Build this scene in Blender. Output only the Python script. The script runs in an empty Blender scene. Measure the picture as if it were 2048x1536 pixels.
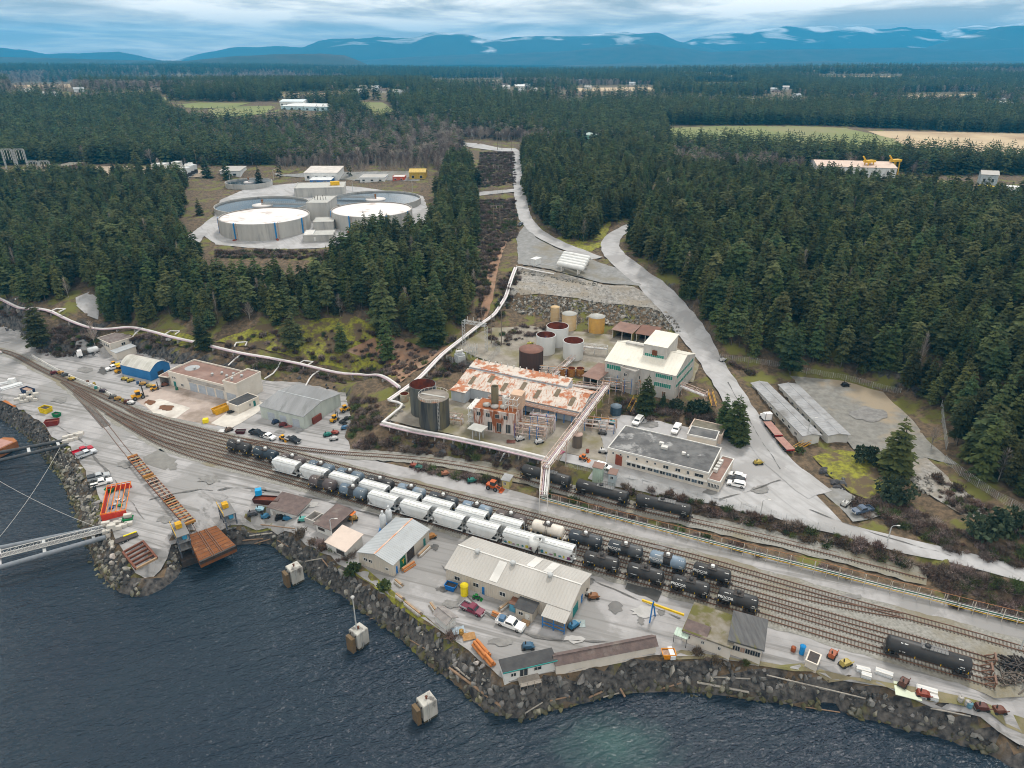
import bpy,bmesh,math,random
import numpy as np
from mathutils import Vector,Matrix,noise as mnoise
from mathutils.geometry import delaunay_2d_cdt
R_=math.radians
random.seed(7);rng=np.random.default_rng(7)
SC=bpy.context.scene
COL=SC.collection
# ------------------------------------------------------------------ camera
FPX,HZ,HC=1380.0,122.0,112.0
PIT=math.atan((768-HZ)/FPX)
CP,SP=math.cos(PIT),math.sin(PIT)
cam=bpy.data.cameras.new('camera');camo=bpy.data.objects.new('camera',cam);COL.objects.link(camo)
camo.location=(0,0,HC);camo.rotation_euler=(math.pi/2-PIT,0,0)
cam.sensor_width=36.0;cam.lens=36.0*FPX/2048.0;cam.clip_start=1.0;cam.clip_end=90000
SC.camera=camo
# ------------------------------------------------------------------ sky, sun, exposure
SUN_EL,SUN_AZ=R_(56),R_(24)
W=bpy.data.worlds.new('World');SC.world=W;W.use_nodes=True
nt=W.node_tree;nt.nodes.clear();N=nt.nodes.new;L=nt.links.new
sky=N('ShaderNodeTexSky');sky.sky_type='NISHITA';sky.sun_disc=False
sky.sun_elevation=SUN_EL;sky.sun_rotation=SUN_AZ
tc=N('ShaderNodeTexCoord');sep=N('ShaderNodeSeparateXYZ');L(tc.outputs['Generated'],sep.inputs[0])
zz=N('ShaderNodeMath');zz.operation='MAXIMUM';zz.inputs[1].default_value=0.0;L(sep.outputs['Z'],zz.inputs[0])
zp=N('ShaderNodeMath');zp.operation='ADD';zp.inputs[1].default_value=0.06;L(zz.outputs[0],zp.inputs[0])
inv=N('ShaderNodeMath');inv.operation='DIVIDE';inv.inputs[0].default_value=1.0;L(zp.outputs[0],inv.inputs[1])
pr=N('ShaderNodeVectorMath');pr.operation='SCALE';L(tc.outputs['Generated'],pr.inputs[0]);L(inv.outputs[0],pr.inputs['Scale'])
flat=N('ShaderNodeVectorMath');flat.operation='MULTIPLY';flat.inputs[1].default_value=(1,.75,0);L(pr.outputs[0],flat.inputs[0])
cn=N('ShaderNodeTexNoise');cn.inputs['Scale'].default_value=0.55;cn.inputs['Detail'].default_value=8;cn.inputs['Roughness'].default_value=.58
cn.inputs['Distortion'].default_value=.35;L(flat.outputs[0],cn.inputs['Vector'])
cr=N('ShaderNodeValToRGB');L(cn.outputs['Fac'],cr.inputs[0])
E_=cr.color_ramp.elements;E_[0].position=.40;E_[0].color=(.30,.315,.325,1);E_[1].position=.585;E_[1].color=(2.1,1.92,1.7,1)
e=cr.color_ramp.elements.new(.47);e.color=(.86,.82,.75,1)
hz=N('ShaderNodeMapRange');hz.inputs['From Min'].default_value=0.0;hz.inputs['From Max'].default_value=.13
hz.inputs['To Min'].default_value=.6;hz.inputs['To Max'].default_value=0.0;L(zz.outputs[0],hz.inputs['Value'])
hm=N('ShaderNodeMix');hm.data_type='RGBA';L(hz.outputs[0],hm.inputs['Factor']);L(cr.outputs[0],hm.inputs['A']);hm.inputs['B'].default_value=(1.75,1.4,1.08,1)
cs=N('ShaderNodeVectorMath');cs.operation='SCALE';cs.inputs['Scale'].default_value=9.0;L(hm.outputs['Result'],cs.inputs[0])
cm=N('ShaderNodeMix');cm.data_type='RGBA';cm.inputs['Factor'].default_value=.93;L(sky.outputs[0],cm.inputs['A']);L(cs.outputs[0],cm.inputs['B'])
bg=N('ShaderNodeBackground');bg.inputs['Strength'].default_value=0.14;L(cm.outputs['Result'],bg.inputs['Color'])
wo=N('ShaderNodeOutputWorld');L(bg.outputs[0],wo.inputs['Surface'])
sun=bpy.data.lights.new('sun','SUN');sun.energy=2.8;sun.angle=R_(10);sun.color=(1,.95,.88)
suno=bpy.data.objects.new('sun',sun);COL.objects.link(suno)
suno.rotation_euler=(math.pi/2-SUN_EL,0,math.pi-SUN_AZ)
SC.view_settings.view_transform='Standard';SC.view_settings.look='None';SC.view_settings.gamma=1
SC.view_settings.exposure=-0.1;SC.view_settings.use_curve_mapping=False
SC.render.engine='CYCLES'
cy=SC.cycles;cy.use_denoising=True;cy.max_bounces=5;cy.diffuse_bounces=2;cy.glossy_bounces=2
cy.transmission_bounces=2;cy.volume_bounces=0;cy.transparent_max_bounces=4;cy.use_adaptive_sampling=True
cy.filter_width=1.05;cy.caustics_reflective=False;cy.caustics_refractive=False
# ------------------------------------------------------------------ photo measurement helpers (used to survey the place)
def ray(u,v):
 x=(u-1024)/FPX;y=-(v-768)/FPX
 return np.array([x,CP+SP*y,-SP+CP*y])
def P(u,v,z):
 d=ray(u,v);t=(z-HC)/d[2]
 return np.array([d[0]*t,d[1]*t,z])
def proj(x,y,z):
 dz=z-HC;dep=y*CP-dz*SP;up=y*SP+dz*CP
 return 1024+FPX*x/dep,768-FPX*up/dep
def depth(x,y,z):return y*CP-(z-HC)*SP
def zat(x,y,v):
 k=(768-v)/FPX
 return HC+(k*y*CP-y*SP)/(CP+k*SP)
# ------------------------------------------------------------------ materials
MATS={}
def mat(name,c,c2=None,rough=.8,scale=.3,detail=6,lo=.35,hi=.65,metal=0,bump=0,bscale=8,c3=None,s3=.05,lo3=.5,hi3=.7,stretch=None,spec=.35,rnd=0,streak=None,alpha=None,emit=None):
 if name in MATS:return MATS[name]
 m=bpy.data.materials.new(name);m.use_nodes=True;nt=m.node_tree;b=nt.nodes['Principled BSDF']
 b.inputs['Roughness'].default_value=rough;b.inputs['Metallic'].default_value=metal;b.inputs['Specular IOR Level'].default_value=spec
 c=(*c,1);b.inputs['Base Color'].default_value=c
 N=nt.nodes.new;L=nt.links.new
 g=N('ShaderNodeNewGeometry');vec=g.outputs['Position']
 if stretch:
  sm=N('ShaderNodeVectorMath');sm.operation='MULTIPLY';sm.inputs[1].default_value=stretch;L(vec,sm.inputs[0]);vec=sm.outputs[0]
 out=None
 def nz(s,d=detail):
  n=N('ShaderNodeTexNoise');n.inputs['Scale'].default_value=s;n.inputs['Detail'].default_value=d;n.inputs['Roughness'].default_value=.6;L(vec,n.inputs['Vector']);return n.outputs['Fac']
 def mixc(fac,lo,hi,A,B):
  mr=N('ShaderNodeMapRange');mr.inputs['From Min'].default_value=lo;mr.inputs['From Max'].default_value=hi;L(fac,mr.inputs['Value'])
  mx=N('ShaderNodeMix');mx.data_type='RGBA';L(mr.outputs[0],mx.inputs['Factor'])
  for k,X in(('A',A),('B',B)):
   if isinstance(X,tuple):mx.inputs[k].default_value=X
   else:L(X,mx.inputs[k])
  return mx.outputs['Result']
 if c2 is None:c2=tuple(max(0,q*.78)for q in c[:3])
 out=mixc(nz(scale),lo,hi,c,(*c2,1))
 if c3 is not None:out=mixc(nz(s3,8),lo3,hi3,out,(*c3,1))
 if streak:
  ang,sx,sy,sc_,slo,shi=streak;mp=N('ShaderNodeMapping');mp.vector_type='TEXTURE';mp.inputs['Rotation'].default_value=(0,0,ang);L(g.outputs['Position'],mp.inputs['Vector']);v2=N('ShaderNodeVectorMath');v2.operation='MULTIPLY';v2.inputs[1].default_value=(sx,sy,1);L(mp.outputs[0],v2.inputs[0])
  n2=N('ShaderNodeTexNoise');n2.inputs['Scale'].default_value=1.0;n2.inputs['Detail'].default_value=6;n2.inputs['Distortion'].default_value=.6;L(v2.outputs[0],n2.inputs['Vector']);out=mixc(n2.outputs['Fac'],slo,shi,out,(*sc_,1))
 if rnd:
  oi=N('ShaderNodeObjectInfo');hs=N('ShaderNodeHueSaturation')
  mr=N('ShaderNodeMapRange');mr.inputs['To Min'].default_value=1-rnd;mr.inputs['To Max'].default_value=1+rnd;L(oi.outputs['Random'],mr.inputs['Value']);L(mr.outputs[0],hs.inputs['Value'])
  ml=N('ShaderNodeMath');ml.operation='MULTIPLY';ml.inputs[1].default_value=7.31;L(oi.outputs['Random'],ml.inputs[0])
  fr=N('ShaderNodeMath');fr.operation='FRACT';L(ml.outputs[0],fr.inputs[0])
  m2=N('ShaderNodeMapRange');m2.inputs['To Min'].default_value=.5-rnd*.06;m2.inputs['To Max'].default_value=.5+rnd*.06;L(fr.outputs[0],m2.inputs['Value']);L(m2.outputs[0],hs.inputs['Hue'])
  L(out,hs.inputs['Color']);out=hs.outputs[0]
 L(out,b.inputs['Base Color'])
 if bump:
  bn=N('ShaderNodeBump');bn.inputs['Strength'].default_value=bump;bn.inputs['Distance'].default_value=.1
  L(nz(bscale,4),bn.inputs['Height']);L(bn.outputs[0],b.inputs['Normal'])
 if emit:b.inputs['Emission Color'].default_value=(*c[:3],1);b.inputs['Emission Strength'].default_value=emit
 MATS[name]=m;return m
def col(h,k=1.0):
 return tuple(((int(h[i:i+2],16)/255)**2.2)*k for i in(0,2,4))
def paint(h,rough=.55,dirt=.55,k=1.0):
 c=col(h,k);key=f'paint_{h}_{rough}_{dirt}'
 return mat(key,c,tuple(q*dirt for q in c),rough=rough,scale=.9,lo=.42,hi=.8,c3=tuple(q*.8+.02 for q in c),s3=.12)
# ------------------------------------------------------------------ mesh builder
class MB:
 def __init__(s):s.v=[];s.f=[];s.sm=[];s.mi=[];s.cm=0
 def add(s,vs,fs,smooth=False):
  o=len(s.v);s.v+=[tuple(p)for p in vs]
  for q in fs:s.f.append([i+o for i in q]);s.sm.append(smooth);s.mi.append(s.cm)
  return s
 def box(s,x0,x1,y0,y1,z0,z1,M=None):
  vs=[(x,y,z)for z in(z0,z1)for y in(y0,y1)for x in(x0,x1)]
  if M is not None:vs=[M@Vector(p)for p in vs]
  return s.add(vs,[(0,2,3,1),(4,5,7,6),(0,1,5,4),(2,6,7,3),(0,4,6,2),(1,3,7,5)])
 def bar(s,a,b,w=.2,h=None,up=(0,0,1)):
  a=Vector(a);b=Vector(b);d=(b-a);ln=d.length
  if ln<1e-6:return s
  d/=ln;u=Vector(up)
  if abs(d.dot(u))>.95:u=Vector((1,0,0))
  sx=d.cross(u).normalized();sy=sx.cross(d);h=h or w
  vs=[p+sx*i*w/2+sy*j*h/2 for p in(a,b)for i,j in((-1,-1),(1,-1),(1,1),(-1,1))]
  return s.add(vs,[(3,2,1,0),(4,5,6,7),(0,1,5,4),(1,2,6,5),(2,3,7,6),(3,0,4,7)])
 def cyl(s,a,b,r,r2=None,n=10,caps=True):
  a=Vector(a);b=Vector(b);d=(b-a).normalized();u=Vector((0,0,1))if abs(d.z)<.95 else Vector((1,0,0))
  sx=d.cross(u).normalized();sy=d.cross(sx);r2=r if r2 is None else r2
  vs=[p+(sx*math.cos(k*2*math.pi/n)+sy*math.sin(k*2*math.pi/n))*q for p,q in((a,r),(b,r2))for k in range(n)]
  s.add(vs,[(k,(k+1)%n,n+(k+1)%n,n+k)for k in range(n)],True)
  if caps:
   s.add(vs,[tuple(range(n-1,-1,-1)),tuple(range(n,2*n))])
  return s
 def tube(s,pts,r,n=8):
  pts=[Vector(p)for p in pts];rings=[]
  for i,p in enumerate(pts):
   d=(pts[min(i+1,len(pts)-1)]-pts[max(i-1,0)]).normalized()
   u=Vector((0,0,1))if abs(d.z)<.95 else Vector((1,0,0));sx=d.cross(u).normalized();sy=d.cross(sx)
   rings+=[p+(sx*math.cos(k*2*math.pi/n)+sy*math.sin(k*2*math.pi/n))*r for k in range(n)]
  m=len(pts)
  s.add(rings,[(i*n+k,i*n+(k+1)%n,(i+1)*n+(k+1)%n,(i+1)*n+k)for i in range(m-1)for k in range(n)],True)
  s.add(rings,[tuple(range(n-1,-1,-1)),tuple(range((m-1)*n,m*n))]);return s
 def lathe(s,prof,n=24,c=(0,0),smooth=True,axis='z'):
  vs=[]
  for r,z in prof:
   for k in range(n):
    a=2*math.pi*k/n;p=(c[0]+r*math.cos(a),c[1]+r*math.sin(a),z)
    if axis=='x':p=(z,r*math.cos(a)+c[0],r*math.sin(a)+c[1])
    vs.append(p)
  m=len(prof);fl=1 if axis=='x' else 0
  fs=[(i*n+k,i*n+(k+1)%n,(i+1)*n+(k+1)%n,(i+1)*n+k)for i in range(m-1)for k in range(n)]
  return s.add(vs,fs,smooth)
 def prism(s,poly,z0,z1):
  n=len(poly);vs=[(x,y,z0)for x,y in poly]+[(x,y,z1)for x,y in poly]
  return s.add(vs,[tuple(range(n-1,-1,-1)),tuple(range(n,2*n))]+[(k,(k+1)%n,n+(k+1)%n,n+k)for k in range(n)])
 def xprism(s,prof,y0,y1):
  n=len(prof);vs=[(x,y0,z)for x,z in prof]+[(x,y1,z)for x,z in prof]
  return s.add(vs,[tuple(range(n)),tuple(range(2*n-1,n-1,-1))]+[(k,n+k,n+(k+1)%n,(k+1)%n)for k in range(n)])
 def yprism(s,prof,x0,x1):
  n=len(prof);vs=[(x0,y,z)for y,z in prof]+[(x1,y,z)for y,z in prof]
  return s.add(vs,[tuple(range(n-1,-1,-1)),tuple(range(n,2*n))]+[(k,(k+1)%n,n+(k+1)%n,n+k)for k in range(n)])
 def mesh(s,name,m):
  me=bpy.data.meshes.new(name);me.from_pydata(s.v,[],s.f)
  for x in(m if isinstance(m,(list,tuple))else[m]):me.materials.append(x)
  me.polygons.foreach_set('use_smooth',s.sm);me.polygons.foreach_set('material_index',s.mi);me.update();return me
 def build(s,name,m,parent=None,**kw):
  return obj(name,s.mesh(name,m),parent,**kw)
def obj(name,data,parent=None,label=None,cat=None,group=None,kind=None,loc=None,rz=None):
 o=bpy.data.objects.new(name,data);COL.objects.link(o)
 if parent is not None:o.parent=parent
 if loc is not None:o.location=loc
 if rz is not None:o.rotation_euler=(0,0,rz)
 return tag(o,label,cat,group,kind)
def tag(o,label=None,cat=None,group=None,kind=None):
 for k,v in(('label',label),('category',cat),('group',group),('kind',kind)):
  if v:o[k]=v
 return o
def thing(name,label,cat,loc=(0,0,0),rz=0,group=None):
 o=bpy.data.objects.new(name,None);COL.objects.link(o);o.empty_display_size=.5
 o.location=loc;o.rotation_euler=(0,0,rz);return tag(o,label,cat,group)
def dup(o,parent=None):
 c=o.copy();COL.objects.link(c)
 if parent is not None:c.parent=parent
 for ch in o.children:dup(ch,c)
 return c
# ------------------------------------------------------------------ terrain: surveyed break lines -> TIN -> height grid
WATER=[(-400,690),(-120,770),(0,829),(27,848),(51,866),(73,884),(97,917),(115,940),(133,975),(150,1013),(159,1035),(164,1059),(173,1079),(184,1099),(193,1126),(208,1150),(235,1176),(257,1187),(281,1185),(310,1170),(336,1152),(354,1137),(362,1120),(380,1106),(430,1090),(465,1085),(498,1080),(553,1085),(563,1097),(585,1115),(610,1130),(632,1154),(659,1172),(696,1187),(714,1209),(748,1231),(786,1257),(811,1278),(828,1292),(860,1327),(900,1352),(934,1381),(966,1411),(1000,1428),(1048,1446),(1073,1424),(1110,1412),(1147,1406),(1177,1396),(1206,1385),(1256,1379),(1313,1378),(1366,1377),(1440,1387),(1513,1394),(1586,1405),(1640,1415),(1697,1427),(1751,1434),(1805,1451),(1854,1456),(1903,1473),(1976,1498),(2048,1515),(2200,1560),(2500,1650)]
CREST=[(-400,665),(-120,745),(0,800),(30,812),(50,827),(72,838),(87,854),(94,868),(111,882),(137,895),(153,918),(166,948),(184,979),(199,1010),(206,1037),(221,1072),(239,1101),(250,1123),(261,1139),(281,1146),(305,1132),(328,1110),(347,1084),(355,1072),(385,1062),(431,1050),(449,1041),(478,1042),(538,1044),(563,1053),(577,1065),(600,1083),(624,1097),(662,1117),(691,1135),(716,1152),(746,1172),(765,1187),(798,1206),(832,1226),(845,1246),(865,1257),(900,1276),(932,1300),(950,1315),(966,1330),(981,1347),(994,1364),(1033,1371),(1078,1352),(1107,1347),(1182,1337),(1256,1322),(1318,1314),(1366,1314),(1440,1319),(1515,1331),(1586,1341),(1638,1346),(1707,1361),(1768,1375),(1805,1390),(1854,1405),(1903,1414),(1976,1441),(2048,1468),(2200,1515),(2500,1610)]
YZ=6.0
def inpoly(x,y,poly):
 x=np.asarray(x,float);y=np.asarray(y,float);r=np.zeros(x.shape,bool);n=len(poly)
 for i in range(n):
  x0,y0=poly[i][:2];x1,y1=poly[i-1][:2]
  if y0==y1:continue
  c=((y0>y)!=(y1>y))&(x<(x1-x0)*(y-y0)/(y1-y0)+x0);r ^=c
 return r
def smooth_line(pts,step,it=3):
 p=np.array(pts,float)
 d=np.r_[0,np.cumsum(np.linalg.norm(np.diff(p[:,:2],axis=0),axis=1))];n=max(2,int(d[-1]/step));s=np.linspace(0,d[-1],n+1)
 q=np.stack([np.interp(s,d,p[:,k])for k in range(p.shape[1])],1)
 for _ in range(it):
  q[1:-1]=(q[:-2]+2*q[1:-1]+q[2:])/4
 return q
def offs(q,w):
 d=np.gradient(q[:,:2],axis=0);d/=np.linalg.norm(d,axis=1)[:,None]
 return np.c_[q[:,0]-d[:,1]*w,q[:,1]+d[:,0]*w]
BL=[]
def zm(z):return float(np.interp(z,(11.9,13,16.5,19,22,25,28),(9.7,10.7,13.5,16,20,24.3,28)))if 11.9<=z<=28 else z
def bl(pts,z=None):BL.append([P(u,v,zm(z if z is not None else q[0]))for u,v,*q in pts])
bl(WATER,0.0);bl(CREST,YZ)
bl([(-400,600,7),(-150,630,7),(0,655,7),(40,668,6.6),(75,703,6.3),(150,716,6.2),(190,692,6.2),(260,700,6.2),(340,728,6.2),(420,748,6.2),(530,762,6.2),(600,765,6.2),(692,792,6.1),(703,840,6.1),(690,875,6.1),(702,894,6.1),(760,903,6.2),(850,909,6.3),(919,918,6.5),(1000,932,6.7),(1050,944,6.9)])
bl([(1050,944,6.9),(1100,957,7),(1200,980,7),(1385,1025,7.2),(1540,1062,7.4),(1664,1096,7.5),(1823,1134,7.5),(1880,1158,7.6),(2048,1205,7.8),(2300,1270,8),(2600,1345,8)])
FT=BL[2];fu=[proj(*p)[0]for p in FT[:11]];fy=[p[1]for p in FT[:11]]
def over(pts,dy,cap):
 o=[]
 for u,v in pts:
  y=float(np.interp(u,fu,fy))+dy;z=min(cap,zat(0,y,v));o.append(P(u,v,z))
 return o
BL.append(over([(-400,560),(-150,602),(0,632),(40,640),(85,660),(150,664),(190,664),(230,666),(330,692),(420,716),(520,736),(600,747),(690,770)],3.0,16))
bl([(690,770,9.6),(728,792,12),(752,825,12.6),(765,845,13.3),(800,853,13),(900,871,13),(1000,897,13),(1050,908,13),(1110,924,13),(1200,947,12.7),(1250,957,12.6),(1440,1004,12.3),(1600,1046,12.1),(1760,1089,12),(1900,1128,12),(2048,1167,12),(2300,1232,12),(2600,1306,12)])
BL.append(over([(-400,540),(-150,565),(0,588),(70,612),(130,625),(260,654),(340,671),(430,690),(560,717),(640,737),(720,757)],12,19))
bl([(795,772,17),(833,752,17),(880,709,17.5),(935,666,19),(965,642,20),(990,620,22),(1012,575,25.5),(1030,530,28)])
bl([(-300,650,6),(-60,690,6),(0,699,6),(56,723,6),(117,754,6),(193,785,6),(268,821,6),(364,850,6),(521,887,6),(715,942,6),(970,1004,6),(1205,1066,6),(1542,1157,6),(1773,1222,6),(2048,1298,6),(2300,1372,6)])
bl([(150,800,6),(312,893,6),(439,932,6),(616,979,6),(940,1074,6),(1320,1180,6),(1720,1298,6),(1990,1378,6),(2300,1480,6)])
# lower plant terrace
bl([(780,800,13.4),(765,845,13.3)]);bl([(820,775,14),(800,800,13.3),(860,840,13),(930,860,13),(1060,890,13),(1180,925,13)])
bl([(850,760,14.2),(920,750,14),(1000,768,13.6),(1100,790,13.4),(1185,815,13.2),(1230,826,13),(1330,846,13),(1440,866,13)])
bl([(850,735,17),(900,716,17),(960,726,17),(1060,752,16.8),(1120,770,16.4),(1200,788,16.2),(1240,792,16.2),(1347,800,16.4),(1415,812,16.2),(1435,825,15)])
bl([(905,690,17.3),(985,700,17.2),(1060,745,17),(1150,724,17.2),(1210,730,17),(1375,770,16.6),(1400,740,17)])
bl([(1000,640,19.5),(1060,650,18.8),(1100,668,18.3),(1330,682,18.3),(1362,690,18.2)])
bl([(1003,616,20.5),(1040,626,19.8),(1100,641,19.2),(1190,655,18.8),(1300,653,19),(1368,668,18.8)])
bl([(1012,592,23.2),(1080,586,24),(1140,594,24),(1200,604,23.5),(1300,614,22.6),(1336,626,21.4)])
bl([(1038,545,26.4),(1100,552,26),(1200,574,25.4),(1290,592,24)])
bl([(1036,527,28),(1100,538,28),(1205,565,27.5),(1262,572,26.5)])
bl([(1032,472,29.6),(1100,500,29),(1190,515,28.5)])
RD_MAIN=[(1640,990,12.3),(1560,935,13),(1500,848,14.5),(1442,752,16.8),(1400,690,18.8),(1350,618,22.5),(1290,566,26.5),(1237,522,29),(1217,496,30.3),(1222,476,31.2),(1248,459,32.2),(1285,447,33)]
RD_FAR=[(1195,517,28.8),(1130,495,29.3),(1080,470,30.3),(1050,440,31.8),(1041,400,33.8),(1036,360,36),(1033,330,38),(1031,303,40)]
RD_LOW=[(1180,937,13),(1300,965,12.8),(1420,991,12.7),(1560,1022,12.4),(1700,1062,12.1),(1850,1101,12),(2048,1150,12),(2300,1212,12),(2600,1285,12)]
for r in(RD_MAIN,RD_FAR,RD_LOW):bl(r)
bl([(1450,715,18),(1520,752,16),(1590,830,14.4),(1625,892,13.5),(1660,960,12.6),(1705,1020,12.2),(1740,1058,12.1)])
bl([(1470,712,18.4),(1560,720,18.6),(1700,752,17),(1800,790,15.5),(1880,860,14.8),(1905,925,15),(2048,990,17.5),(2300,1040,20)])
bl([(1700,872,14.2),(1800,905,14),(1900,960,14.5)]);bl([(1840,1000,13.2),(1990,1080,14.5)]);bl([(1720,945,14.6),(1760,1000,13.6)])
# woods and hill
bl([(330,470,27.5),(430,506,26.5),(640,508,26.5),(840,480,27)])
bl([(352,440,29.5),(380,490,28.5),(430,493,30),(540,500,30),(640,496,30),(840,470,30),(868,420,30),(850,385,30.5),(700,362,31),(560,350,31.5),(430,360,31),(385,400,30.5)])
bl([(20,540,25),(200,570,24.5),(400,580,24.5),(600,590,25),(800,590,25),(880,610,23)])
bl([(0,350,36),(250,350,36),(380,348,35),(600,338,34.5),(860,345,35),(960,330,38)])
bl([(1060,330,39.5),(1200,400,38),(1300,420,37.5),(1300,530,31),(1400,560,31),(1460,650,24),(1700,650,26),(2048,800,24)])
bl([(1700,480,38),(2048,560,36)])
for(x,y,z)in((-900,60,-8),(-300,40,-8),(0,30,-8),(250,40,-8),(500,30,-8),(900,60,-8),(-900,380,20),(-900,700,38),(900,330,24),(900,700,38),(-900,1400,42),(0,1400,46),(900,1400,40),(0,900,44),(500,800,35),(-450,800,42),(-300,120,-8),(-600,200,-6),(-110,100,-8),(60,95,-8)):
 BL.append([np.array((x,y,z),float)])
wl_=smooth_line([P(u,v,0)for u,v in WATER],5,0)
land_=[tuple(q[:2])for q in wl_]+[(900,900),(-900,900)]
for w_,z_ in((-3.5,-2.2),(-9,-5)):
 for p in offs(wl_,w_):
  if np.min(np.linalg.norm(wl_[:,:2]-p,axis=1))>-w_*.8 and not inpoly(p[0],p[1],land_):BL.append([np.array((p[0],p[1],z_))])
for u,v in((430,1130),(500,1130),(480,1110),(540,1120),(420,1160),(560,1160),(330,1220),(640,1220),(1040,1500),(1000,1480)):
 q=P(u,v,-5.0)
 if not inpoly(q[0],q[1],land_):BL.append([q])
vs,es,zs=[],[],[]
for line in BL:
 for i,p in enumerate(line):
  vs.append(Vector((p[0],p[1])));zs.append(p[2])
  if i:es.append((len(vs)-2,len(vs)-1))
ov,oe,of,ovo,oeo,ofo=delaunay_2d_cdt(vs,es,[],0,1e-3)
oz=[]
for i,src in enumerate(ovo):
 if src:oz.append(zs[src[0]])
 else:
  d=[((ov[i]-q).length,zz_)for q,zz_ in zip(vs,zs)];d.sort();oz.append((d[0][1]+d[1][1])/2)
GX0,GY0,GS,GNX,GNY=-900.0,30.0,1.5,1200,914
HG=np.full((GNY,GNX),-8.0)
for t in of:
 a,b,c=(ov[k]for k in t[:3]);za,zb,zc=(oz[k]for k in t[:3])
 x0=max(0,int((min(a.x,b.x,c.x)-GX0)/GS));x1=min(GNX-1,int((max(a.x,b.x,c.x)-GX0)/GS)+1)
 y0=max(0,int((min(a.y,b.y,c.y)-GY0)/GS));y1=min(GNY-1,int((max(a.y,b.y,c.y)-GY0)/GS)+1)
 if x1<x0 or y1<y0:continue
 X,Y=np.meshgrid(GX0+GS*np.arange(x0,x1+1),GY0+GS*np.arange(y0,y1+1))
 det=(b.y-c.y)*(a.x-c.x)+(c.x-b.x)*(a.y-c.y)
 if abs(det)<1e-9:continue
 l1=((b.y-c.y)*(X-c.x)+(c.x-b.x)*(Y-c.y))/det;l2=((c.y-a.y)*(X-c.x)+(a.x-c.x)*(Y-c.y))/det;l3=1-l1-l2
 ins=(l1>=-1e-6)&(l2>=-1e-6)&(l3>=-1e-6)
 HG[y0:y1+1,x0:x1+1][ins]=(l1*za+l2*zb+l3*zc)[ins]
def blur(A):
 B=np.pad(A,1,mode='edge');return(B[:-2,1:-1]+B[2:,1:-1]+B[1:-1,:-2]+B[1:-1,2:]+2*A)/6
HG=blur(HG)
FARSEED=[(.0011,.0007,1.3,14),(.0004,.0009,4.1,18),(.0019,-.0013,2.2,7),(.00021,.00033,.4,16)]
def farh(x,y):
 z=46+0*x
 for a,b,c,k in FARSEED:z=z+k*np.sin(a*x+c*1.7+1.3*np.sin(b*y+c))*np.sin(b*y*1.3+c)
 return z
def hgt(x,y):
 x=np.asarray(x,float);y=np.asarray(y,float)
 gx=np.clip((x-GX0)/GS,0,GNX-1.001);gy=np.clip((y-GY0)/GS,0,GNY-1.001)
 i=gx.astype(int);j=gy.astype(int);fx=gx-i;fy=gy-j
 h=(HG[j,i]*(1-fx)+HG[j,i+1]*fx)*(1-fy)+(HG[j+1,i]*(1-fx)+HG[j+1,i+1]*fx)*fy
 w=np.clip(np.maximum((np.abs(x)-480)/350,(y-700)/500),0,1);w=w*w*(3-2*w)
 w=np.where(y<150,0,w)
 return h*(1-w)+farh(x,y)*w
def G(u,v):
 d=ray(u,v);lo=None;t=60.0;step=4.0
 while t<12000:
  if HC+d[2]*t<float(hgt(d[0]*t,d[1]*t)):break
  lo=t;t+=step;step*=1.01
 a,b=(lo or t-4),t
 for _ in range(24):
  m=(a+b)/2
  if HC+d[2]*m<float(hgt(d[0]*m,d[1]*m)):b=m
  else:a=m
 t=b;return np.array([d[0]*t,d[1]*t,float(hgt(d[0]*t,d[1]*t))])
def ribbon(line,w0,w1=None,it=6,step=4.0):
 q=smooth_line(line,step,it);a=offs(q,w0);b=offs(q,-(w1 if w1 is not None else w0));return[tuple(p)for p in a]+[tuple(p)for p in b[::-1]]
SHEETS=[]
def sheet(name,poly,m,layer,label=None,kind='structure',grid=3.0,parent=None):
 """A paved or gravelled surface laid over the ground: polygon in metres, meshed finely enough to follow it."""
 n=len(poly);vs=[];
 dense=[]
 for i in range(n):
  a=np.array(poly[i][:2]);b=np.array(poly[(i+1)%n][:2]);k=max(1,int(np.linalg.norm(b-a)/grid))
  dense+=[tuple(a+(b-a)*j/k)for j in range(k)]
 rj=random.Random(n);dense=[(a+rj.uniform(-.33,.33),b+rj.uniform(-.33,.33))for a,b in dense]
 m_=len(dense);vs=[Vector(p)for p in dense];ed=[(i,(i+1)%m_)for i in range(m_)]
 xs=[p[0]for p in dense];ys=[p[1]for p in dense]
 X,Y=np.meshgrid(np.arange(min(xs),max(xs),grid),np.arange(min(ys),max(ys),grid));X=X.ravel();Y=Y.ravel();ins=inpoly(X,Y,dense)
 vs+=[Vector((a,b))for a,b in zip(X[ins],Y[ins])]
 v2,e2,f2,*_=delaunay_2d_cdt(vs,ed,[list(range(m_))],1,1e-3)
 A=np.array([(p.x,p.y)for p in v2]);z=hgt(A[:,0],A[:,1])+.05*layer
 me=bpy.data.meshes.new(name);me.from_pydata([(a[0],a[1],c)for a,c in zip(A,z)],[],[list(t)for t in f2]);me.materials.append(m);me.update()
 if me.polygons and sum(p.normal.z for p in me.polygons)<0:me.flip_normals()
 SHEETS.append(dense)
 o=obj(name,me,parent,kind=kind);
 if label:o['label']=label
 return o
def gp(pts):return[tuple(G(u,v)[:2])for u,v in pts]
def zp_(pts,z):return[tuple(P(u,v,z)[:2])for u,v in pts]
def zl(pts):return[P(u,v,zm(z))for u,v,z in pts]
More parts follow.
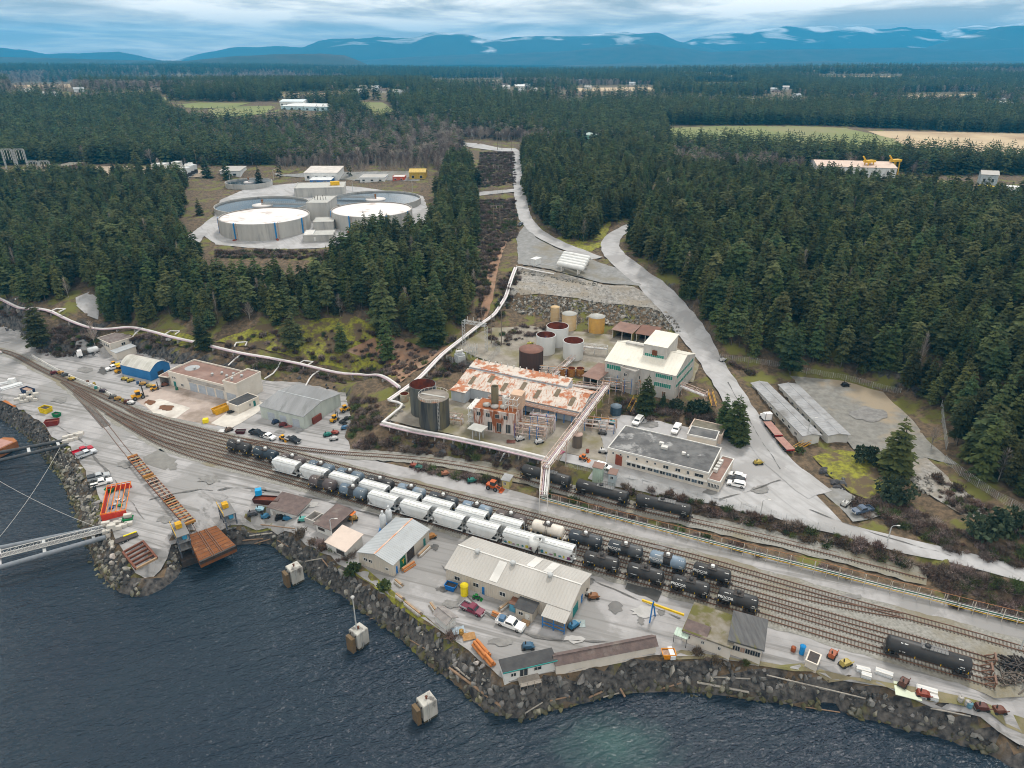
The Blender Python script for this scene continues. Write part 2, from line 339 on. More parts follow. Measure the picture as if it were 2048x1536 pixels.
# --- ground materials
M_asph=mat('yard_asphalt',(0.383,0.375,0.379),(0.285,0.279,0.278),.9,.16,detail=12,c3=(0.261,0.256,0.252),s3=.05,lo3=.52,hi3=.57,bump=.25,bscale=3,streak=(R_(-19),.02,.7,(0.187,0.182,0.175),.5,.68))
M_road=mat('road_asphalt',(0.430,0.428,0.436),(0.348,0.346,0.347),.9,.25,detail=12,c3=(0.314,0.309,0.309),s3=.06,lo3=.52,hi3=.58,bump=.15,streak=(R_(-60),.03,.5,(0.301,0.298,0.296),.54,.7))
M_ball=mat('track_ballast',(.304,.298,.273),(.186,.180,.161),.95,1.6,detail=10,c3=(.198,.174,.118),s3=.06,lo3=.52,hi3=.66,bump=.6,bscale=5)
M_grav=mat('grey_gravel',(0.281,0.282,0.279),(0.193,0.194,0.189),.95,.5,detail=10,c3=(0.203,0.183,0.137),s3=.05,lo3=.5,hi3=.66,bump=.4,bscale=3)
M_conc=mat('concrete_slab',(.620,.589,.533),(.496,.465,.422),.85,.3,c3=(.409,.372,.335),s3=.12,lo3=.5,hi3=.64)
M_apron=mat('brownish_apron',(.446,.372,.329),(.335,.279,.248),.9,.25,c3=(.248,.198,.161),s3=.09,lo3=.5,hi3=.62)
M_dirt=mat('bare_dirt',(.372,.279,.205),(.248,.186,.136),.95,.3,detail=9,c3=(.198,.174,.074),s3=.06,lo3=.48,hi3=.6,bump=.5)
M_quarry=mat('crushed_rock',(.36,.345,.32),(.19,.18,.165),.95,.8,detail=14,lo=.38,hi=.62,c3=(.27,.24,.195),s3=.12,lo3=.47,hi3=.6,bump=.9,bscale=2)
M_moss=mat('moss_grass',(.25,.25,.03),(.13,.125,.03),.95,.8,detail=12,lo=.42,hi=.6,c3=(.115,.085,.05),s3=.14,lo3=.5,hi3=.58,bump=1.0,bscale=1.5)
M_field=mat('green_field',(.20,.22,.075),(.155,.18,.06),.95,.02,c3=(.25,.22,.12),s3=.008)
M_tan=mat('dry_field',(.521,.409,.260),(.409,.310,.198),.95,.02,c3=(.322,.223,.136),s3=.012,lo3=.55,hi3=.7)
M_puddle=mat('dark_patch',(.07,.068,.066),(.11,.105,.10),.35,.4)
# ground mixes: brown brush soil, moss green, rock where steep
def ground_mat():
 m=mat('ground_soil',(.15,.105,.065),(.07,.053,.033),.95,.7,detail=13,lo=.4,hi=.6,c3=(.13,.13,.03),s3=.09,lo3=.53,hi3=.6,bump=1.0,bscale=1.4)
 nt=m.node_tree;N=nt.nodes.new;L=nt.links.new;b=nt.nodes['Principled BSDF'];src=b.inputs['Base Color'].links[0].from_socket
 g=N('ShaderNodeNewGeometry');s=N('ShaderNodeSeparateXYZ');L(g.outputs['True Normal'],s.inputs[0])
 n=N('ShaderNodeTexNoise');n.inputs['Scale'].default_value=.35;n.inputs['Detail'].default_value=8;L(g.outputs['Position'],n.inputs['Vector'])
 a=N('ShaderNodeMath');a.operation='MULTIPLY_ADD';a.inputs[1].default_value=.5;a.inputs[2].default_value=-.25;L(n.outputs['Fac'],a.inputs[0])
 ad=N('ShaderNodeMath');L(a.outputs[0],ad.inputs[0]);L(s.outputs['Z'],ad.inputs[1])
 mr=N('ShaderNodeMapRange');mr.inputs['From Min'].default_value=.74;mr.inputs['From Max'].default_value=.62;L(ad.outputs[0],mr.inputs['Value'])
 mx=N('ShaderNodeMix');mx.data_type='RGBA';L(mr.outputs[0],mx.inputs['Factor']);L(src,mx.inputs['A'])
 r=N('ShaderNodeTexNoise');r.inputs['Scale'].default_value=.8;r.inputs['Detail'].default_value=10;L(g.outputs['Position'],r.inputs['Vector'])
 rc=N('ShaderNodeValToRGB');rc.color_ramp.elements[0].position=.35;rc.color_ramp.elements[0].color=(.02,.02,.022,1);rc.color_ramp.elements[1].position=.7;rc.color_ramp.elements[1].color=(.13,.12,.11,1)
 L(r.outputs['Fac'],rc.inputs[0]);L(rc.outputs[0],mx.inputs['B']);L(mx.outputs['Result'],b.inputs['Base Color'])
 return m
M_ground=ground_mat()
# --- surfaces laid on the ground
low=[P(u,v,YZ)for u,v in CREST]
foot=BL[2]+BL[3][1:]
inl=[tuple(p[:2])for p in BL[2][:16]]+zp_([(700,905),(780,930),(850,944),(950,964),(1000,976),(1080,1000),(1300,1058),(1500,1112),(1700,1163),(1850,1202),(2048,1255),(2300,1320),(2600,1400)],YZ)
sheet('yard_pavement',[tuple(p[:2])for p in offs(smooth_line([p for p in low if-330<p[0]<330],3,1),.7)]+list(reversed([q for q in inl if-330<q[0]<330])),M_asph,1,'worn grey asphalt of the waterfront rail yard')
# ------------------------------------------------------------------ rail lines
TR={
 'T1':[(-60,690),(0,699),(23,705),(41,713),(56,723),(76,735),(94,743),(117,754),(144,766),(168,775),(193,785),(216,796),(244,810),(268,821),(288,828),(323,839),(364,850),(405,861),(450,872),(521,887),(572,904),(630,918),(715,942),(793,961),(868,979),(970,1004),(1080,1033),(1205,1066),(1423,1121),(1542,1157),(1720,1207),(1773,1222),(1961,1271),(2048,1298),(2300,1372)],
 'T2':[(258,817),(282,832),(316,846),(350,857),(391,869),(453,886),(560,916),(700,951),(855,990),(921,1007),(988,1024),(1057,1042),(1130,1063),(1208,1084),(1286,1106),(1371,1130),(1464,1155),(1625,1198),(1690,1214),(1750,1222),(1805,1231)],
 'T3':[(152,777),(170,790),(200,807),(238,827),(268,840),(296,852),(330,865),(368,877),(405,887),(453,899),(528,920),(620,944),(760,981),(900,1019),(1090,1073),(1210,1105),(1330,1137),(1467,1175),(1601,1214),(1720,1247),(1805,1270),(1903,1297),(1966,1314),(1988,1323)],
 'T4':[(218,825),(234,833),(262,851),(296,869),(323,879),(378,894),(432,907),(480,921),(545,938),(660,969),(800,1008),(930,1044),(1050,1077),(1152,1104),(1242,1128),(1420,1177),(1520,1206),(1720,1266),(1830,1299),(1981,1343)],
 'T5':[(128,762),(152,781),(170,795),(199,811),(223,826),(262,852),(290,869),(312,882),(344,896),(391,912),(439,925),(480,936),(542,951),(616,973),(700,996),(810,1028),(940,1066),(1080,1105),(1147,1124),(1320,1172),(1523,1230),(1720,1289),(1761,1301),(1952,1357),(1988,1368)],
 'SP':[(480,878),(506,883),(550,890),(622,900),(674,906),(740,910),(793,914),(850,918),(919,928),(1000,943),(1041,954),(1140,980),(1260,1011),(1385,1038),(1540,1074),(1664,1107),(1823,1145),(1852,1155)],
 'BG':[(152,785),(168,801),(182,817),(199,836),(217,857),(226,869),(241,889),(260,911),(300,960),(340,1005),(368,1038),(395,1066)]}
TRW={}
for k,l in TR.items():
 TRW[k]=smooth_line([P(u,v,YZ+.3+(0 if k!='SP' else max(0,min(1.2,(u-850)*.003))))for u,v in l],2.0,24 if k!='BG' else 10)
def tz(k,x,y):return float(hgt(x,y))+.1
t1,t5=TRW['T1'],TRW['T5']
def rib(k,a,b,n0=0,n1=None):q=TRW[k][n0:n1];return[tuple(p)for p in offs(q,a)],[tuple(p)for p in offs(q,-b)]
up_,_=rib('T1',2.4,0);_,dn_=rib('T5',0,2.6)
bed=[p for p in up_ if p[0]<300]
k0=min(range(len(t1)),key=lambda i:(t1[i][0]-t5[0][0])**2+(t1[i][1]-t5[0][1])**2)
left_dn=[tuple(p)for p in offs(t1[:k0],-2.6)]
endp=[tuple(P(u,v,YZ)[:2])for u,v in((2040,1392),(2300,1460))]
sheet('track_ballast',bed+[(300.0,bed[-1][1]-30)]+endp[::-1][1:]+dn_[::-1]+left_dn[::-1],M_ball,2,'grey green ballast bed under the yard tracks')
ia=min(range(len(TRW['SP'])),key=lambda i:abs(proj(*TRW['SP'][i])[0]-700))
a_,b_=rib('SP',2.6,2.6,ia)
sheet('track_ballast',a_+b_[::-1],M_ball,3,'ballast ribbon under the spur below the bushy bank')
M_rail=mat('rusty_rail',(.19,.095,.055),(.13,.07,.045),.6,2,spec=.5)
M_tie=mat('creosote_tie',(.145,.12,.10),(.09,.075,.063),.95,1.5)
M_steel=mat('dark_steel',(.03,.028,.027),(.06,.045,.038),.7,1.5)
tie_b=MB().box(-.11,.11,-1.3,1.3,-.1,.07);tie_me=tie_b.mesh('tie',M_tie)
TLAB={'T1':'empty rusty track nearest the asphalt roadway, topmost of the yard','T2':'empty yard track hidden behind the upper row of tank cars','T3':'yard track carrying the upper row of tank cars','T4':'yard track carrying the middle row of white hopper cars','T5':'yard track nearest the workshops carrying hoppers and black tank cars','SP':'spur track along the foot of the bushy bank with three long black tank cars','BG':'rails set in pavement leading down to the barge ramp'}
for k,q in TRW.items():
 root=thing('railway_track',TLAB[k],'track',group='tracks of the rail yard')
 zc=np.array([tz(k,*p[:2])for p in q]);
 for s in(-1,1):
  ln=offs(q,s*.76);m=MB();vs=[]
  t0=.0 if k=='BG' else .16
  for(x,y),z in zip(ln,zc):vs.append((x,y,z+t0))
  hw=.055
  A=offs(q,s*.76-hw);B=offs(q,s*.76+hw);n=len(q);V=[]
  for i in range(n):
   z=zc[i];V+=[(A[i][0],A[i][1],z+t0-.1),(A[i][0],A[i][1],z+t0+.1),(B[i][0],B[i][1],z+t0+.1),(B[i][0],B[i][1],z+t0-.1)]
  F=[(4*i+j,4*i+(j+1)%4,4*i+4+(j+1)%4,4*i+4+j)for i in range(n-1)for j in range(4)]
  m.add(V,F);m.build('rail',M_rail,root)
 if k=='BG':q=q[:max(4,len(q)//3)]
 ft=smooth_line(q,.66,0);ft=ft[[i for i in range(len(ft))if-60<proj(*ft[i])[0]<2100]]
 d=np.gradient(ft[:,:2],axis=0);an=np.arctan2(d[:,1],d[:,0])
 sel=np.argsort(np.hypot(ft[:,0],ft[:,1]));near=set(sel[:290].tolist());rest=MB()
 for i,p in enumerate(ft):
  z=tz(k,p[0],p[1])+.0
  if i in near:
   o=bpy.data.objects.new('tie',tie_me);COL.objects.link(o);o.parent=root;o.location=(p[0],p[1],z);o.rotation_euler=(0,0,an[i]+random.gauss(0,.015))
  else:rest.box(-.13,.13,-1.4,1.4,-.1,.09,Matrix.Translation((p[0],p[1],z))@Matrix.Rotation(an[i],4,'Z'))
 if rest.v:rest.build('tie_row',M_tie,root,kind='stuff')
def on_track(k,u,dz=2.6):
 q=TRW[k];best=None
 for i in range(len(q)-1):
  a=proj(q[i][0],q[i][1],q[i][2]+dz)[0];b=proj(q[i+1][0],q[i+1][1],q[i+1][2]+dz)[0]
  if a<=u<=b:
   f=(u-a)/(b-a);p=q[i]*(1-f)+q[i+1]*f;d=q[min(i+3,len(q)-1)]-q[max(0,i-2)]
   return p,math.atan2(d[1],d[0]),i+f
 raise ValueError((k,u))
# ------------------------------------------------------------------ rail cars (local x along the car, origin at rail top)
M_black=mat('tank_black',(.022,.022,.024),(.035,.033,.032),.5,.8,c3=(.05,.045,.04),s3=.3,lo3=.55,hi3=.75,spec=.4)
M_wheel=mat('wheel_steel',(.05,.035,.028),(.03,.025,.022),.7,2)
M_white=mat('white_paint',(.72,.73,.72),(.62,.63,.62),.5,.6,c3=(.50,.48,.45),s3=.2,lo3=.58,hi3=.8)
M_hop=mat('hopper_grey_white',(.66,.68,.69),(.57,.59,.60),.5,.5,c3=(.42,.40,.37),s3=.25,lo3=.58,hi3=.8,stretch=(1,1,.35))
M_hatch=mat('hatch_white',(.80,.80,.77),(.66,.65,.62),.6,1)
M_yel=paint('E0B010');M_hl=mat('hopper_roof',(.50,.52,.52),(.42,.43,.43),.6,.8)
def truck_parts(root,x):
 t=MB();
 for s in(-1,1):t.box(x-1.15,x+1.15,s*.98-.09,s*.98+.09,.32,.72);t.box(x-.35,x+.35,s*.98-.14,s*.98+.14,.2,.85)
 t.box(x-.25,x+.25,-1.1,1.1,.55,.85);tr=t.build('truck',M_steel,root)
 for dx in(-.85,.85):
  w=MB()
  for s in(-1,1):w.cyl((x+dx,s*.80-.07,.42),(x+dx,s*.80+.07,.42),.42,n=12)
  w.cyl((x+dx,-.8,.42),(x+dx,.8,.42),.08,n=6);w.build('wheelset',M_wheel,tr)
TXT={}
def text(root,s,size,loc,rot,m,name='lettering',ext=.008):
 key=(s,size)
 if key not in TXT:
  c=bpy.data.curves.new(name,'FONT');c.body=s;c.size=size;c.extrude=ext;c.align_x='CENTER';c.align_y='CENTER';c.offset=size*.03
  t=bpy.data.objects.new('t',c);TXT[key]=bpy.data.meshes.new_from_object(t);bpy.data.objects.remove(t);TXT[key].materials.clear();TXT[key].materials.append(m)
 o=obj(name,TXT[key],root,kind='stuff');o.location=loc;o.rotation_euler=rot;return o
def tank_car(name,label,Lc,r,m,group,txt=None,long=False,band=None,dome='white',frame_m=None,tick=True):
 root=thing(name,label,'tank car',group=group);zc=1.15+r;h=Lc/2
 prof=[(.01,-h),(r*.55,-h+.08),(r*.88,-h+.32),(r,-h+.62),(r,h-.62),(r*.88,h-.32),(r*.55,h-.08),(.01,h)]
 tk=MB().lathe(prof,22,(0,zc),axis='x');tk.build('tank',m,root)
 fm=frame_m or M_steel
 s=MB();s.box(-h-.45,h+.45,-.2,.2,.75,1.05);s.box(-h-.1,-h+.15,-1.35,1.35,.8,1.0);s.box(h-.15,h+.1,-1.35,1.35,.8,1.0)
 for e in(-1,1):
  s.box(e*(h+.45)-.12,e*(h+.45)+.12,-.16,.16,.72,1.0)
  s.prism([(e*h*.72-.25,-r*.6),(e*h*.72+.25,-r*.6),(e*h*.72+.25,r*.6),(e*h*.72-.25,r*.6)],.95,zc-r*.72)
 fr=s.build('underframe',fm,root)
 for e in(-1,1):
  truck_parts(root,e*(h-1.5))
  gr=MB()
  for y in(-1.25,1.25):gr.bar((e*(h+.0),y,1.0),(e*(h+.0),y,2.1),.06)
  gr.bar((e*h,-1.25,2.1),(e*h,1.25,2.1),.06);gr.build('end_rail',fm,fr)
 if long:
  w=MB().box(-.2*h+h*.0,h*.42,-.75,.75,zc+r-.12,zc+r+.06);w.build('walkway',mat('grating_grey',(.20,.20,.20),rough=.8),root)
  MB().lathe([(.55,zc+r-.1),(.55,zc+r+.35),(.5,zc+r+.45),(.01,zc+r+.45)],14,(-.05*h,0)).build('hatch',m,root)
  g=MB()
  for y in(-.8,.8):
   for i in range(8):x=-.2*h+i*.62*h/7;g.bar((x,y,zc+r-.1),(x,y,zc+r+.9),.04)
   g.bar((-.2*h,y,zc+r+.9),(.42*h,y,zc+r+.9),.04)
  g.build('railing',M_steel,root,kind='stuff')
 else:
  bd=MB();n=22
  for sg in(0,):
   vs=[];
   for xx in(-.85,.85):
    for j in range(n+1):
     a=-.35+(math.pi+.7)*j/n;vs.append((xx,(r+.025)*math.cos(a),zc+(r+.025)*math.sin(a)))
   bd.add(vs,[(j,j+1,n+2+j,n+1+j)for j in range(n)],True)
  if band:bd.build('centre_band',band,root)
  pl=MB().box(-1.0,1.0,-1.05,1.05,zc+r-.06,zc+r+.04)
  pl.build('platform',M_steel,root)
  MB().lathe([(.46,zc+r),(.46,zc+r+.42),(.4,zc+r+.55),(.01,zc+r+.6)],14).build('manway_dome',M_white if dome=='white' else(M_black if dome=='black' else dome),root)
  g=MB()
  for y in(-1.1,1.1):
   for x in(-1.0,0,1.0):g.bar((x,y,zc+r),(x,y,zc+r+.95),.05)
   g.bar((-1,y,zc+r+.95),(1,y,zc+r+.95),.05);g.bar((-1,y,zc+r+.5),(1,y,zc+r+.5),.04)
  g.build('railing',M_steel,root,kind='stuff')
  for y in(-1,1):
   l=MB()
   for x in(-.22,.22):l.bar((x,y*(r+.12),.9),(x,y*(r+.12),zc),.05);l.bar((x,y*(r+.12),zc),(x,y*1.05,zc+r),.05)
   for i in range(7):z=1.0+i*.32;l.bar((-.22,y*(r+.12),z),(.22,y*(r+.12),z),.04)
   l.build('ladder',M_steel,root)
 if tick:
  tkm=MB()
  for i,x in enumerate((-h*.92,-h*.3,h*.3,h*.92)):tkm.box(x-.06,x+.06,-r-.03,-r+.1,zc-.95,zc-.55)
  tkm.box(h*.45,h*.45+.7,-r*.82-.03,-r*.82+.1,zc-.75,zc-.45);tkm.build('reflector',M_yel,root,kind='stuff')
 mk=MB()
 for x0,a,k,w in((-.36,-.2,5,.2),(-.34,.95,6,.16),(.34,-.3,4,.22),(.36,.05,3,.18),(.33,1.0,5,.14)):
  for i in range(k):
   if random.random()<.2:continue
   x=x0*Lc+i*w*1.35;y=-(r+.012)*math.cos(a);z=zc+(r+.012)*math.sin(a);hh=.12
   c_,s_=math.cos(a),math.sin(a);vv=[(x,y-s_*-hh*0,z),(x+w,y,z)]
   mk.add([(x,y,z),(x+w,y,z),(x+w,-(r+.012)*math.cos(a+.13),zc+(r+.012)*math.sin(a+.13)),(x,-(r+.012)*math.cos(a+.13),zc+(r+.012)*math.sin(a+.13))],[(0,1,2,3)])
 mk.build('stencil',M_white,root,kind='stuff')
 if txt:
  for s_,size,x,up in txt:
   a=up;text(root,s_,size,(x*Lc,-(r+.03)*math.cos(a),zc+(r+.03)*math.sin(a)),(math.pi/2-a,0,0),M_white,ext=.008)
 return root
def hopper_car(label,Lc,m):
 root=thing('hopper_car',label,'hopper car',group='white covered hopper cars in the yard');h=Lc/2
 # body: sloped ends, curved sides, rounded roof
 sec=[(-1.05,1.15),(-1.52,1.35),(-1.58,3.3),(-1.42,3.75),(-.85,4.05),(0,4.14),(.85,4.05),(1.42,3.75),(1.58,3.3),(1.52,1.35),(1.05,1.15)]
 xb=lambda z:h-.15 if z>2.6 else h-.15-(2.6-z)*1.15
 b=MB();n=len(sec);vs=[(-xb(z),y,z)for y,z in sec]+[(xb(z),y,z)for y,z in sec]
 b.add(vs,[(i,n+i,n+i+1,i+1)for i in range(n-1)]);b.add(vs,[tuple(range(n)),tuple(range(2*n-1,n-1,-1))])
 b.add(vs,[(0,n-1,2*n-1,n)])
 body=b.build('body',m,root)
 rb=MB()
 for i in range(1,8):
  x=-h+.4+i*(2*h-.8)/8
  for y in(-1,1):rb.box(x-.035,x+.035,y*1.56-.05,y*1.56+.05,1.5,3.3)
 rb.build('side_rib',m,body,kind='stuff')
 for i in range(4):
  x=-h+1.4+i*(2*h-2.8)/3
  MB().box(x-.75,x+.75,-.5,.5,4.08,4.24).build('hatch_cover',M_hatch,root)
 rw=MB()
 for y in(-1,1):rw.box(-h+.1,h-.1,y*1.0-.22,y*1.0+.22,4.06,4.12)
 rw.build('running_board',M_hl,root)
 s=MB();s.box(-h-.45,h+.45,-.2,.2,.75,1.08)
 for y in(-1,1):s.box(-h,h,y*1.45-.06,y*1.45+.06,.95,1.2)
 fr=s.build('side_sill',m,root)
 for k in range(2):
  x=(-1 if k==0 else 1)*h*.3;w=h*.28
  d=MB();V=[(x-w,-1.0,1.2),(x+w,-1.0,1.2),(x+w,1.0,1.2),(x-w,1.0,1.2),(x-.4,-.5,.4),(x+.4,-.5,.4),(x+.4,.5,.4),(x-.4,.5,.4)]
  d.add(V,[(0,1,5,4),(1,2,6,5),(2,3,7,6),(3,0,4,7),(4,5,6,7)]);d.build('discharge_bay',m,root)
 for e in(-1,1):
  truck_parts(root,e*(h-1.35))
  f=MB();x=e*(h-.05)
  for y in(-1.4,-.9,.9,1.4):f.bar((x,y,1.0),(x,y,3.6 if abs(y)>1 else 4.0),.08)
  for i in range(6):
   z=1.3+.4*i
   for y in(-1,1):f.bar((x,y*.9,z),(x,y*1.4,z),.05)
  f.bar((x,-.9,1.1),(e*(h-1.6),-.9,2.6),.1);f.bar((x,.9,1.1),(e*(h-1.6),.9,2.6),.1);f.box(min(x,x-e*.5),max(x,x-e*.5),-1.45,1.45,1.02,1.1)
  f.build('end_frame',M_hl,root)
 return root
def put_car(o,k,u,dz=2.6):
 p,a,_=on_track(k,u,dz);o.location=(p[0],p[1],tz(k,p[0],p[1])+.26);o.rotation_euler=(0,0,a);return o
M_bg=mat('tank_blue_grey',(.115,.165,.22),(.085,.12,.16),.5,.7,c3=(.15,.17,.18),s3=.3)
M_lb=mat('tank_light_blue',(.20,.27,.35),(.15,.205,.27),.5,.7,c3=(.22,.23,.23),s3=.3)
M_db=mat('tank_dark_slate',(.05,.06,.07),(.035,.04,.05),.5,.7,c3=(.08,.08,.08),s3=.3)
M_br=mat('tank_brown_grey',(.105,.085,.085),(.075,.06,.058),.6,.7,c3=(.14,.11,.09),s3=.3)
M_dkb=mat('tank_blue_black',(.028,.045,.062),(.02,.03,.04),.45,.7)
M_cream=mat('tank_cream',(.72,.67,.60),(.62,.57,.50),.5,.7)
PRC=[('PROCOR',.78,-.29,.28)];MK=1
up=[(479,M_black,'black tank car with white dome at the left end of the upper row',None,None),(532,M_dkb,'blue black tank car with white graffiti, second in the upper row',None,None),(586,M_br,'brown grey tank car partly hidden behind the first hopper car',None,None),(643,M_bg,'blue grey tank car behind the second hopper car',M_black,None),(701,M_bg,'blue grey tank car behind the third hopper car',M_black,None),(761,M_black,'black tank car behind the fourth hopper car of the middle row',None,None),(823,M_lb,'pale blue tank car behind the fifth hopper of the middle row',M_black,None),(887,M_db,'dark slate tank car behind the sixth hopper of the middle row',None,None),(954,M_lb,'pale blue tank car behind the seventh hopper of the middle row',M_black,None),(1022,M_br,'dull brown tank car behind the last hopper of the middle row',None,None),(1096,M_cream,'cream white tank car standing between dark tank cars',None,None),(1171,M_db,'dark grey tank car right of the cream white tank car',None,None),(1251,M_db,'dark grey lettered tank car left of the blue banded one',M_black,PRC),(1335,M_lb,'light blue tank car with black centre band and white lettering',M_black,PRC),(1424,M_black,'black tank car at the right end of the upper row',None,PRC)]
def lens(k,us,gap):s=[on_track(k,u)[2]*2.0 for u in us];return float(np.median(np.diff(s)))-gap
LT=lens('T3',[a[0]for a in up],1.5);LH=lens('T4',[574,630,688,749,812,877,944,1014],1.3)
print('tank length',LT,'hopper length',LH)
for u,m,lab,band,tx in up:
 put_car(tank_car('tank_car',lab,LT,1.42,m,'tank cars in the yard',tx,band=band,dome='white',frame_m=M_cream if m is M_cream else None),'T3',u)
HL=['first','second','third','fourth','fifth','sixth','seventh','eighth']
for i,u in enumerate([574,630,688,749,812,877,944,1014]):
 put_car(hopper_car(f'white covered hopper car, {HL[i]} from the left in the middle row',LH,M_hop),'T4',u,3)
for i,u in enumerate([768,833,900,968,1041,1115]):
 o=put_car(hopper_car(f'white covered hopper car, {HL[i]} from the left in the row nearest the workshops',LH,M_hop),'T5',u,3)
 if i>=4:
  cols=[paint('3A7D8C'),paint('B9B23A'),paint('7A3F6B'),paint('5E8F4F')]
  for j in range(7):
   x=-LH*.42+j*LH*.13;w=random.uniform(.4,.9);z0=1.5;z1=z0+random.uniform(.3,.9)
   MB().xprism([(x,z0),(x+w,z0+.1),(x+w*.8,z1),(x-.1,z1-.15)],-1.60,-1.585).build('graffiti',cols[j%4],o)
for u,m,lab,band,tx,dm in[(646,M_br,'brown grey tank car at the left end of the row nearest the workshops',M_black,None,'black'),(707,M_bg,'blue grey tank car with white dome left of the nearest hopper row',M_black,None,'white'),(1203,M_black,'black tank car right after the last hopper of the near row',None,None,'black'),(1291,M_black,'black lettered tank car, third from the right end of the near row',None,None,'black'),(1381,M_black,'black lettered tank car, second from the right end of the near row',None,PRC,'black'),(1476,M_black,'glossy black lettered tank car at the right end of the near row',None,PRC,'black')]:
 put_car(tank_car('tank_car',lab,LT,1.45,m,'tank cars in the yard',tx,band=band,dome=dm),'T5',u)
def lspan(k,u0,u1):return(on_track(k,u1)[2]-on_track(k,u0)[2])*2.0
for u0,u1,k,lab in[(1043,1142,'SP','long black pressure tank car under the pipe bridge'),(1151,1258,'SP','long black pressure tank car below the green loading cabin'),(1270,1384,'SP','long black pressure tank car below the office parking'),(1768,1944,'T5','long black pressure tank car standing alone at the end of the yard')]:
 put_car(tank_car('pressure_tank_car',lab,lspan(k,u0,u1)-.3,1.5,M_black,'long black pressure tank cars',None,long=True),k,(u0+u1)/2)
# ------------------------------------------------------------------ other paved and gravelled ground
def gsheet(name,pts,m,layer,label,grid=3.0):return sheet(name,gp(pts),m,layer,label,grid=grid)
M_plant=mat('plant_yard_dirt',(.316,.291,.248),(.211,.186,.155),.95,.3,detail=9,c3=(.186,.167,.087),s3=.07,lo3=.5,hi3=.64,bump=.4)
M_red=mat('reddish_dirt',(.310,.186,.118),(.223,.136,.087),.95,.4,c3=(.372,.273,.198),s3=.1)
sheet('road',ribbon(zl(RD_MAIN),4.3),M_road,3,'grey two lane road winding uphill past the mill',grid=2.5)
sheet('road',ribbon(zl(RD_FAR),3.6),M_road,4,'straight pale road beside the power line clearing')
sheet('road',ribbon(zl(RD_LOW),2.5),M_road,2,'lower road above the bushy bank')
gsheet('forecourt_pavement',[(1120,921),(1215,946),(1440,999),(1570,1030),(1690,1052),(1640,1000),(1600,955),(1555,925),(1520,900),(1450,868),(1340,847),(1245,829),(1195,846),(1205,880),(1212,925),(1130,905)],M_road,1,'pale asphalt forecourt around the flat roofed office')
gsheet('plant_yard',[(782,842),(795,805),(830,790),(930,800),(1000,830),(1180,838),(1245,829),(1195,846),(1205,880),(1212,925),(1130,905),(1120,921),(1010,896),(900,869)],M_plant,1,'stained dirt yard around the rusty mill')
gsheet('tank_yard',[(905,693),(985,655),(1060,652),(1340,683),(1400,730),(1385,765),(1210,738),(1110,748),(1060,754),(990,728)],M_plant,1,'weedy gravel yard around the storage tanks')
gsheet('gravel_pad',[(1033,470),(1052,448),(1075,478),(1130,505),(1190,522),(1232,535),(1290,578),(1205,566),(1100,539),(1036,528)],M_grav,2,'grey gravel pad under the white propane tanks')
gsheet('gravel_slope',[(1036,531),(1100,542),(1205,569),(1282,580),(1340,628),(1300,615),(1200,605),(1140,595),(1080,587),(1012,593)],M_quarry,1,'bare crushed rock slope below the gravel pad')
gsheet('gravel_lot',[(1580,752),(1690,762),(1765,785),(1825,838),(1860,888),(1920,932),(1850,916),(1790,926),(1708,898),(1672,862),(1618,795)],mat('lot_gravel',(.25,.245,.225),(.17,.165,.15),.95,.5,detail=12,c3=(.30,.25,.18),s3=.05,lo3=.5,hi3=.6,bump=.5,bscale=3),1,'grey gravel turning lot beside the long sheds')
gsheet('crushed_rock_patch',[(1790,925),(1850,915),(1890,948),(1960,1005),(2000,1045),(1925,1030),(1850,985),(1815,955)],M_quarry,1,'pale crushed rock patch right of the round bushes')
gsheet('gravel_bay',[(1640,978),(1680,972),(1762,1030),(1708,1045)],M_grav,1,'small gravel parking bay beside the lower road')
gsheet('apron',[(262,790),(330,768),(400,786),(520,812),(480,838),(430,852),(340,836),(300,822)],M_apron,2,'brownish stained apron in front of the vehicle garage')
gsheet('concrete_slab',[(288,807),(318,799),(380,816),(352,838),(306,826)],M_conc,3,'pale concrete slab with rust stains')
gsheet('concrete_slab',[(420,848),(452,828),(520,803),(536,812),(498,836),(462,858)],M_conc,3,'pale concrete strip beside the small flat roofed annex')
gsheet('concrete_pad',[(366,478),(428,432),(440,400),(500,374),(600,366),(720,374),(846,392),(858,425),(845,468),(640,496),(540,499),(432,489),(408,472),(378,502),(362,496)],M_road,1,'concrete pad around the settling tanks')
gsheet('storage_yard',[(-60,345),(60,338),(260,332),(420,340),(410,356),(300,360),(100,356),(-60,365)],mat('tan_yard',(.40,.32,.24),(.30,.24,.18),.95,.08),1,'tan storage yard behind the left woods')
gsheet('storage_yard',[(545,345),(840,342),(840,362),(700,360),(560,352)],M_grav,2,'grey yard behind the settling tanks')
gsheet('dirt_track',ribbon([P(1012,476,29.5),P(998,500,28),P(982,545,25.5),P(970,600,22.5),P(962,640,20)],3.2)and[(1020,470),(1005,505),(994,550),(985,600),(972,642),(955,640),(966,600),(976,540),(988,500),(1004,478)],M_red,2,'reddish dirt track down the power line clearing')
gsheet('side_road',[(930,392),(960,384),(1036,377),(1037,383),(962,391),(930,400)],M_road,2,'pale side road joining the straight road')
gsheet('side_road',[(925,285),(960,287),(1000,296),(1032,297),(1040,303),(1000,303),(950,296),(925,291)],M_road,2,'far end of the straight road at the junction')
gsheet('forest_road',[(150,596),(178,584),(200,600),(196,640),(176,632),(152,612)],M_road,2,'short curve of road emerging from the left woods')
gsheet('moss_bank',[(430,684),(520,650),(600,640),(700,630),(780,668),(800,735),(790,765),(700,742),(600,720)],M_moss,1,'bright mossy bank above the garages')
gsheet('moss_bank',[(255,668),(330,660),(420,680),(400,700),(330,688)],M_moss,1,'mossy bank behind the blue shed')
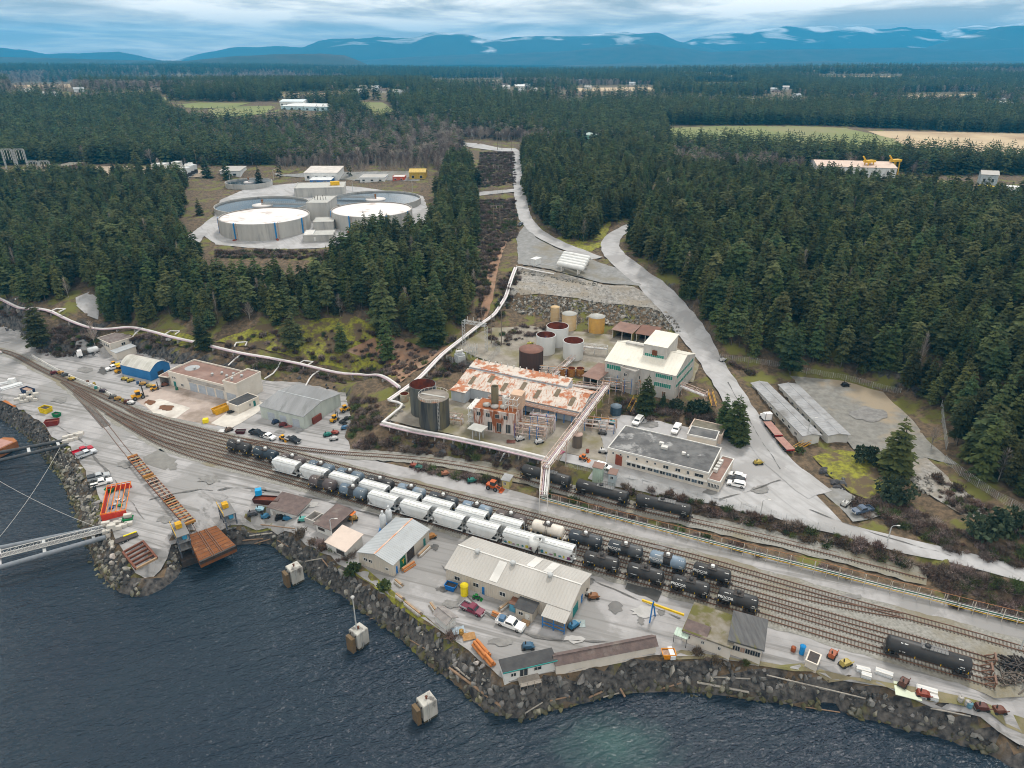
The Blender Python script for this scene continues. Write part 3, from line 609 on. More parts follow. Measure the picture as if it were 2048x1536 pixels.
gsheet('moss_bank',[(1205,492),(1180,505),(1100,480),(1130,470),(1190,440),(1225,437)],M_moss,1,'mossy verge between the two roads')
gsheet('moss_bank',[(1625,912),(1680,900),(1780,915),(1790,960),(1740,1000),(1700,985),(1660,950)],M_moss,1,'mossy rocky knoll beside the lower road')
gsheet('red_soil',[(690,700),(780,660),(870,700),(900,690),(860,725),(800,765),(770,720)],M_red,2,'cleared reddish soil beside the main pipe')
gsheet('weedy_strip',[(700,1140),(720,1128),(800,1190),(850,1235),(880,1258),(840,1245),(790,1205)],M_moss,2,'green grass strip behind the shore boulders')
gsheet('weedy_strip',[(1320,1316),(1360,1300),(1520,1325),(1600,1330),(1700,1348),(2048,1440),(2048,1466),(1900,1412),(1700,1358),(1590,1340),(1440,1318)],mat('weedy_gravel',(.26,.22,.14),(.19,.17,.10),.95,.4,detail=9,c3=(.15,.15,.04),s3=.12,bump=.4),2,'weedy gravel strip behind the right hand boulders')
for i,pts in enumerate([[(330,212),(400,205),(500,206),(470,214),(400,217)],[(415,219),(470,213),(545,212),(560,222),(480,234),(430,236)]]):gsheet('field',pts,M_field,2,['yellow green field far left','bright green field beside the far white barns'][i],grid=14)
gsheet('field',[(1340,256),(1440,252),(1590,252),(1690,256),(1790,278),(1820,298),(1640,306),(1340,295)],M_field,2,'green field beyond the right hand woods',grid=12)
gsheet('field',[(1735,262),(2048,262),(2300,265),(2300,325),(2048,322),(1860,308),(1790,282)],M_tan,2,'tan marsh field at the far right',grid=12)
for pts,m,lab in[([(1640,152),(1790,152),(1800,158),(1640,160)],M_tan,'thin tan clearing far right'),([(1390,168),(1480,167),(1490,173),(1395,175)],M_field,'small far green field right of centre'),([(1850,168),(2000,170),(2010,178),(1860,176)],M_tan,'narrow tan clearing near the right edge'),([(720,205),(765,205),(790,222),(760,235),(725,222)],M_field,'small field left of the centre road'),([(860,162),(1000,160),(1010,167),(870,169)],M_dirt,'brown clearing far away in the centre'),([(1150,176),(1300,174),(1310,181),(1160,183)],M_tan,'tan clearing right of the far centre'),([(560,188),(690,186),(700,194),(570,196)],M_dirt,'brown clearing above the far white barns'),([(190,196),(330,194),(335,201),(195,203)],M_field,'thin green clearing far left'),([(1480,198),(1600,196),(1610,205),(1490,206)],M_dirt,'brown clearing above the right hand field'),([(1800,190),(1950,188),(1960,197),(1810,198)],M_tan,'tan clearing above the marsh field'),([(1090,206),(1170,205),(1180,213),(1100,214)],M_field,'small green clearing beyond the bend'),([(20,170),(140,168),(150,175),(30,177)],M_tan,'narrow tan clearing near the left horizon')]:gsheet('field',pts,m,2,lab,grid=30)
# stains and patched asphalt
def blob(name,u,v,ru,rv,m,layer,label,n=18,seed=0):
 r=random.Random(seed+int(u));gsheet(name,[(u+ru*math.cos(a)*k,v+rv*math.sin(a)*k)for a,k in((2*math.pi*i/n,r.uniform(.72,1.1))for i in range(n))],m,layer,label,grid=1.5)
M_rustst=mat('rust_stain',(.17,.075,.035),(.12,.06,.03),.9,1)
blob('rust_stain',300,806,13,5,M_rustst,4,'small rust stain on the concrete slab');blob('rust_stain',332,817,17,6,M_rustst,4,'larger rust stain on the concrete slab')
blob('wet_patch',1230,1216,16,13,M_puddle,3,'dark wet patch right of the corrugated workshop');blob('wet_patch',1180,1163,10,7,M_puddle,3,'dark patch at the workshop corner');blob('wet_patch',870,1096,9,6,M_puddle,3,'dark round patch between the two workshops');blob('wet_patch',886,1180,16,5,M_puddle,3,'dark wet streak left of the yellow tank');blob('wet_patch',1282,1244,8,7,M_puddle,3,'dark spot near the blue crane post');blob('wet_patch',1322,1226,10,6,M_puddle,3,'dark spot beside the yellow crane beam');blob('wet_patch',206,742,10,9,M_puddle,3,'dark wet patch in front of the old house',seed=3)
gsheet('asphalt_patch',[(1256,1165),(1322,1184),(1316,1204),(1249,1180)],mat('new_asphalt',(.085,.083,.08),(.06,.06,.058),.9,.8),3,'fresh dark asphalt patch beside the tank cars',grid=1.5)
blob('asphalt_patch',343,933,13,9,mat('old_patch',(.22,.215,.20),(.18,.175,.165),.9,.6),3,'oval patched asphalt left of the tracks')
gsheet('asphalt_patch',[(285,916),(318,899),(352,920),(330,940),(290,928)],mat('old_patch',(.2,.2,.2)),2,'square patched asphalt beside the flat cars')
# ------------------------------------------------------------------ building kit
class B:pass
def frame(A,B_,C,z=None,ch=0):
 a,b,c=G(*A),G(*B_),G(*C)
 if ch:c=a
 if z is None:z=float(min(a[2],b[2],c[2])if max(a[2],b[2],c[2])-min(a[2],b[2],c[2])>.8 else np.mean([a[2],b[2],c[2]]))
 a,b,c=P(*A,z),P(*B_,z),P(*C,z+ch);ex=(b-a)[:2];Ln=float(np.linalg.norm(ex));ex/=Ln;ey=np.array([-ex[1],ex[0]]);D=float((c-a)[:2]@ey)
 if abs(D)<1:D=4.0
 f=B();f.L=Ln;f.D=abs(D);f.z=z;f.rz=math.atan2(ex[1],ex[0]);ct=a[:2]+ex*Ln/2+ey*D/2;f.c=(float(ct[0]),float(ct[1]),z);f.back=D>0;f.a=a;f.b=b
 return f
def height(f,v,at='a'):
 p=getattr(f,at);return zat(p[0],p[1],v)-f.z
M_glass=mat('dark_glass',(.02,.025,.03),(.035,.04,.045),.15,1.0,spec=.6)
M_trim=mat('white_trim',(.66,.65,.62),rough=.6)
def corr(m,p0,p1,z0,z1a,z1b=None,pitch=.5,dep=.045,below=.5):
 """Ribbed sheet wall from p0 to p1; the top may slope from z1a to z1b."""
 p0=np.array(p0,float);p1=np.array(p1,float);d=p1-p0;ln=np.linalg.norm(d);d/=ln;nrm=np.array([d[1],-d[0]]);n=max(2,int(ln/pitch));z1b=z1a if z1b is None else z1b
 vs=[];pts=[]
 for i in range(n):
  for f_,o in((0,0),(.3,0),(.5,dep),(.8,dep)):pts.append(((i+f_)/n,o))
 pts.append((1,0))
 for t,o in pts:
  q=p0+d*ln*t+nrm*o;vs+=[(q[0],q[1],z0-below),(q[0],q[1],z1a+(z1b-z1a)*t)]
 return m.add(vs,[(2*i,2*i+2,2*i+3,2*i+1)for i in range(len(pts)-1)])
def ribroof(m,c00,c10,c11,c01,pitch=.6,dep=.05,thick=.12):
 """Ribbed roof slope: c00-c10 eave, c01-c11 ridge; ribs run up the slope."""
 c=[np.array(q,float)for q in(c00,c10,c11,c01)];ln=np.linalg.norm(c[1]-c[0]);n=max(2,int(ln/pitch));nrm=np.cross(c[1]-c[0],c[3]-c[0]);nrm/=np.linalg.norm(nrm)
 pts=[]
 for i in range(n):pts+=[(i/n,0),((i+.7)/n,0),((i+.78)/n,dep),((i+.92)/n,dep)]
 pts.append((1,0));vs=[]
 for t,o in pts:vs+=[c[0]+(c[1]-c[0])*t+nrm*o,c[3]+(c[2]-c[3])*t+nrm*o]
 m.add(vs,[(2*i,2*i+2,2*i+3,2*i+1)for i in range(len(pts)-1)])
 lo=[q-nrm*thick for q in c];m.add(c+lo,[(7,6,5,4),(0,4,5,1),(1,5,6,2),(2,6,7,3),(3,7,4,0)]);return m
def side_xf(f,side):
 h,d=f.L/2,f.D/2
 return{'F':((-h,-d),(1,0),f.L),'R':((h,-d),(0,1),f.D),'B':((h,d),(-1,0),f.L),'L':((-h,d),(0,-1),f.D)}[side]
def opening(root,f,side,x0,x1,z0,z1,name='window',m=None,fm=None,out=.05,bars=1,mull=True):
 """A window or door standing in a wall: proud frame with its pane as a sub-part. x0, x1 are fractions of the wall."""
 o,ax,ln=side_xf(f,side);nx,ny=ax[1],-ax[0];a=x0*ln;b=x1*ln
 def bx(mb,a,b,z0,z1,o0,o1):
  p=[(o[0]+ax[0]*t+nx*q,o[1]+ax[1]*t+ny*q)for t,q in((a,o0),(b,o0),(b,o1),(a,o1))];mb.prism(p if True else p[::-1],z0,z1)
 if name=='window':
  fr=MB();w=.09
  for q in((a-w,a,z0-w,z1+w),(b,b+w,z0-w,z1+w),(a,b,z0-w,z0),(a,b,z1,z1+w)):bx(fr,*q,-.05,out+.05)
  for i in range(1,bars+1):
   t=a+(b-a)*i/(bars+1);bx(fr,t-.04,t+.04,z0,z1,-.05,out+.03)
  wdw=fr.build('window',fm or M_trim,root);pn=MB();bx(pn,a,b,z0,z1,-.05,out);pn.build('pane',m or M_glass,wdw);return wdw
 d=MB();bx(d,a,b,z0,z1,-.05,out+.02);dr=d.build(name,m or M_trim,root)
 if name in('garage_door','roller_door'):
  s=MB();k=max(3,int((z1-z0)/.55))
  for i in range(1,k):z=z0+(z1-z0)*i/k;bx(s,a,b,z-.03,z+.03,out,out+.05)
  s.build('door_rib',m or M_trim,dr,kind='stuff')
 elif name=='door':
  s=MB();bx(s,b-.2,b-.12,z0+.95,z0+1.1,out,out+.09);s.build('handle',M_steel,dr)
 return dr
def building(name,label,f,h,wall,roofm,kind='gable',rise=1.5,ridge='x',over=.3,ribw=False,ribr=False,cat='building',group=None,below=.8,par=.35,trim=None,rp=.6,open_sides='',wname='wall'):
 root=thing(name,label,cat,f.c,f.rz,group);hx,hy=f.L/2,f.D/2
 ra,rb=(0,0)
 def top(x,y):
  if kind=='gable':return h+(rise*(1-abs(y)/hy)if ridge=='x' else rise*(1-abs(x)/hx))
  if kind=='shed':return h+rise*(y+hy)/f.D if ridge=='x' else h+rise*(x+hx)/f.L
  return h
 cs=[(-hx,-hy),(hx,-hy),(hx,hy),(-hx,hy)];names='FRBL'
 for i in range(4):
  if names[i]in open_sides:continue
  a,b=cs[i],cs[(i+1)%4];w=MB();mid=((a[0]+b[0])/2,(a[1]+b[1])/2);za,zb,zm=top(*a),top(*b),top(*mid)
  segs=[(a,mid,za,zm),(mid,b,zm,zb)]if kind=='gable' and abs(zm-za)>.05 else[(a,b,za,zb)]
  for p,q,z0,z1 in segs:
   if ribw:corr(w,p,q,0,z0,z1,below=below)
   else:w.add([(p[0],p[1],-below),(q[0],q[1],-below),(q[0],q[1],z1),(p[0],p[1],z0)],[(0,1,2,3)])
  w.build(wname,wall,root)
 o=over
 if kind=='flat':
  if par:
   ed=MB()
   for x0,x1,y0,y1 in((-hx-.12,hx+.12,-hy-.12,-hy+.14),(-hx-.12,hx+.12,hy-.14,hy+.12),(-hx-.12,-hx+.14,-hy+.14,hy-.14),(hx-.14,hx+.12,-hy+.14,hy-.14)):ed.box(x0,x1,y0,y1,h-.25,h+par)
   ed.build('parapet',trim or wall,root)
  MB().box(-hx+(.14 if par else-o),hx-(.14 if par else-o),-hy+(.14 if par else-o),hy-(.14 if par else-o),h-.2,h+.02 if par else h+.18).build('roof',roofm,root)
 else:
  def slope(c):
   m=MB()
   if ribr:ribroof(m,*c,pitch=rp)
   else:ribroof(m,*c,pitch=99,dep=0,thick=.14)
   return m.build('roof',roofm,root)
  if kind=='gable' and ridge=='x':
   k=rise/hy;slope(((-hx-o,-hy-o,h-o*k+.05),(hx+o,-hy-o,h-o*k+.05),(hx+o,0,h+rise+.05),(-hx-o,0,h+rise+.05)))
   slope(((hx+o,hy+o,h-o*k+.05),(-hx-o,hy+o,h-o*k+.05),(-hx-o,0,h+rise+.05),(hx+o,0,h+rise+.05)))
   MB().box(-hx-o,hx+o,-.18,.18,h+rise+.03,h+rise+.12).build('ridge_cap',trim or roofm,root)
  elif kind=='gable':
   k=rise/hx;slope(((-hx-o,hy+o,h-o*k+.05),(-hx-o,-hy-o,h-o*k+.05),(0,-hy-o,h+rise+.05),(0,hy+o,h+rise+.05)))
   slope(((hx+o,-hy-o,h-o*k+.05),(hx+o,hy+o,h-o*k+.05),(0,hy+o,h+rise+.05),(0,-hy-o,h+rise+.05)))
   MB().box(-.18,.18,-hy-o,hy+o,h+rise+.03,h+rise+.12).build('ridge_cap',trim or roofm,root)
  elif ridge=='x':
   k=rise/f.D;slope(((-hx-o,-hy-o,h-o*k+.05),(hx+o,-hy-o,h-o*k+.05),(hx+o,hy+o,h+rise+o*k+.05),(-hx-o,hy+o,h+rise+o*k+.05)))
  else:
   k=rise/f.L;slope(((-hx-o,hy+o,h-o*k+.05),(-hx-o,-hy-o,h-o*k+.05),(hx+o,-hy-o,h+rise+o*k+.05),(hx+o,hy+o,h+rise+o*k+.05)))
 return root
def pbox(root,name,m,x,y,z,sx,sy,sz):return MB().box(x-sx/2,x+sx/2,y-sy/2,y+sy/2,z,z+sz).build(name,m,root)
def roof_vent(root,x,y,z,r=.55,hh=1.0,m=None):
 v=MB().lathe([(r*.7,z-.3),(r*.7,z+hh*.45),(r,z+hh*.5),(r*1.05,z+hh*.75),(r*.8,z+hh),(.01,z+hh*1.08)],14).build('roof_vent',m or M_hl,root);v.location=(x,y,0);return v
M_cor=mat('beige_sheet_wall',(.53,.48,.41),(.45,.41,.35),.7,.5,c3=(.36,.31,.25),s3=.2,lo3=.58,hi3=.8,stretch=(1,1,.3))
M_rfw=mat('pale_sheet_roof',(.44,.425,.40),(.375,.36,.335),.6,.15,c3=(.44,.42,.39),s3=.3,lo3=.55,hi3=.75,stretch=(1,.4,1))
M_rfg=mat('grey_sheet_roof',(.40,.425,.44),(.34,.36,.375),.6,.2,c3=(.30,.31,.31),s3=.3,lo3=.55,hi3=.75)
M_cream_w=mat('cream_wall',(.66,.60,.53),(.57,.52,.45),.8,.4,c3=(.45,.40,.34),s3=.25,lo3=.58,hi3=.8,stretch=(1,1,.3))
M_shing=mat('brown_shingle',(.155,.115,.105),(.105,.08,.075),.95,.8,detail=9,c3=(.20,.17,.15),s3=.3,lo3=.55,hi3=.7,bump=.4,bscale=3)
M_tar=mat('tar_roof',(.085,.085,.087),(.15,.15,.15),.9,.25,detail=7,lo=.42,hi=.6,c3=(.30,.30,.30),s3=.14,lo3=.56,hi3=.62)
M_brr=mat('brown_gravel_roof',(.25,.155,.125),(.195,.125,.105),.95,.4,c3=(.30,.21,.18),s3=.15)
M_dkr=mat('dark_felt_roof',(.045,.045,.048),(.07,.07,.07),.9,.6)
M_grw=mat('grey_render',(.42,.40,.37),(.33,.31,.29),.9,.5,c3=(.25,.23,.20),s3=.25,lo3=.52,hi3=.72)
M_teal=paint('1C7A78');M_blue=paint('1E6FB5');M_grn=paint('12694F')
# --- corrugated workshop
f=frame((893,1163),(1138,1249),(1177,1175));hh=3.9
ws=building('corrugated_workshop','long pale corrugated workshop with three roof turbines',f,hh,M_cor,M_rfw,rise=1.9,ribw=True,ribr=True,rp=.75,over=.25,cat='workshop',trim=M_trim)
for x in(.12,.42,.72):roof_vent(ws,-f.L/2+f.L*(x+.05),-.6,hh+1.75,.6,1.05)
for x0,m in((.36,M_trim),(.56,mat('lighter_panel',(.66,.645,.61))),(.70,M_trim)):
 k=1.9/(f.D/2);x=-f.L/2+f.L*x0;d=.15
 q=MB();y0,y1=(.4,f.D/2-.3)if x0!=.36 else(-f.D/2+.4,-.6)
 q.add([(x,y0,hh+1.9-abs(y0)*k+d),(x+1.9,y0,hh+1.9-abs(y0)*k+d),(x+1.9,y1,hh+1.9-abs(y1)*k+d),(x,y1,hh+1.9-abs(y1)*k+d)],[(0,1,2,3)]);q.build('roof_panel',m,ws)
for a,b in((.075,.12),(.235,.28),(.455,.5)):opening(ws,f,'F',a,b,1.5,2.5,bars=1)
opening(ws,f,'F',.308,.328,0,2.1,'door',M_blue);opening(ws,f,'R',.15,.4,0,2.6,'garage_door',M_teal);opening(ws,f,'R',.55,.62,0,2.2,'door',M_blue)
WSF=f
# lean-to canopy with timber racks, dark roofed cabin, blue shed at its front right
f=frame((1085,1254),(1128,1269),(1140,1245))
cn_=thing('timber_canopy','pale canopy on blue posts over stacked timber','canopy',f.c,f.rz);hx,hy=f.L/2,f.D/2
ribroof(MB(),(-hx-.3,-hy-.3,3.2),(hx+.3,-hy-.3,3.2),(hx+.3,hy+.6,4.0),(-hx-.3,hy+.6,4.0),.5).build('roof',M_rfw,cn_)
for x in(-hx,0,hx):MB().bar((x,-hy,-.3),(x,-hy,3.2),.16).build('post',M_blue,cn_)
for z in(.8,1.7):MB().bar((-hx,-hy,z),(hx,-hy,z),.14).build('rack_beam',M_blue,cn_)
M_wood=mat('timber',(.40,.27,.16),(.30,.20,.12),.9,1.2);M_wood2=mat('grey_timber',(.33,.30,.26),(.25,.22,.19),.9,1.2)
for i in range(9):
 o=MB().box(-hx+.2,hx-.2,-.09,.09,-.09,.09).build('plank',M_wood if i%3 else M_wood2,None,label=f'sawn planks stacked under the pale canopy',cat='plank',group='planks under the canopy',loc=(f.c[0]-math.sin(f.rz)*(-hy+.5+.3*(i%3)),f.c[1]+math.cos(f.rz)*(-hy+.5+.3*(i%3)),f.z+.1+.2*(i//3)),rz=f.rz)
f=frame((1031,1234),(1064,1246),(1076,1222));o=building('cabin','small cabin with flat dark roof against the workshop',f,2.9,M_cor,M_dkr,'shed',rise=.3,over=.35)
opening(o,f,'F',.2,.45,1.2,2.0);opening(o,f,'F',.6,.85,0,2.0,'door',M_trim)
st=MB();[st.box(-.9,.9,-.3+.28*i,0+.28*i,-.3,.15+.16*i)for i in range(4)];st.build('steps',M_wood,o).location=(f.L*.2,-f.D/2-1.1,0)
f=frame((1019,1222),(1030,1226),(1034,1214));building('small_shed','tiny blue shed with rusty roof beside the dark roofed cabin',f,2.2,paint('5FA3C0'),paint('6B4A3A'),'shed',rise=.2,over=.15)
# --- grey roofed workshop with orange ridge stripe
f=frame((719,1127),(788,1153),(856,1080));hh=max(3.4,min(5,height(f,1104)))
gw=building('grey_roof_workshop','beige workshop with grey roof, orange ridge stripe and green door',f,hh,M_cor,M_rfg,rise=1.3,ridge='y',ribw=True,ribr=True,over=.25,cat='workshop',trim=mat('orange_ridge',(.55,.20,.07),(.60,.52,.46),.7,.4))
opening(gw,f,'F',.16,.25,1.6,2.4);opening(gw,f,'F',.30,.39,1.6,2.4);opening(gw,f,'F',.78,.86,1.2,1.8)
gd=opening(gw,f,'R',.17,.32,0,3.0,'garage_door',M_grn);text(gd,'T',1.6,(f.L/2+.14,-f.D/2+f.D*.245,1.7),(math.pi/2,0,math.pi/2),M_yel);opening(gw,f,'R',.06,.1,0,2.1,'door',M_blue);opening(gw,f,'R',.36,.56,0,3.1,'doorway',M_steel);opening(gw,f,'R',.82,.88,0,2.1,'door',M_teal)
# --- brown roofed sheds by the shore
f=frame((542,1032),(596,1047),(609,1020));o=building('white_shed','white shed with brown roof left of the concrete bins',f,3.0,M_trim,M_shing,'shed',rise=.7,over=.5);opening(o,f,'F',.1,.2,0,2.0,'door',M_grw)
f=frame((634,1063),(664,1075),(706,1042));o=building('open_shed','low brown roofed shed open on its right side',f,2.6,M_trim,M_shing,'shed',rise=.6,over=.5,open_sides='R')
sg=opening(o,f,'F',.12,.55,.9,1.7,'sign',M_steel,out=.03);
f=frame((654,1098),(693,1117),(718,1088));o=building('pink_roof_shed','small white shed with pale pink roof near the boulders',f,2.2,M_trim,mat('pink_roof',(.62,.52,.45),(.55,.46,.40),.7,.5),'shed',rise=1.1,ridge='y' if False else 'x',over=.3);opening(o,f,'F',.52,.92,.4,1.6,'doorway',M_steel)
f=frame((871,1243),(894,1262),(912,1250));o=building('small_white_hut','small square white hut with grey pyramid roof',f,2.3,M_trim,mat('weathered_roof',(.21,.19,.185),(.30,.28,.265),.9,.8),'gable',rise=.7,ridge='x',over=.45,cat='hut');opening(o,f,'R',.3,.7,0,1.8,'door',M_trim)
f=frame((1009,1364),(1110,1340),(1104,1318));o=building('blue_trim_cabin','white cabin with dark flat roof and turquoise trim by the shore',f,2.6,mat('white_board',(.70,.70,.68),(.60,.60,.58),.7,.5),M_dkr,'flat',par=0,over=.3,cat='cabin')
MB().box(-f.L/2-.32,f.L/2+.32,-f.D/2-.34,-f.D/2-.3,2.55,2.76).build('fascia',paint('3FB5AE'),o)
opening(o,f,'F',.3,.45,.5,2.2,bars=1);opening(o,f,'F',.13,.22,1.0,1.8);opening(o,f,'F',.58,.72,1.2,2.0)
dk=MB();[dk.box(-2.6,1.6,-f.D/2-2.3+.23*i,-f.D/2-2.3+.23*i+.2,.28,.34)for i in range(10)];dk.build('deck',M_wood2,o,kind='stuff')
rl=MB();[rl.bar((x,-f.D/2-2.3,-.5),(x,-f.D/2-2.3,1.2),.08)for x in(-2.6,-1.2,.2,1.6)];rl.bar((-2.6,-f.D/2-2.3,1.15),(1.6,-f.D/2-2.3,1.15),.08);rl.build('deck_railing',M_wood2,o)
f=frame((1112,1345),(1311,1306),(1300,1287));o=building('long_brown_shed','long low shed with brown shingle roof along the boulders',f,2.2,M_cream_w,M_shing,'gable',rise=.9,over=.35)
f=frame((1364,1283),(1458,1318),(1480,1262));o=building('mossy_roof_building','low white building with mossy flat roof beside the tank cars',f,3.0,M_cream_w,mat('mossy_roof',(.24,.22,.19),(.13,.11,.05),.95,.35,detail=9,c3=(.11,.105,.03),s3=.2,lo3=.5,hi3=.58),'flat',par=0,over=.25)
for a in(.1,.4,.75):opening(o,f,'F',a,a+.05,1.4,2.1)
ln=ribroof(MB(),(-f.L/2-.1,-f.D/2-.5,3.1),(-f.L/2+f.L*.5,-f.D/2-.5,3.1),(-f.L/2+f.L*.5,-f.D/2+3,3.5),(-f.L/2-.1,-f.D/2+3,3.5),99,0).build('lower_roof',M_shing,o)
f=frame((1455,1308),(1519,1327),(1532,1272));o=building('grey_roof_building','white building with dark grey mossy roof and broken windows',f,3.8,M_cream_w,mat('slate_roof',(.075,.075,.078),(.12,.12,.12),.9,.5,stretch=(3,.4,1),c3=(.12,.115,.03),s3=.12,lo3=.6,hi3=.66),'flat',par=0,over=.4)
for i in range(6):opening(o,f,'F',.05+.155*i,.05+.155*i+.13,1.6,2.7,m=[M_glass,mat('board',(.35,.22,.16))][i==2],fm=M_grw)
f=frame((1609,1332),(1632,1342),(1640,1322));building('roofless_bin','small white bin with an orange machine inside near the shore',f,1.6,M_cream_w,M_steel,'flat',par=.05,over=0,cat='bin')
f=frame((1345,1285),(1372,1296),(1380,1284));o=thing('green_canopy','small pale green canopy left of the mossy roofed building','canopy',f.c,f.rz);ribroof(MB(),(-f.L/2,-f.D/2,2.2),(f.L/2,-f.D/2,2.2),(f.L/2,f.D/2,2.6),(-f.L/2,f.D/2,2.6),.5).build('roof',mat('pale_green_sheet',(.47,.58,.50),(.38,.47,.40),.6,.6),o)
for x in(-1,1):
 for y in(-1,1):MB().bar((x*f.L*.46,y*f.D*.46,-.3),(x*f.L*.46,y*f.D*.46,2.3),.1).build('post',M_steel,o)
# --- left side: garage, blue shed, grey shed, old house
M_gar=mat('garage_wall',(.68,.63,.56),(.60,.55,.48),.8,.4,c3=(.48,.43,.37),s3=.25,lo3=.6,hi3=.8)
hh=5.3;f=frame((342,771),(453,800),(393,722),ch=hh)
gr=building('vehicle_garage','long cream garage with brown flat roof and five bay doors',f,hh,M_gar,M_brr,'flat',par=.5,trim=M_gar,cat='garage')
M_gdoor=mat('garage_door_grey',(.43,.47,.52),(.36,.39,.43),.7,.6)
for a,b in((.37,.50),(.53,.655),(.68,.81),(.84,.97)):opening(gr,f,'F',a,b,0,hh*.62,'garage_door',M_gdoor)
opening(gr,f,'F',.06,.085,hh*.62,hh*.75);opening(gr,f,'F',.1,.125,hh*.62,hh*.75);opening(gr,f,'F',.07,.11,0,2.1,'door',M_teal);opening(gr,f,'F',.21,.25,1,1.8)
MB().box(-f.L/2+f.L*.36,f.L/2,-f.D/2-.2,-f.D/2+.02,hh*.70,hh*.92).build('fascia_panel',M_grw,gr)
for x,y in((-.25,.0),(.12,-.1),(.2,.1),(.33,0),(.36,.2)):roof_vent(gr,x*f.L,y*f.D,hh+.1,.5,.9)
pd=MB().lathe([(.01,hh+.05),(2.6,hh+.05)],20).build('roof_pool',M_rfg,gr);pd.location=(-f.L*.32,f.D*.05,0)
f2=frame((453,801),(479,808),(529,783))
g2=building('garage_tower','taller cream end block of the vehicle garage',f2,hh+1.9,M_gar,M_brr,'flat',par=.5,trim=M_gar,cat='garage');opening(g2,f2,'F',.12,.85,0,hh*.62,'garage_door',M_gdoor)
roof_vent(g2,0,0,hh+2.0,.5,.9);roof_vent(g2,-1,-f2.D*.3,hh+2.0,.5,.9)
f=frame((456,820),(478,828),(513,806));o=building('block_annex','small low block annex with dark roof in front of the garage',f,2.8,M_gar,M_dkr,'flat',par=.2,trim=M_gar);opening(o,f,'R',.72,.82,0,2.1,'door',M_teal);opening(o,f,'R',.52,.58,1,1.9)
f=frame((322,770),(340,773),(372,748));building('lean_to_shed','open fronted lean to at the left end of the garage',f,3.6,M_grw,M_brr,'flat',par=.15,open_sides='F',trim=M_gar)
# blue arched shed
f=frame((245,748),(303.5,762),(341,744));hh=4.0;root=thing('blue_shed','blue walled shed with white arched roof','shed',f.c,f.rz);hx,hy=f.L/2,f.D/2;Mb=mat('bright_blue_sheet',(.03,.18,.42),(.025,.14,.34),.6,.5)
for p,q in(((-hx,-hy),(hx,-hy)),((hx,hy),(-hx,hy))):corr(MB(),p,q,0,3.7,below=.6).build('wall',Mb,root)
NA=14;arc=[(-hy+2*hy*i/NA,3.7+2.3*math.sin(math.pi*i/NA))for i in range(NA+1)]
for x in(-hx,hx):
 w=MB();vs=[(x,-hy,-.6),(x,hy,-.6)]+[(x,y,z)for y,z in arc[::-1]];w.add(vs,[tuple(range(len(vs)))if x>0 else tuple(range(len(vs)-1,-1,-1))]);w.build('end_wall',Mb,root)
w=MB();vs=[(x,y*1.02,z+.08)for x in(-hx-.3,hx+.3)for y,z in arc];n=NA+1;w.add(vs,[(i,n+i,n+i+1,i+1)for i in range(NA)],True);w.build('arched_roof',mat('dirty_white_fabric',(.58,.57,.52),(.45,.44,.40),.7,.3,c3=(.36,.35,.30),s3=.2),root)
for i in range(6):
 x=-hx+(i+.5)*2*hx/6;w=MB();vs=[(x+dx,y*1.02,z+.13)for dx in(-.1,.1)for y,z in arc];w.add(vs,[(j,n+j,n+j+1,j+1)for j in range(NA)],True);w.build('roof_hoop',M_trim,root)
opening(root,f,'R',.35,.65,0,2.4,'doorway',M_steel)
# grey metal shed
f=frame((523.5,836),(609.7,858.5),(685.6,812));hh=4.5;Mg=mat('pale_green_sheet_wall',(.50,.54,.49),(.43,.47,.43),.7,.5,c3=(.36,.38,.34),s3=.25,stretch=(1,1,.3))
gs=building('grey_metal_shed','large pale green metal shed with streaky grey roof',f,hh,Mg,mat('streaky_roof',(.30,.31,.32),(.21,.215,.22),.6,.12,detail=8,stretch=(1.6,.3,1),c3=(.16,.165,.165),s3=.3,lo3=.56,hi3=.72),rise=1.4,ridge='x',ribw=True,ribr=True,over=.25,cat='shed',trim=M_rfg)
for a,b in((.17,.33),(.45,.60),(.74,.90)):opening(gs,f,'F',a,b,0,3.0,'garage_door',M_gdoor)
opening(gs,f,'R',.2,.42,0,2.2,'tool_shelf',paint('7A3A2C'),out=.6)
# old house
f=frame((200,700),(226,712),(256,690));o=building('old_house','derelict cream two storey house below the rock face',f,5.2,M_gar,mat('broken_roof',(.13,.095,.085),(.22,.20,.19),.95,.7),'flat',par=.1,over=.3,cat='house',trim=M_gar)
for a in(.05,.28,.5,.66,.8):opening(o,f,'F',a,a+.1,3.3,4.3)
opening(o,f,'F',.45,.55,1,1.8);opening(o,f,'R',.45,.6,3.2,4.2)
f=frame((226,715),(236,720),(262,702));building('house_annex','low annex with white sloping roof right of the old house',f,3.0,M_gar,M_rfg,'shed',rise=.4,over=.3)
f=frame((246,736),(262,738),(275,722));building('small_shed','small dark roofed shed behind the blue shed',f,2.4,M_grw,M_shing,'shed',rise=.3,over=.2)
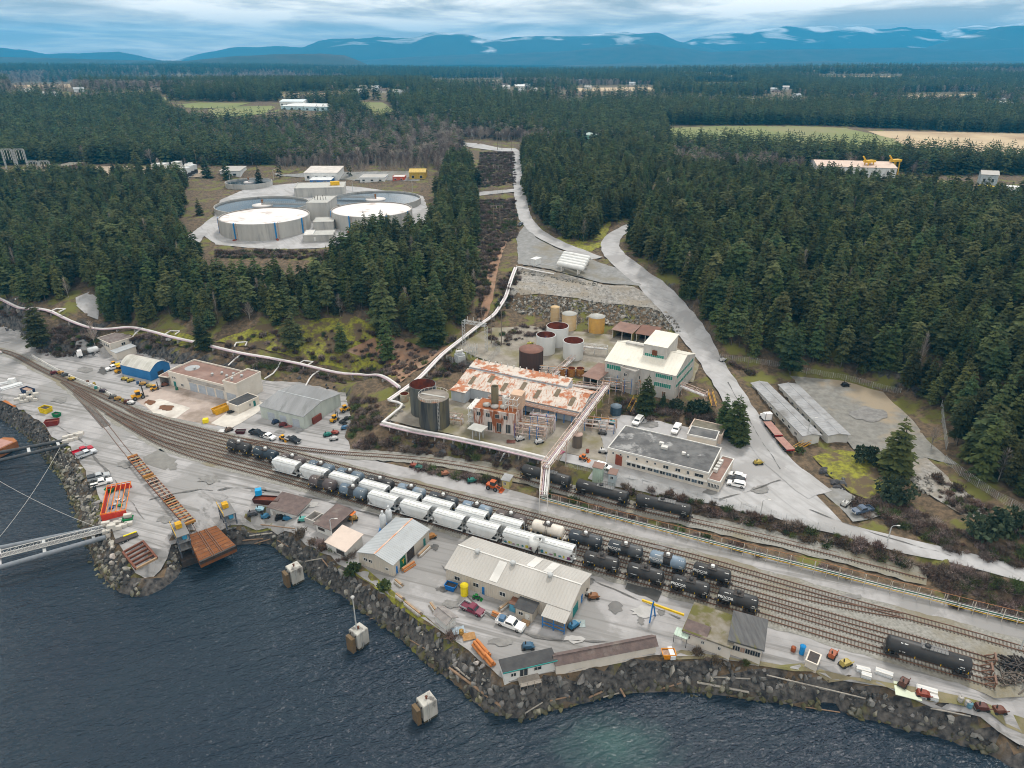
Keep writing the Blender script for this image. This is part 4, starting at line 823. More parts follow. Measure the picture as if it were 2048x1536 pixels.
# --- office with flat roof
f=frame((1214,925),(1413,977),(1435,925));hh=max(4.6,min(6.5,height(f,897)))
of_=building('office_building','long cream office with stained dark flat roof',f,hh,M_cream_w,M_tar,'flat',par=.3,trim=M_trim,cat='office')
opening(of_,f,'F',.085,.155,0,3.4,'roller_door',paint('8A4630'))
for a in(.05,.13,.205,.295,.40,.48):opening(of_,f,'F',a,a+.016,hh-1.35,hh-.75,bars=0)
for a,b in((.57,.62),(.69,.735),(.80,.82),(.875,.955)):opening(of_,f,'F',a,b,hh-1.7,hh-.8)
for i in range(9):opening(of_,f,'F',.42+i*.062,.42+i*.062+.048,.9,2.1,m=[M_glass,mat('blue_glass',(.10,.14,.18),rough=.2)][i%2])
for i in range(4):opening(of_,f,'F',.21+i*.05,.21+i*.05+.035,.9,2.0,bars=0)
MB().box(-f.L/2+f.L*.2,f.L/2,-f.D/2-.9,-f.D/2,2.3,2.5).build('awning',M_trim,of_)
for x,y,s in((.0,.0,1.3),(-.05,.12,.9),(.2,-.05,.7)):pbox(of_,'roof_unit',M_trim,x*f.L,y*f.D,hh+.02,s*1.4,s,.7)
roof_vent(of_,f.L*.25,-f.D*.1,hh,.3,.7)
fo=f
f=frame((1413,978),(1437,985),(1466,938));f.z=fo.z;o=building('office_annex','low brown roofed annex at the right end of the office',f,3.0,M_cream_w,M_brr,'flat',par=.25,trim=M_trim)
for i in range(4):opening(o,f,'F',.06+i*.24,.06+i*.24+.18,.9,2.1)
for i in range(4):pbox(o,'air_unit',M_trim,-f.L*.3,-f.D*.15+i*1.7,3.05,1.1,1.0,.9)
f=frame((1372,893),(1428,905),(1436,888));building('office_rear_wing','small flat roofed wing behind the office',f,hh-.6,M_cream_w,M_tar,'flat',par=.25,trim=M_trim)
f=frame((1376,873),(1441,888),(1447,868));o=building('pink_hut','small pink beige hut with flat mossy roof near the conifers',f,2.7,mat('pinkish_wall',(.62,.50,.42),(.53,.43,.36),.8,.4),mat('mossy_grey_roof',(.19,.175,.14),(.13,.12,.09),.95,.6),'flat',par=.25,cat='hut')
for a in(.16,.3,.83):opening(o,f,'F',a,a+.08,1.0,1.9)
opening(o,f,'F',.55,.62,0,2.0,'door',M_trim)
# --- twin long sheds on the gravel lot
M_fib=mat('fibre_cement_roof',(.36,.365,.375),(.28,.285,.295),.9,.35,c3=(.20,.195,.19),s3=.2)
f=frame((1606,888),(1622,880),(1532,753));f_=f
def long_shed(a,b,c,label):
 a,b,c=G(*a),G(*b),G(*c);z=float(np.mean([a[2],b[2]]));ax=(b-a)[:2];Ln=np.linalg.norm(ax);ax=ax/Ln;w=abs(float((c-a)[0]*-ax[1]+(c-a)[1]*ax[0]));sg=np.sign((c-a)[0]*-ax[1]+(c-a)[1]*ax[0]);ctr=(a+b)[:2]/2+np.array([-ax[1],ax[0]])*sg*w/2
 f=B();f.L=float(Ln);f.D=max(5.0,float(w));f.z=min(a[2],b[2]);f.rz=math.atan2(ax[1],ax[0]);f.c=(float(ctr[0]),float(ctr[1]),f.z);f.a=a;f.b=b
 return f
f=long_shed((1506,772),(1606,888),(1626,878),'');o=building('long_storage_shed','long low storage shed with grey roof nearer the truck',f,2.9,M_trim,M_fib,rise=.5,over=.5,cat='shed',below=2.5,ribr=True,rp=1.1)
for i in range(8):opening(o,f,'F',.06+i*.115,.06+i*.115+.04,.9,1.6)
f=long_shed((1558,778),(1654,887),(1698,888),'');o=building('long_storage_shed','long low storage shed with grey roof nearer the gravel lot',f,2.9,M_trim,M_fib,rise=.5,over=.5,cat='shed',below=2.5,ribr=True,rp=1.1)
for i in range(8):opening(o,f,'F',.06+i*.115,.06+i*.115+.04,.9,1.6)

# repairs, seams and stains that the yard has collected
M_seam=mat('tar_seam',(.10,.098,.095),(.15,.145,.14),.9,1.0);M_st=mat('oil_stain',(.16,.155,.15),(.24,.235,.225),.8,.7);M_lt=mat('pale_repair',(.44,.43,.42),(.36,.355,.345),.9,.6)
for k,(a,w,lab)in enumerate((([(600,990),(720,1022),(860,1064)],.16,'tar seam along the yard roadway above the workshops'),([(300,1000),(360,985),(450,975),(560,985)],.14,'tar seam crossing the yard left of the white shed'),([(180,905),(230,960),(290,1040)],.14,'tar seam along the barge ramp track'),([(880,1130),(960,1220),(1060,1280),(1250,1285)],.13,'tar seam curving around the corrugated workshop'),([(1180,1160),(1280,1200),(1360,1240)],.13,'tar seam beside the dark patch'),([(660,930),(800,972),(1000,1020),(1200,1078),(1400,1130)],.14,'tar seam along the long asphalt roadway'),([(1400,1120),(1600,1180),(1800,1234)],.14,'tar seam at the right part of the long roadway'),([(100,840),(140,870),(190,900)],.14,'tar seam near the left breakwater'),([(1440,1000),(1500,985),(1560,960)],.13,'tar seam on the office forecourt'),([(1560,940),(1510,860),(1455,765)],.12,'tar seam along the uphill road'),([(1620,1020),(1750,1070),(1900,1112)],.12,'tar seam along the lower road'))):
 sheet('tar_seam',ribbon([G(u,v)for u,v in a],w,it=3,step=3.0),M_seam,4,lab,grid=4.0)
for k,(u,v,a,b,m,lab)in enumerate(((420,960,24,9,M_st,'faint stain on the yard left of the tracks'),(520,980,16,6,M_st,'faint stain near the dark hopper'),(250,930,14,8,M_st,'faint stain beside the flat cars'),(120,800,18,8,M_st,'faint stain on the left yard'),(330,1040,16,8,M_st,'stain near the barge ramp'),(800,1080,14,7,M_st,'stain between the workshops'),(900,1210,20,8,M_st,'stain in front of the small hut'),(1000,1285,26,8,M_st,'stain above the white cabin'),(1150,1280,24,8,M_lt,'pale repair in front of the long brown shed'),(1290,1225,30,12,M_lt,'pale worn concrete under the crane beam'),(1420,985,16,5,M_st,'stain on the office forecourt'),(1520,980,20,8,M_st,'stain at the road junction'),(1300,850,20,6,M_st,'stain behind the office'),(1130,1090,18,5,M_st,'stain beside the last hopper car'),(950,1010,22,5,M_lt,'pale repair on the long roadway'),(1320,1095,24,5,M_st,'stain on the long roadway'),(620,1010,20,6,M_lt,'pale repair above the concrete bins'),(480,880,14,4,M_st,'stain beside the parked pickups'),(1700,1195,26,5,M_st,'stain on the right part of the roadway'),(170,740,18,6,M_st,'stain on the left road'),(1740,830,40,16,M_st,'tyre worn ring on the gravel lot'),(560,865,12,4,M_st,'stain at the grey shed doors'))):blob('ground_stain',u,v,a,b,m,4,lab,seed=k)
# ------------------------------------------------------------------ tanks
def px_tank(uL,uR,vtf,vb,z=None):
 u=(uL+uR)/2;g=G(u,vb)if z is None else P(u,vb,z);r=(uR-uL)/2/FPX*depth(*g);d=g[:2]/np.linalg.norm(g[:2]);c=g[:2]+d*r
 r=(uR-uL)/2/FPX*depth(c[0],c[1],g[2]+3);h=zat(g[0],g[1],vtf)-g[2];z=min(g[2],float(hgt(*c)))
 return(float(c[0]),float(c[1]),z),float(r),float(h+g[2]-z)
def tank(name,label,q,m,top='open',inner=None,roofm=None,cat='tank',group=None,ribs=0,rise=.6,lip=True,n=36,ladder=False,ringm=None,fill=.55):
 c,r,h=q;root=thing(name,label,cat,c,0,group)
 MB().lathe([(r,-1.0),(r,h)],n).build('shell',m,root)
 if top=='open':
  MB().lathe([(r-.08,h),(r-.08,h*fill),(.01,h*fill)],n).build('inside',inner or m,root)
  MB().lathe([(r+.06,h-.16),(r+.06,h+.03),(r-.12,h+.03)],n).build('rim',ringm or m,root)
 elif top=='flat':MB().lathe([(r+.08,h-.05),(r+.08,h+.08),(.01,h+.08+rise*.1)],n).build('lid',roofm or m,root)
 else:MB().lathe([(r+.1,h-.02),(r+.1,h+.08),(r*.15,h+rise),(.01,h+rise+.05)],n).build('roof',roofm or m,root)
 for i in range(ribs):z=h*(i+1)/(ribs+1);MB().lathe([(r+.02,z-.12),(r+.07,z-.08),(r+.07,z+.08),(r+.02,z+.12)],n).build('hoop',ringm or m,root)
 if ladder:
  a=ladder;cx,cy=math.cos(a),math.sin(a);l=MB();px,py=-cy*.25,cx*.25
  for s in(-1,1):l.bar(((r+.2)*cx+s*px,(r+.2)*cy+s*py,0),((r+.2)*cx+s*px,(r+.2)*cy+s*py,h+.9),.06)
  for i in range(int(h/.45)):z=.3+i*.45;l.bar(((r+.2)*cx-px,(r+.2)*cy-py,z),((r+.2)*cx+px,(r+.2)*cy+py,z),.05)
  l.build('ladder',M_trim,root)
 return root
M_rust=mat('deep_rust',(.20,.045,.018),(.11,.025,.012),.9,.5,c3=(.07,.022,.012),s3=.25)
M_tw=mat('white_tank',(.66,.67,.66),(.58,.59,.58),.6,.3,c3=(.46,.44,.40),s3=.2,lo3=.6,hi3=.8,stretch=(1,1,.25))
M_tdk=mat('slate_tank',(.075,.085,.095),(.12,.12,.10),.8,.35,detail=8,stretch=(1,1,.12),c3=(.045,.05,.055),s3=.3,lo3=.48,hi3=.6)
M_tdk2=mat('streaked_dark_tank',(.065,.068,.07),(.155,.135,.075),.85,.5,detail=9,stretch=(1,1,.08),lo=.42,hi=.66,c3=(.03,.032,.035),s3=.6,lo3=.5,hi3=.62)
M_rw=mat('rusty_dark_tank',(.042,.03,.026),(.10,.05,.035),.9,.5,detail=9,stretch=(1,1,.1),c3=(.02,.017,.016),s3=.5)
M_yt=mat('yellow_tank',(.62,.36,.085),(.50,.29,.09),.7,.4,stretch=(1,1,.3),c3=(.60,.50,.32),s3=.2,lo3=.58,hi3=.75)
M_yc=mat('cream_tank',(.60,.44,.24),(.52,.37,.20),.7,.4,stretch=(1,1,.3),c3=(.62,.54,.40),s3=.2)
M_or=mat('orange_rust_tank',(.42,.20,.04),(.28,.11,.03),.85,.8,c3=(.55,.50,.42),s3=.5,lo3=.58,hi3=.64)
M_lid=mat('pale_lid',(.46,.46,.43),(.38,.38,.36),.8,.5)
q=px_tank(823,875,779,836);t=tank('open_tank','open dark slate tank with rusty inside, behind the streaked one',q,M_tdk,'open',M_rust,ladder=-.2,fill=.35)
q=px_tank(840,901,806,862);t=tank('streaked_tank','large dark streaked tank with grey lid near the white pipe',q,M_tdk2,'flat',roofm=mat('dusty_lid',(.28,.25,.215),(.21,.185,.16),.9,.4,c3=(.33,.16,.09),s3=.15,lo3=.6,hi3=.66),ladder=-1.2,rise=2)
r,h=q[1],q[2]
rl=MB();[rl.bar((r*.97*math.cos(a),r*.97*math.sin(a),h),(r*.97*math.cos(a),r*.97*math.sin(a),h+1),.07)for a in np.linspace(.3,5.2,18)]
[rl.bar((r*.97*math.cos(a),r*.97*math.sin(a),h+1),(r*.97*math.cos(b),r*.97*math.sin(b),h+1),.07)for a,b in zip(np.linspace(.3,5.2,18)[:-1],np.linspace(.3,5.2,18)[1:])];rl.build('railing',M_trim,t,kind='stuff')
MB().bar((-r*.8,r*.3,h+.3),(r*.8,-r*.3,h+.3),.7,.12).build('catwalk',M_lid,t)
tank('small_rusty_tank','small pale green rusty tank beside the bend of the pipe',px_tank(801,819,791,805),mat('pale_green_rust',(.42,.44,.36),(.36,.22,.12),.85,.6),'open',M_rust)
q1=px_tank(1092,1136,659,696);tank('white_tank','open white tank with rusty inside, rearmost of the three',q1,M_tw,'open',M_rust,fill=.3,group='white open tanks')
tank('white_tank','open white tank with rusty inside, left of the three',px_tank(1072,1110,676,712),M_tw,'open',M_rust,fill=.3,group='white open tanks');tank('white_tank','open white tank with rusty inside, nearest the white mill',px_tank(1125,1165.5,688,723),M_tw,'open',M_rust,fill=.3,group='white open tanks')
tank('rusty_dark_tank','closed black brown tank with reddish lid',px_tank(1038,1086,707,745),M_rw,'flat',roofm=mat('reddish_lid',(.24,.125,.095),(.17,.09,.07),.9,.4),rise=3)
tank('yellow_silo','slim pale yellow silo, leftmost of the yellow tanks',px_tank(1100.5,1118.5,617,645),M_yc,'cone',roofm=M_yc,rise=.5,ribs=2,ladder=-.6)
tank('yellow_tank','cream tank with domed grey lid between two yellow ones',px_tank(1123,1152,632,663),M_yc,'cone',roofm=M_lid,rise=1.1,ribs=3,ladder=-.3)
tank('yellow_tank','bright yellow tank with domed grey lid',px_tank(1176,1208,638,668),M_yt,'cone',roofm=M_lid,rise=1.1,ribs=3,ladder=3.4)
for i,(a,b)in enumerate(((1116,1133),(1134,1150.5),(1151.5,1168))):tank('orange_vat',['left','middle','right'][i]+' one of three small rusty orange vats',px_tank(a,b,740,754),M_or,'open',M_rust,group='rusty orange vats',n=20)
tank('blue_tank','dark blue tank with faceted lid below the yellow stairs',px_tank(1220,1242,817,833),mat('dark_blue_tank',(.03,.06,.09),(.045,.075,.10),.6,.6),'cone',roofm=mat('blue_grey_lid',(.15,.20,.25),rough=.6),rise=.8,ribs=2,n=20)
tank('brown_cylinder_tank','tall brown clad tank beside the pipe bridge',px_tank(1144,1164,873,898),mat('brown_clad',(.16,.13,.105),(.11,.09,.07),.7,.6,stretch=(2,2,.1)),'flat',roofm=mat('pinkish_lid',(.50,.36,.30)),rise=2,n=20)
tank('blue_tank','blue tank near the road behind the white mill',px_tank(1328,1346.5,672,685),mat('mid_blue_tank',(.06,.12,.20),(.05,.09,.15),.6,.6),'cone',roofm=mat('grey_lid2',(.22,.27,.30)),rise=.6,ribs=1,n=20)
tank('yellow_dosing_tank','tall yellow plastic tank at the front of the corrugated workshop',px_tank(921.5,937,1176,1195),paint('E3CC12'),'cone',roofm=paint('E3CC12'),rise=.7,n=20)
tank('blue_drum','upright bright blue drum near the orange drum by the shore',px_tank(1597,1607,1296,1311),paint('1E86C8'),'cone',rise=.3,n=16)
# --- settling tanks
M_cl=mat('clarifier_wall',(.47,.46,.43),(.36,.355,.34),.9,.25,detail=8,stretch=(1,1,.15),c3=(.25,.25,.24),s3=.35,lo3=.56,hi3=.72)
M_scum=mat('pale_scum',(.72,.70,.685),(.64,.61,.60),.8,.09,detail=8,c3=(.48,.42,.39),s3=.13,lo3=.58,hi3=.68)
def water_mat(name,c):
 m=mat(name,c,tuple(k*.6 for k in c),.08,.1,spec=.6,bump=.05,bscale=.6);return m
M_pond=water_mat('pond_water',(.05,.065,.08))
def clar(label,uL,uR,vtf,vb,full,scum,z=None):
 c,r,h=px_tank(uL,uR,vtf,vb,z);root=thing('settling_tank',label,'settling tank',c,0,'round settling tanks');n=72
 MB().lathe([(r,-1.5),(r,h),(r-.4,h),(r-.4,h-2.0)],n,smooth=False).build('wall',M_cl,root)
 lv=h-(.5 if scum else .9);MB().lathe([(.01,lv),(r-.4,lv)],n).build('scum' if scum else 'water',M_scum if scum else M_pond,root)
 if scum:
  MB().lathe([(r-.38,h-.55),(r-.36,h),(r-.55,h),(r-.55,h-.55)],n).build('inner_rim',mat('dirty_rim',(.16,.14,.125),(.24,.21,.19),.9,1),root)
  for a in np.radians((200,248,300,340)):
   q=MB();q.bar(((r+.15)*math.cos(a),(r+.15)*math.sin(a),-.5),((r+.15)*math.cos(a),(r+.15)*math.sin(a),h+.3),.9,.5);q.build('downpipe',paint('1B7FC0'),root)
   q=MB();q.bar(((r+.15)*math.cos(a+.06),(r+.15)*math.sin(a+.06),-.5),((r+.15)*math.cos(a+.06),(r+.15)*math.sin(a+.06),h+.3),.3,.3);q.build('side_post',mat('pinkish_post',(.5,.38,.3)),root)
   v=MB();v.box(-1.2,1.2,-.5,.5,-.3,.7);o=v.build('valve_box',paint('9A4A2A'),root);o.location=((r+1.0)*math.cos(a),(r+1.0)*math.sin(a),0);o.rotation_euler=(0,0,a)
 else:
  MB().lathe([(r*.22,lv+.05),(r*.22,lv+.5),(.01,lv+.6)],28).build('centre_well',M_scum,root)
  MB().cyl((0,0,lv),(0,0,h+2.5),.6,n=10).build('drive_column',paint('8A5A2A'),root)
  b=MB()
  for s in(-1,1):b.bar((0,s*.9,h+.4),(r,s*.9,h+.4),.2,.9)
  for i in range(22):
   x=r*i/22;b.bar((x,-.9,h+.1),(x+r/22,.9,h+.1),.15);b.bar((x,-.9,h+1.6),(x,-.9,h+.4),.08);b.bar((x,.9,h+1.6),(x,.9,h+.4),.08)
  for s in(-1,1):b.bar((0,s*.9,h+1.6),(r,s*.9,h+1.6),.09)
  o=b.build('bridge',M_rfg,root);o.rotation_euler=(0,0,R_(-8)if uL<550 else R_(172))
 return root
clar('settling tank of steaming dark water behind the left scum covered one',438,620,424,436,1,False);clar('settling tank of dark water behind the right scum covered one',664,843,412,426,1,False)
clar('front left concrete settling tank covered with pale scum',450,623,447,480,1,True);clar('front right concrete settling tank covered with pale scum',668,827,433,464,1,True)
clar('small settling tank among trees at the back left',455,545,369,379,1,False)
f=frame((616,440),(658,440),(652,424));hh=9.5;o=building('pump_house','square concrete pump house between the four settling tanks',f,hh,M_cl,M_lid,'flat',par=.3,cat='pump house')
for i in range(5):MB().bar((-f.L*.3+i*1.6,-1,hh),(-f.L*.3+i*1.6,-1,hh+1.8+i%2),.25).build('pipe_stub',M_steel,o)
f=frame((590,395),(690,392),(690,380));o=building('control_block','low pale concrete block behind the pump house',f,5.5,M_cl,M_lid,'flat',par=.4);pbox(o,'yellow_housing',M_yel,f.L*.3,-1,5.5,6,3,2.5)
f=frame((607,484),(668,482),(668,472));o=building('concrete_block','low concrete channel block in front of the settling tanks',f,3.2,M_cl,M_lid,'flat',par=.2);opening(o,f,'F',.35,.42,.4,2.4,'door',M_trim);pbox(o,'pale_lid',M_trim,-f.L*.32,0,3.2,f.L*.3,f.D,.5)
f=frame((628,463),(668,462),(668,452));building('concrete_block','taller concrete block between the two scum covered tanks',f,5.0,M_cl,M_lid,'flat',par=.2)
# --- white mill
M_mill=mat('pale_grey_cladding',(.50,.48,.45),(.42,.405,.38),.8,.35,stretch=(1,1,.25),c3=(.33,.31,.28),s3=.25,lo3=.58,hi3=.75)
M_mroof=mat('cream_white_roof',(.70,.68,.60),(.62,.59,.52),.6,.15,c3=(.52,.49,.42),s3=.2,lo3=.58,hi3=.75)
M_gst=mat('green_glazing',(.02,.23,.17),(.015,.17,.13),.5,.6)
f=frame((1208,768),(1346,800),(1377,752));hh=max(7,min(11,height(f,751,'b')));mf=f
ml=building('white_mill','big white mill building with green window bands',f,hh,M_mill,M_mroof,'gable',rise=f.D*.16,ridge='x',over=.25,ribw=True,ribr=True,rp=1.2,cat='mill',below=2)
for a,b,z0,z1 in((.03,.32,hh-2.6,hh-1.0),(.73,.96,hh-1.9,hh-.6),(.72,.95,hh*.42,hh*.42+1.4)):opening(ml,f,'F',a,b,z0,z1,'window',M_gst,M_trim,bars=8)
for z0 in(hh-1.9,hh*.42):opening(ml,f,'R',.06,.9,z0,z0+1.2,'window',M_gst,M_trim,bars=10)
opening(ml,f,'F',.84,.89,.3,2.2,'window',mat('brown_pane',(.22,.12,.08)),M_trim);opening(ml,f,'F',.47,.52,hh*.55,hh*.55+1.1);opening(ml,f,'F',.62,.65,hh*.5,hh*.5+.8)
MB().box(-f.L/2+3,-f.L/2+f.L*.4,-.7,.7,hh+f.D*.16-.3,hh+f.D*.16+.5).build('ridge_vent',M_mill,ml)
g=frame((1281,768),(1326,778),(1343,752));tw=hh+6.0
o=building('mill_tower','square tower block rising above the white mill roof',g,tw,M_mill,M_mroof,'shed',rise=.9,ribw=True,ribr=True,rp=1.2,over=.2,cat='mill')
opening(o,g,'F',.08,.9,tw-4.0,tw-3.0,'window',M_gst,M_trim,bars=9);opening(o,g,'F',.4,.6,tw-3.2,tw-1.6,'hatch',paint('6B3F22'),out=.5)
g=frame((1239,780),(1266,790),(1281,768));o=building('mill_stair_block','grey block stair tower on the front of the white mill',g,hh-.6,M_grw,M_grw,'flat',par=.4,cat='mill');opening(o,g,'F',.25,.45,hh-3,hh-2);roof_vent(o,0,0,hh-.5,.6,1.2)
g=frame((1166,775),(1194,783),(1210,757));o=building('brown_roof_annex','low annex with brown roof left of the white mill',g,4.4,M_grw,M_brr,'shed',rise=.6,over=.5,open_sides='F')
for i in range(3):MB().bar((-g.L/2+i*g.L/2,-g.D/2,-.5),(-g.L/2+i*g.L/2,-g.D/2,4.4),.25).build('post',M_trim,o)
for i,(a,b,c)in enumerate((((1225,676),(1262,684),(1270,671)),((1272,684),(1307,690),(1314,676)))):
 g=frame(a,b,c);o=building('open_brown_shed',['left','right'][i]+' one of two open brown roofed sheds below the rock bank',g,3.6,paint('A89B5B'),M_brr if i==0 else mat('brown_sheet',(.20,.10,.07),(.15,.08,.06)),'shed',rise=.7,over=.5,open_sides='F')
 for k in range(3):MB().bar((-g.L/2+k*g.L/2,-g.D/2,-.4),(-g.L/2+k*g.L/2,-g.D/2,3.6),.2).build('post',M_trim,o)
# --- rusty mill hall with patchy roof
M_patch=mat('patchy_rust_roof',(.62,.56,.50),(.50,.44,.39),.8,.5,detail=8,c3=(.40,.15,.07),s3=.33,lo3=.50,hi3=.60,streak=(R_(70),.25,1.6,(.42,.17,.08),.52,.66))
M_patch2=mat('rusty_red_roof',(.36,.125,.055),(.44,.20,.11),.8,.4,detail=8,c3=(.58,.52,.46),s3=.3,lo3=.46,hi3=.54)
M_hallw=mat('pale_blue_wall',(.50,.55,.60),(.42,.46,.50),.8,.5,stretch=(1,1,.3),c3=(.30,.26,.23),s3=.3,lo3=.6,hi3=.75)
a=P(914,790,11.2);b=P(1160,845,11.2);f=B();ex=(b-a)[:2];f.L=float(np.linalg.norm(ex));ex=ex/f.L;ey=np.array([-ex[1],ex[0]]);f.D=15.5;f.z=11.0;f.rz=math.atan2(ex[1],ex[0]);c=a[:2]+ex*f.L/2+ey*f.D/2;f.c=(c[0],c[1],f.z);f.a=a;f.b=b;HF=f
hh=max(4,min(8,zat(b[0],b[1],828)-f.z));print('hall',f.L,hh)
hall=building('rusty_mill_hall','long mill hall with patchy white and rust roof',f,hh,M_hallw,M_patch,'gable',rise=2.6,ridge='x',over=.3,ribr=True,rp=1.3,cat='mill',below=.1)
for i in range(7):
 x=-f.L/2+f.L*(.08+.135*i);k=2.6/(f.D/2);y0,y1=-f.D/2+1.2+(i%2)*2.5,-f.D/2+5+(i%2)*2.0;q=MB();zf=lambda y:hh+2.6-abs(y)*k+.15
 q.add([(x,y0,zf(y0)),(x+1.5,y0,zf(y0)),(x+1.5,y1,zf(y1)),(x,y1,zf(y1))],[(0,1,2,3)]);q.build('roof_panel',mat('olive_panel',(.19,.15,.10),(.14,.11,.075),.9,.8),hall)
mo=MB();ribroof(mo,(-f.L/2,.6,hh+3.2),(f.L*.32,.6,hh+3.2),(f.L*.32,5.4,hh+4.2),(-f.L/2,5.4,hh+4.2),1.2);mo.build('monitor_roof',M_patch2,hall)
mw=MB();mw.box(-f.L/2,f.L*.32,.8,5.2,hh,hh+3.3);mw.build('monitor_wall',M_hallw,hall)
for i in range(15):x=-f.L/2+1+i*f.L*.8/15;MB().bar((x,4.8,hh+4.0),(x,4.8,hh+5.0),.3).build('vent_pipe',M_trim,hall)
for i in range(10):x=f.L/2-2-i*2.6;MB().bar((x,-f.D/2-1.8,-.5),(x,-f.D/2-1.8,3.2),.22).build('blue_post',M_blue,hall)
gl=MB();gl.box(-f.L*.2,f.L/2,-f.D/2-2.6,-f.D/2-.3,3.2,3.4);gl.build('gallery_floor',mat('rusty_gallery',(.28,.16,.11),(.20,.12,.09)),hall)
gr_=MB();[gr_.bar((x,-f.D/2-2.5,3.4),(x,-f.D/2-2.5,4.5),.1)for x in np.arange(-f.L*.2,f.L/2,1.6)];[gr_.bar((-f.L*.2,-f.D/2-2.5,z),(f.L/2,-f.D/2-2.5,z),.1)for z in(3.9,4.5)];gr_.build('gallery_rail',mat('pinkish_white_steel',(.62,.54,.50),(.40,.25,.18),.8,1.5),hall,kind='stuff')
# rusty boiler house in front of the hall
M_rwall=mat('rust_streaked_wall',(.60,.53,.49),(.46,.40,.37),.85,.6,stretch=(1,1,.15),c3=(.25,.08,.03),s3=.7,lo3=.49,hi3=.57)
f=frame((948,858),(1031,872),(1042,850));hh=7.2;bh=building('rusty_boiler_house','rust streaked boiler house with tall round stack',f,hh,M_rwall,mat('orange_rust_roof',(.36,.12,.04),(.26,.09,.035),.9,.5),'flat',par=.15,ribw=True,cat='boiler house',below=1)
for a in(.08,.3,.52,.72):opening(bh,f,'F',a,a+.09,hh-2.2,hh-1.0,fm=M_grw)
for a in(.34,.56,.78):opening(bh,f,'F',a,a+.1,.6,3.4,'window',M_glass,M_grw,bars=2)
st_=MB().lathe([(1.12,hh-.5),(1.12,hh+5.8),(1.0,hh+5.8),(1.0,hh+5)],20).build('stack',mat('olive_stack',(.15,.125,.075),(.11,.09,.055),.8,.5,stretch=(1,1,.2)),bh);st_.location=(-f.L*.12,f.D*.2,0)
s2=MB().lathe([(.8,hh),(.8,hh+2.6),(.01,hh+2.6)],16).build('white_stack',M_trim,bh);s2.location=(f.L*.1,f.D*.3,0)
for x,y in((-.25,-.15),(-.05,-.2),(.15,-.1)):o=MB().lathe([(1.2,hh+.3),(1.3,hh+.7),(.01,hh+.9)],8).build('roof_cowl',M_grw,bh);o.location=(x*f.L,y*f.D,0)
fr=MB()
for x in np.linspace(f.L*.2,f.L*.5,4):
 for y in(-f.D*.3,f.D*.2):fr.bar((x,y,hh),(x,y,hh+4),.16)
for z in(hh+2,hh+4):
 for y in(-f.D*.3,f.D*.2):fr.bar((f.L*.2,y,z),(f.L*.5,y,z),.16)
 for x in np.linspace(f.L*.2,f.L*.5,4):fr.bar((x,-f.D*.3,z),(x,f.D*.2,z),.16)
fr.build('pipe_frame',M_trim,bh,kind='stuff');pbox(bh,'roof_house',mat('peach_panel',(.60,.42,.30)),f.L*.42,f.D*.25,hh,3.6,3.6,4.6)
sf=MB()
for i in range(4):
 for z in(0,):sf.bar((-f.L/2-1.6,-f.D/2+i*f.D/3,-.5),(-f.L/2-1.6,-f.D/2+i*f.D/3,hh),.16)
for z in(2.2,4.4,6.6):sf.box(-f.L/2-2.2,-f.L/2-.1,-f.D/2,f.D/2,z,z+.12)
sf.build('side_scaffold',M_trim,bh,kind='stuff')
sf=MB()
for i in range(7):
 for y in(-f.D/2+.5,f.D*.3):sf.bar((f.L/2+.8+i*1.4,y,-.5),(f.L/2+.8+i*1.4,y,3+2.5*(i%3==0)),.14)
for z in(2.2,4.2):[sf.bar((f.L/2+.6,y,z),(f.L/2+9.6,y,z),.14)for y in(-f.D/2+.5,0,f.D*.3)]
sf.build('pipe_scaffold',mat('pinkish_white_steel',(.6,.5,.5)),bh,kind='stuff')
f=frame((838+65,800),(930,806),(945,775));o=building('wing_shed','low rust roofed shed joining the dark tanks and the hall',f,3.8,M_hallw,M_patch2,'shed',rise=.8,over=.4)
f=frame((938,880),(960,886),(965,872));o=thing('steel_platform','grey steel platform on legs in front of the boiler house','platform',f.c,f.rz);MB().box(-2.4,2.4,-2,2,3.6,3.8).build('deck',M_lid,o)
for x in(-1.2,1.2):
 for y in(-1,1):MB().bar((x,y,-.3),(x,y,3.6),.2).build('leg',M_hl,o)
# ------------------------------------------------------------------ pipes
M_pipe=mat('white_pipe',(.70,.69,.68),(.60,.59,.58),.5,.5,c3=(.45,.42,.42),s3=.3,lo3=.6,hi3=.75)
M_pink=mat('pinkish_pipe',(.55,.42,.47),(.42,.32,.36),.6,.6)
M_pst0=mat('grey_lagged_pipe',(.40,.39,.38),(.30,.29,.28),.6,.6)
def pipeline(name,label,pts,r,m,up=1.0,supports=6,n=8,parts=(('pipe',0,0),),step=3.0):
 root=thing(name,label,'pipe');w=[G(u,v)for u,v in pts]
 # the pixel marks the pipe itself, so correct for its height over the ground
 w=[np.array([*P(u,v,float(g[2])+up)[:2],0])for(u,v),g in zip(pts,w)];q=smooth_line(w,step,1);q[:,2]=hgt(q[:,0],q[:,1])+up
 z=q[:,2].copy()
 for _ in range(6):z[1:-1]=(z[:-2]+z[1:-1]*2+z[2:])/4
 q[:,2]=np.maximum(z,hgt(q[:,0],q[:,1])+r+.1)
 for nm,off,mm in parts:
  o=offs(q,off);MB().tube([(a[0],a[1],b)for a,b in zip(o,q[:,2])],r if not mm else r*.6,n).build(nm,m if not mm else mm,root)
 d=np.gradient(q[:,:2],axis=0);sp=MB().box(-.12,.12,-.9,.9,-up-.6,-r).mesh('support',M_grw)
 for i in range(1,len(q),max(1,int(supports/step))):
  o=bpy.data.objects.new('support',sp);COL.objects.link(o);o.parent=root;o.location=q[i];o.rotation_euler=(0,0,math.atan2(d[i][1],d[i][0]))
 return root
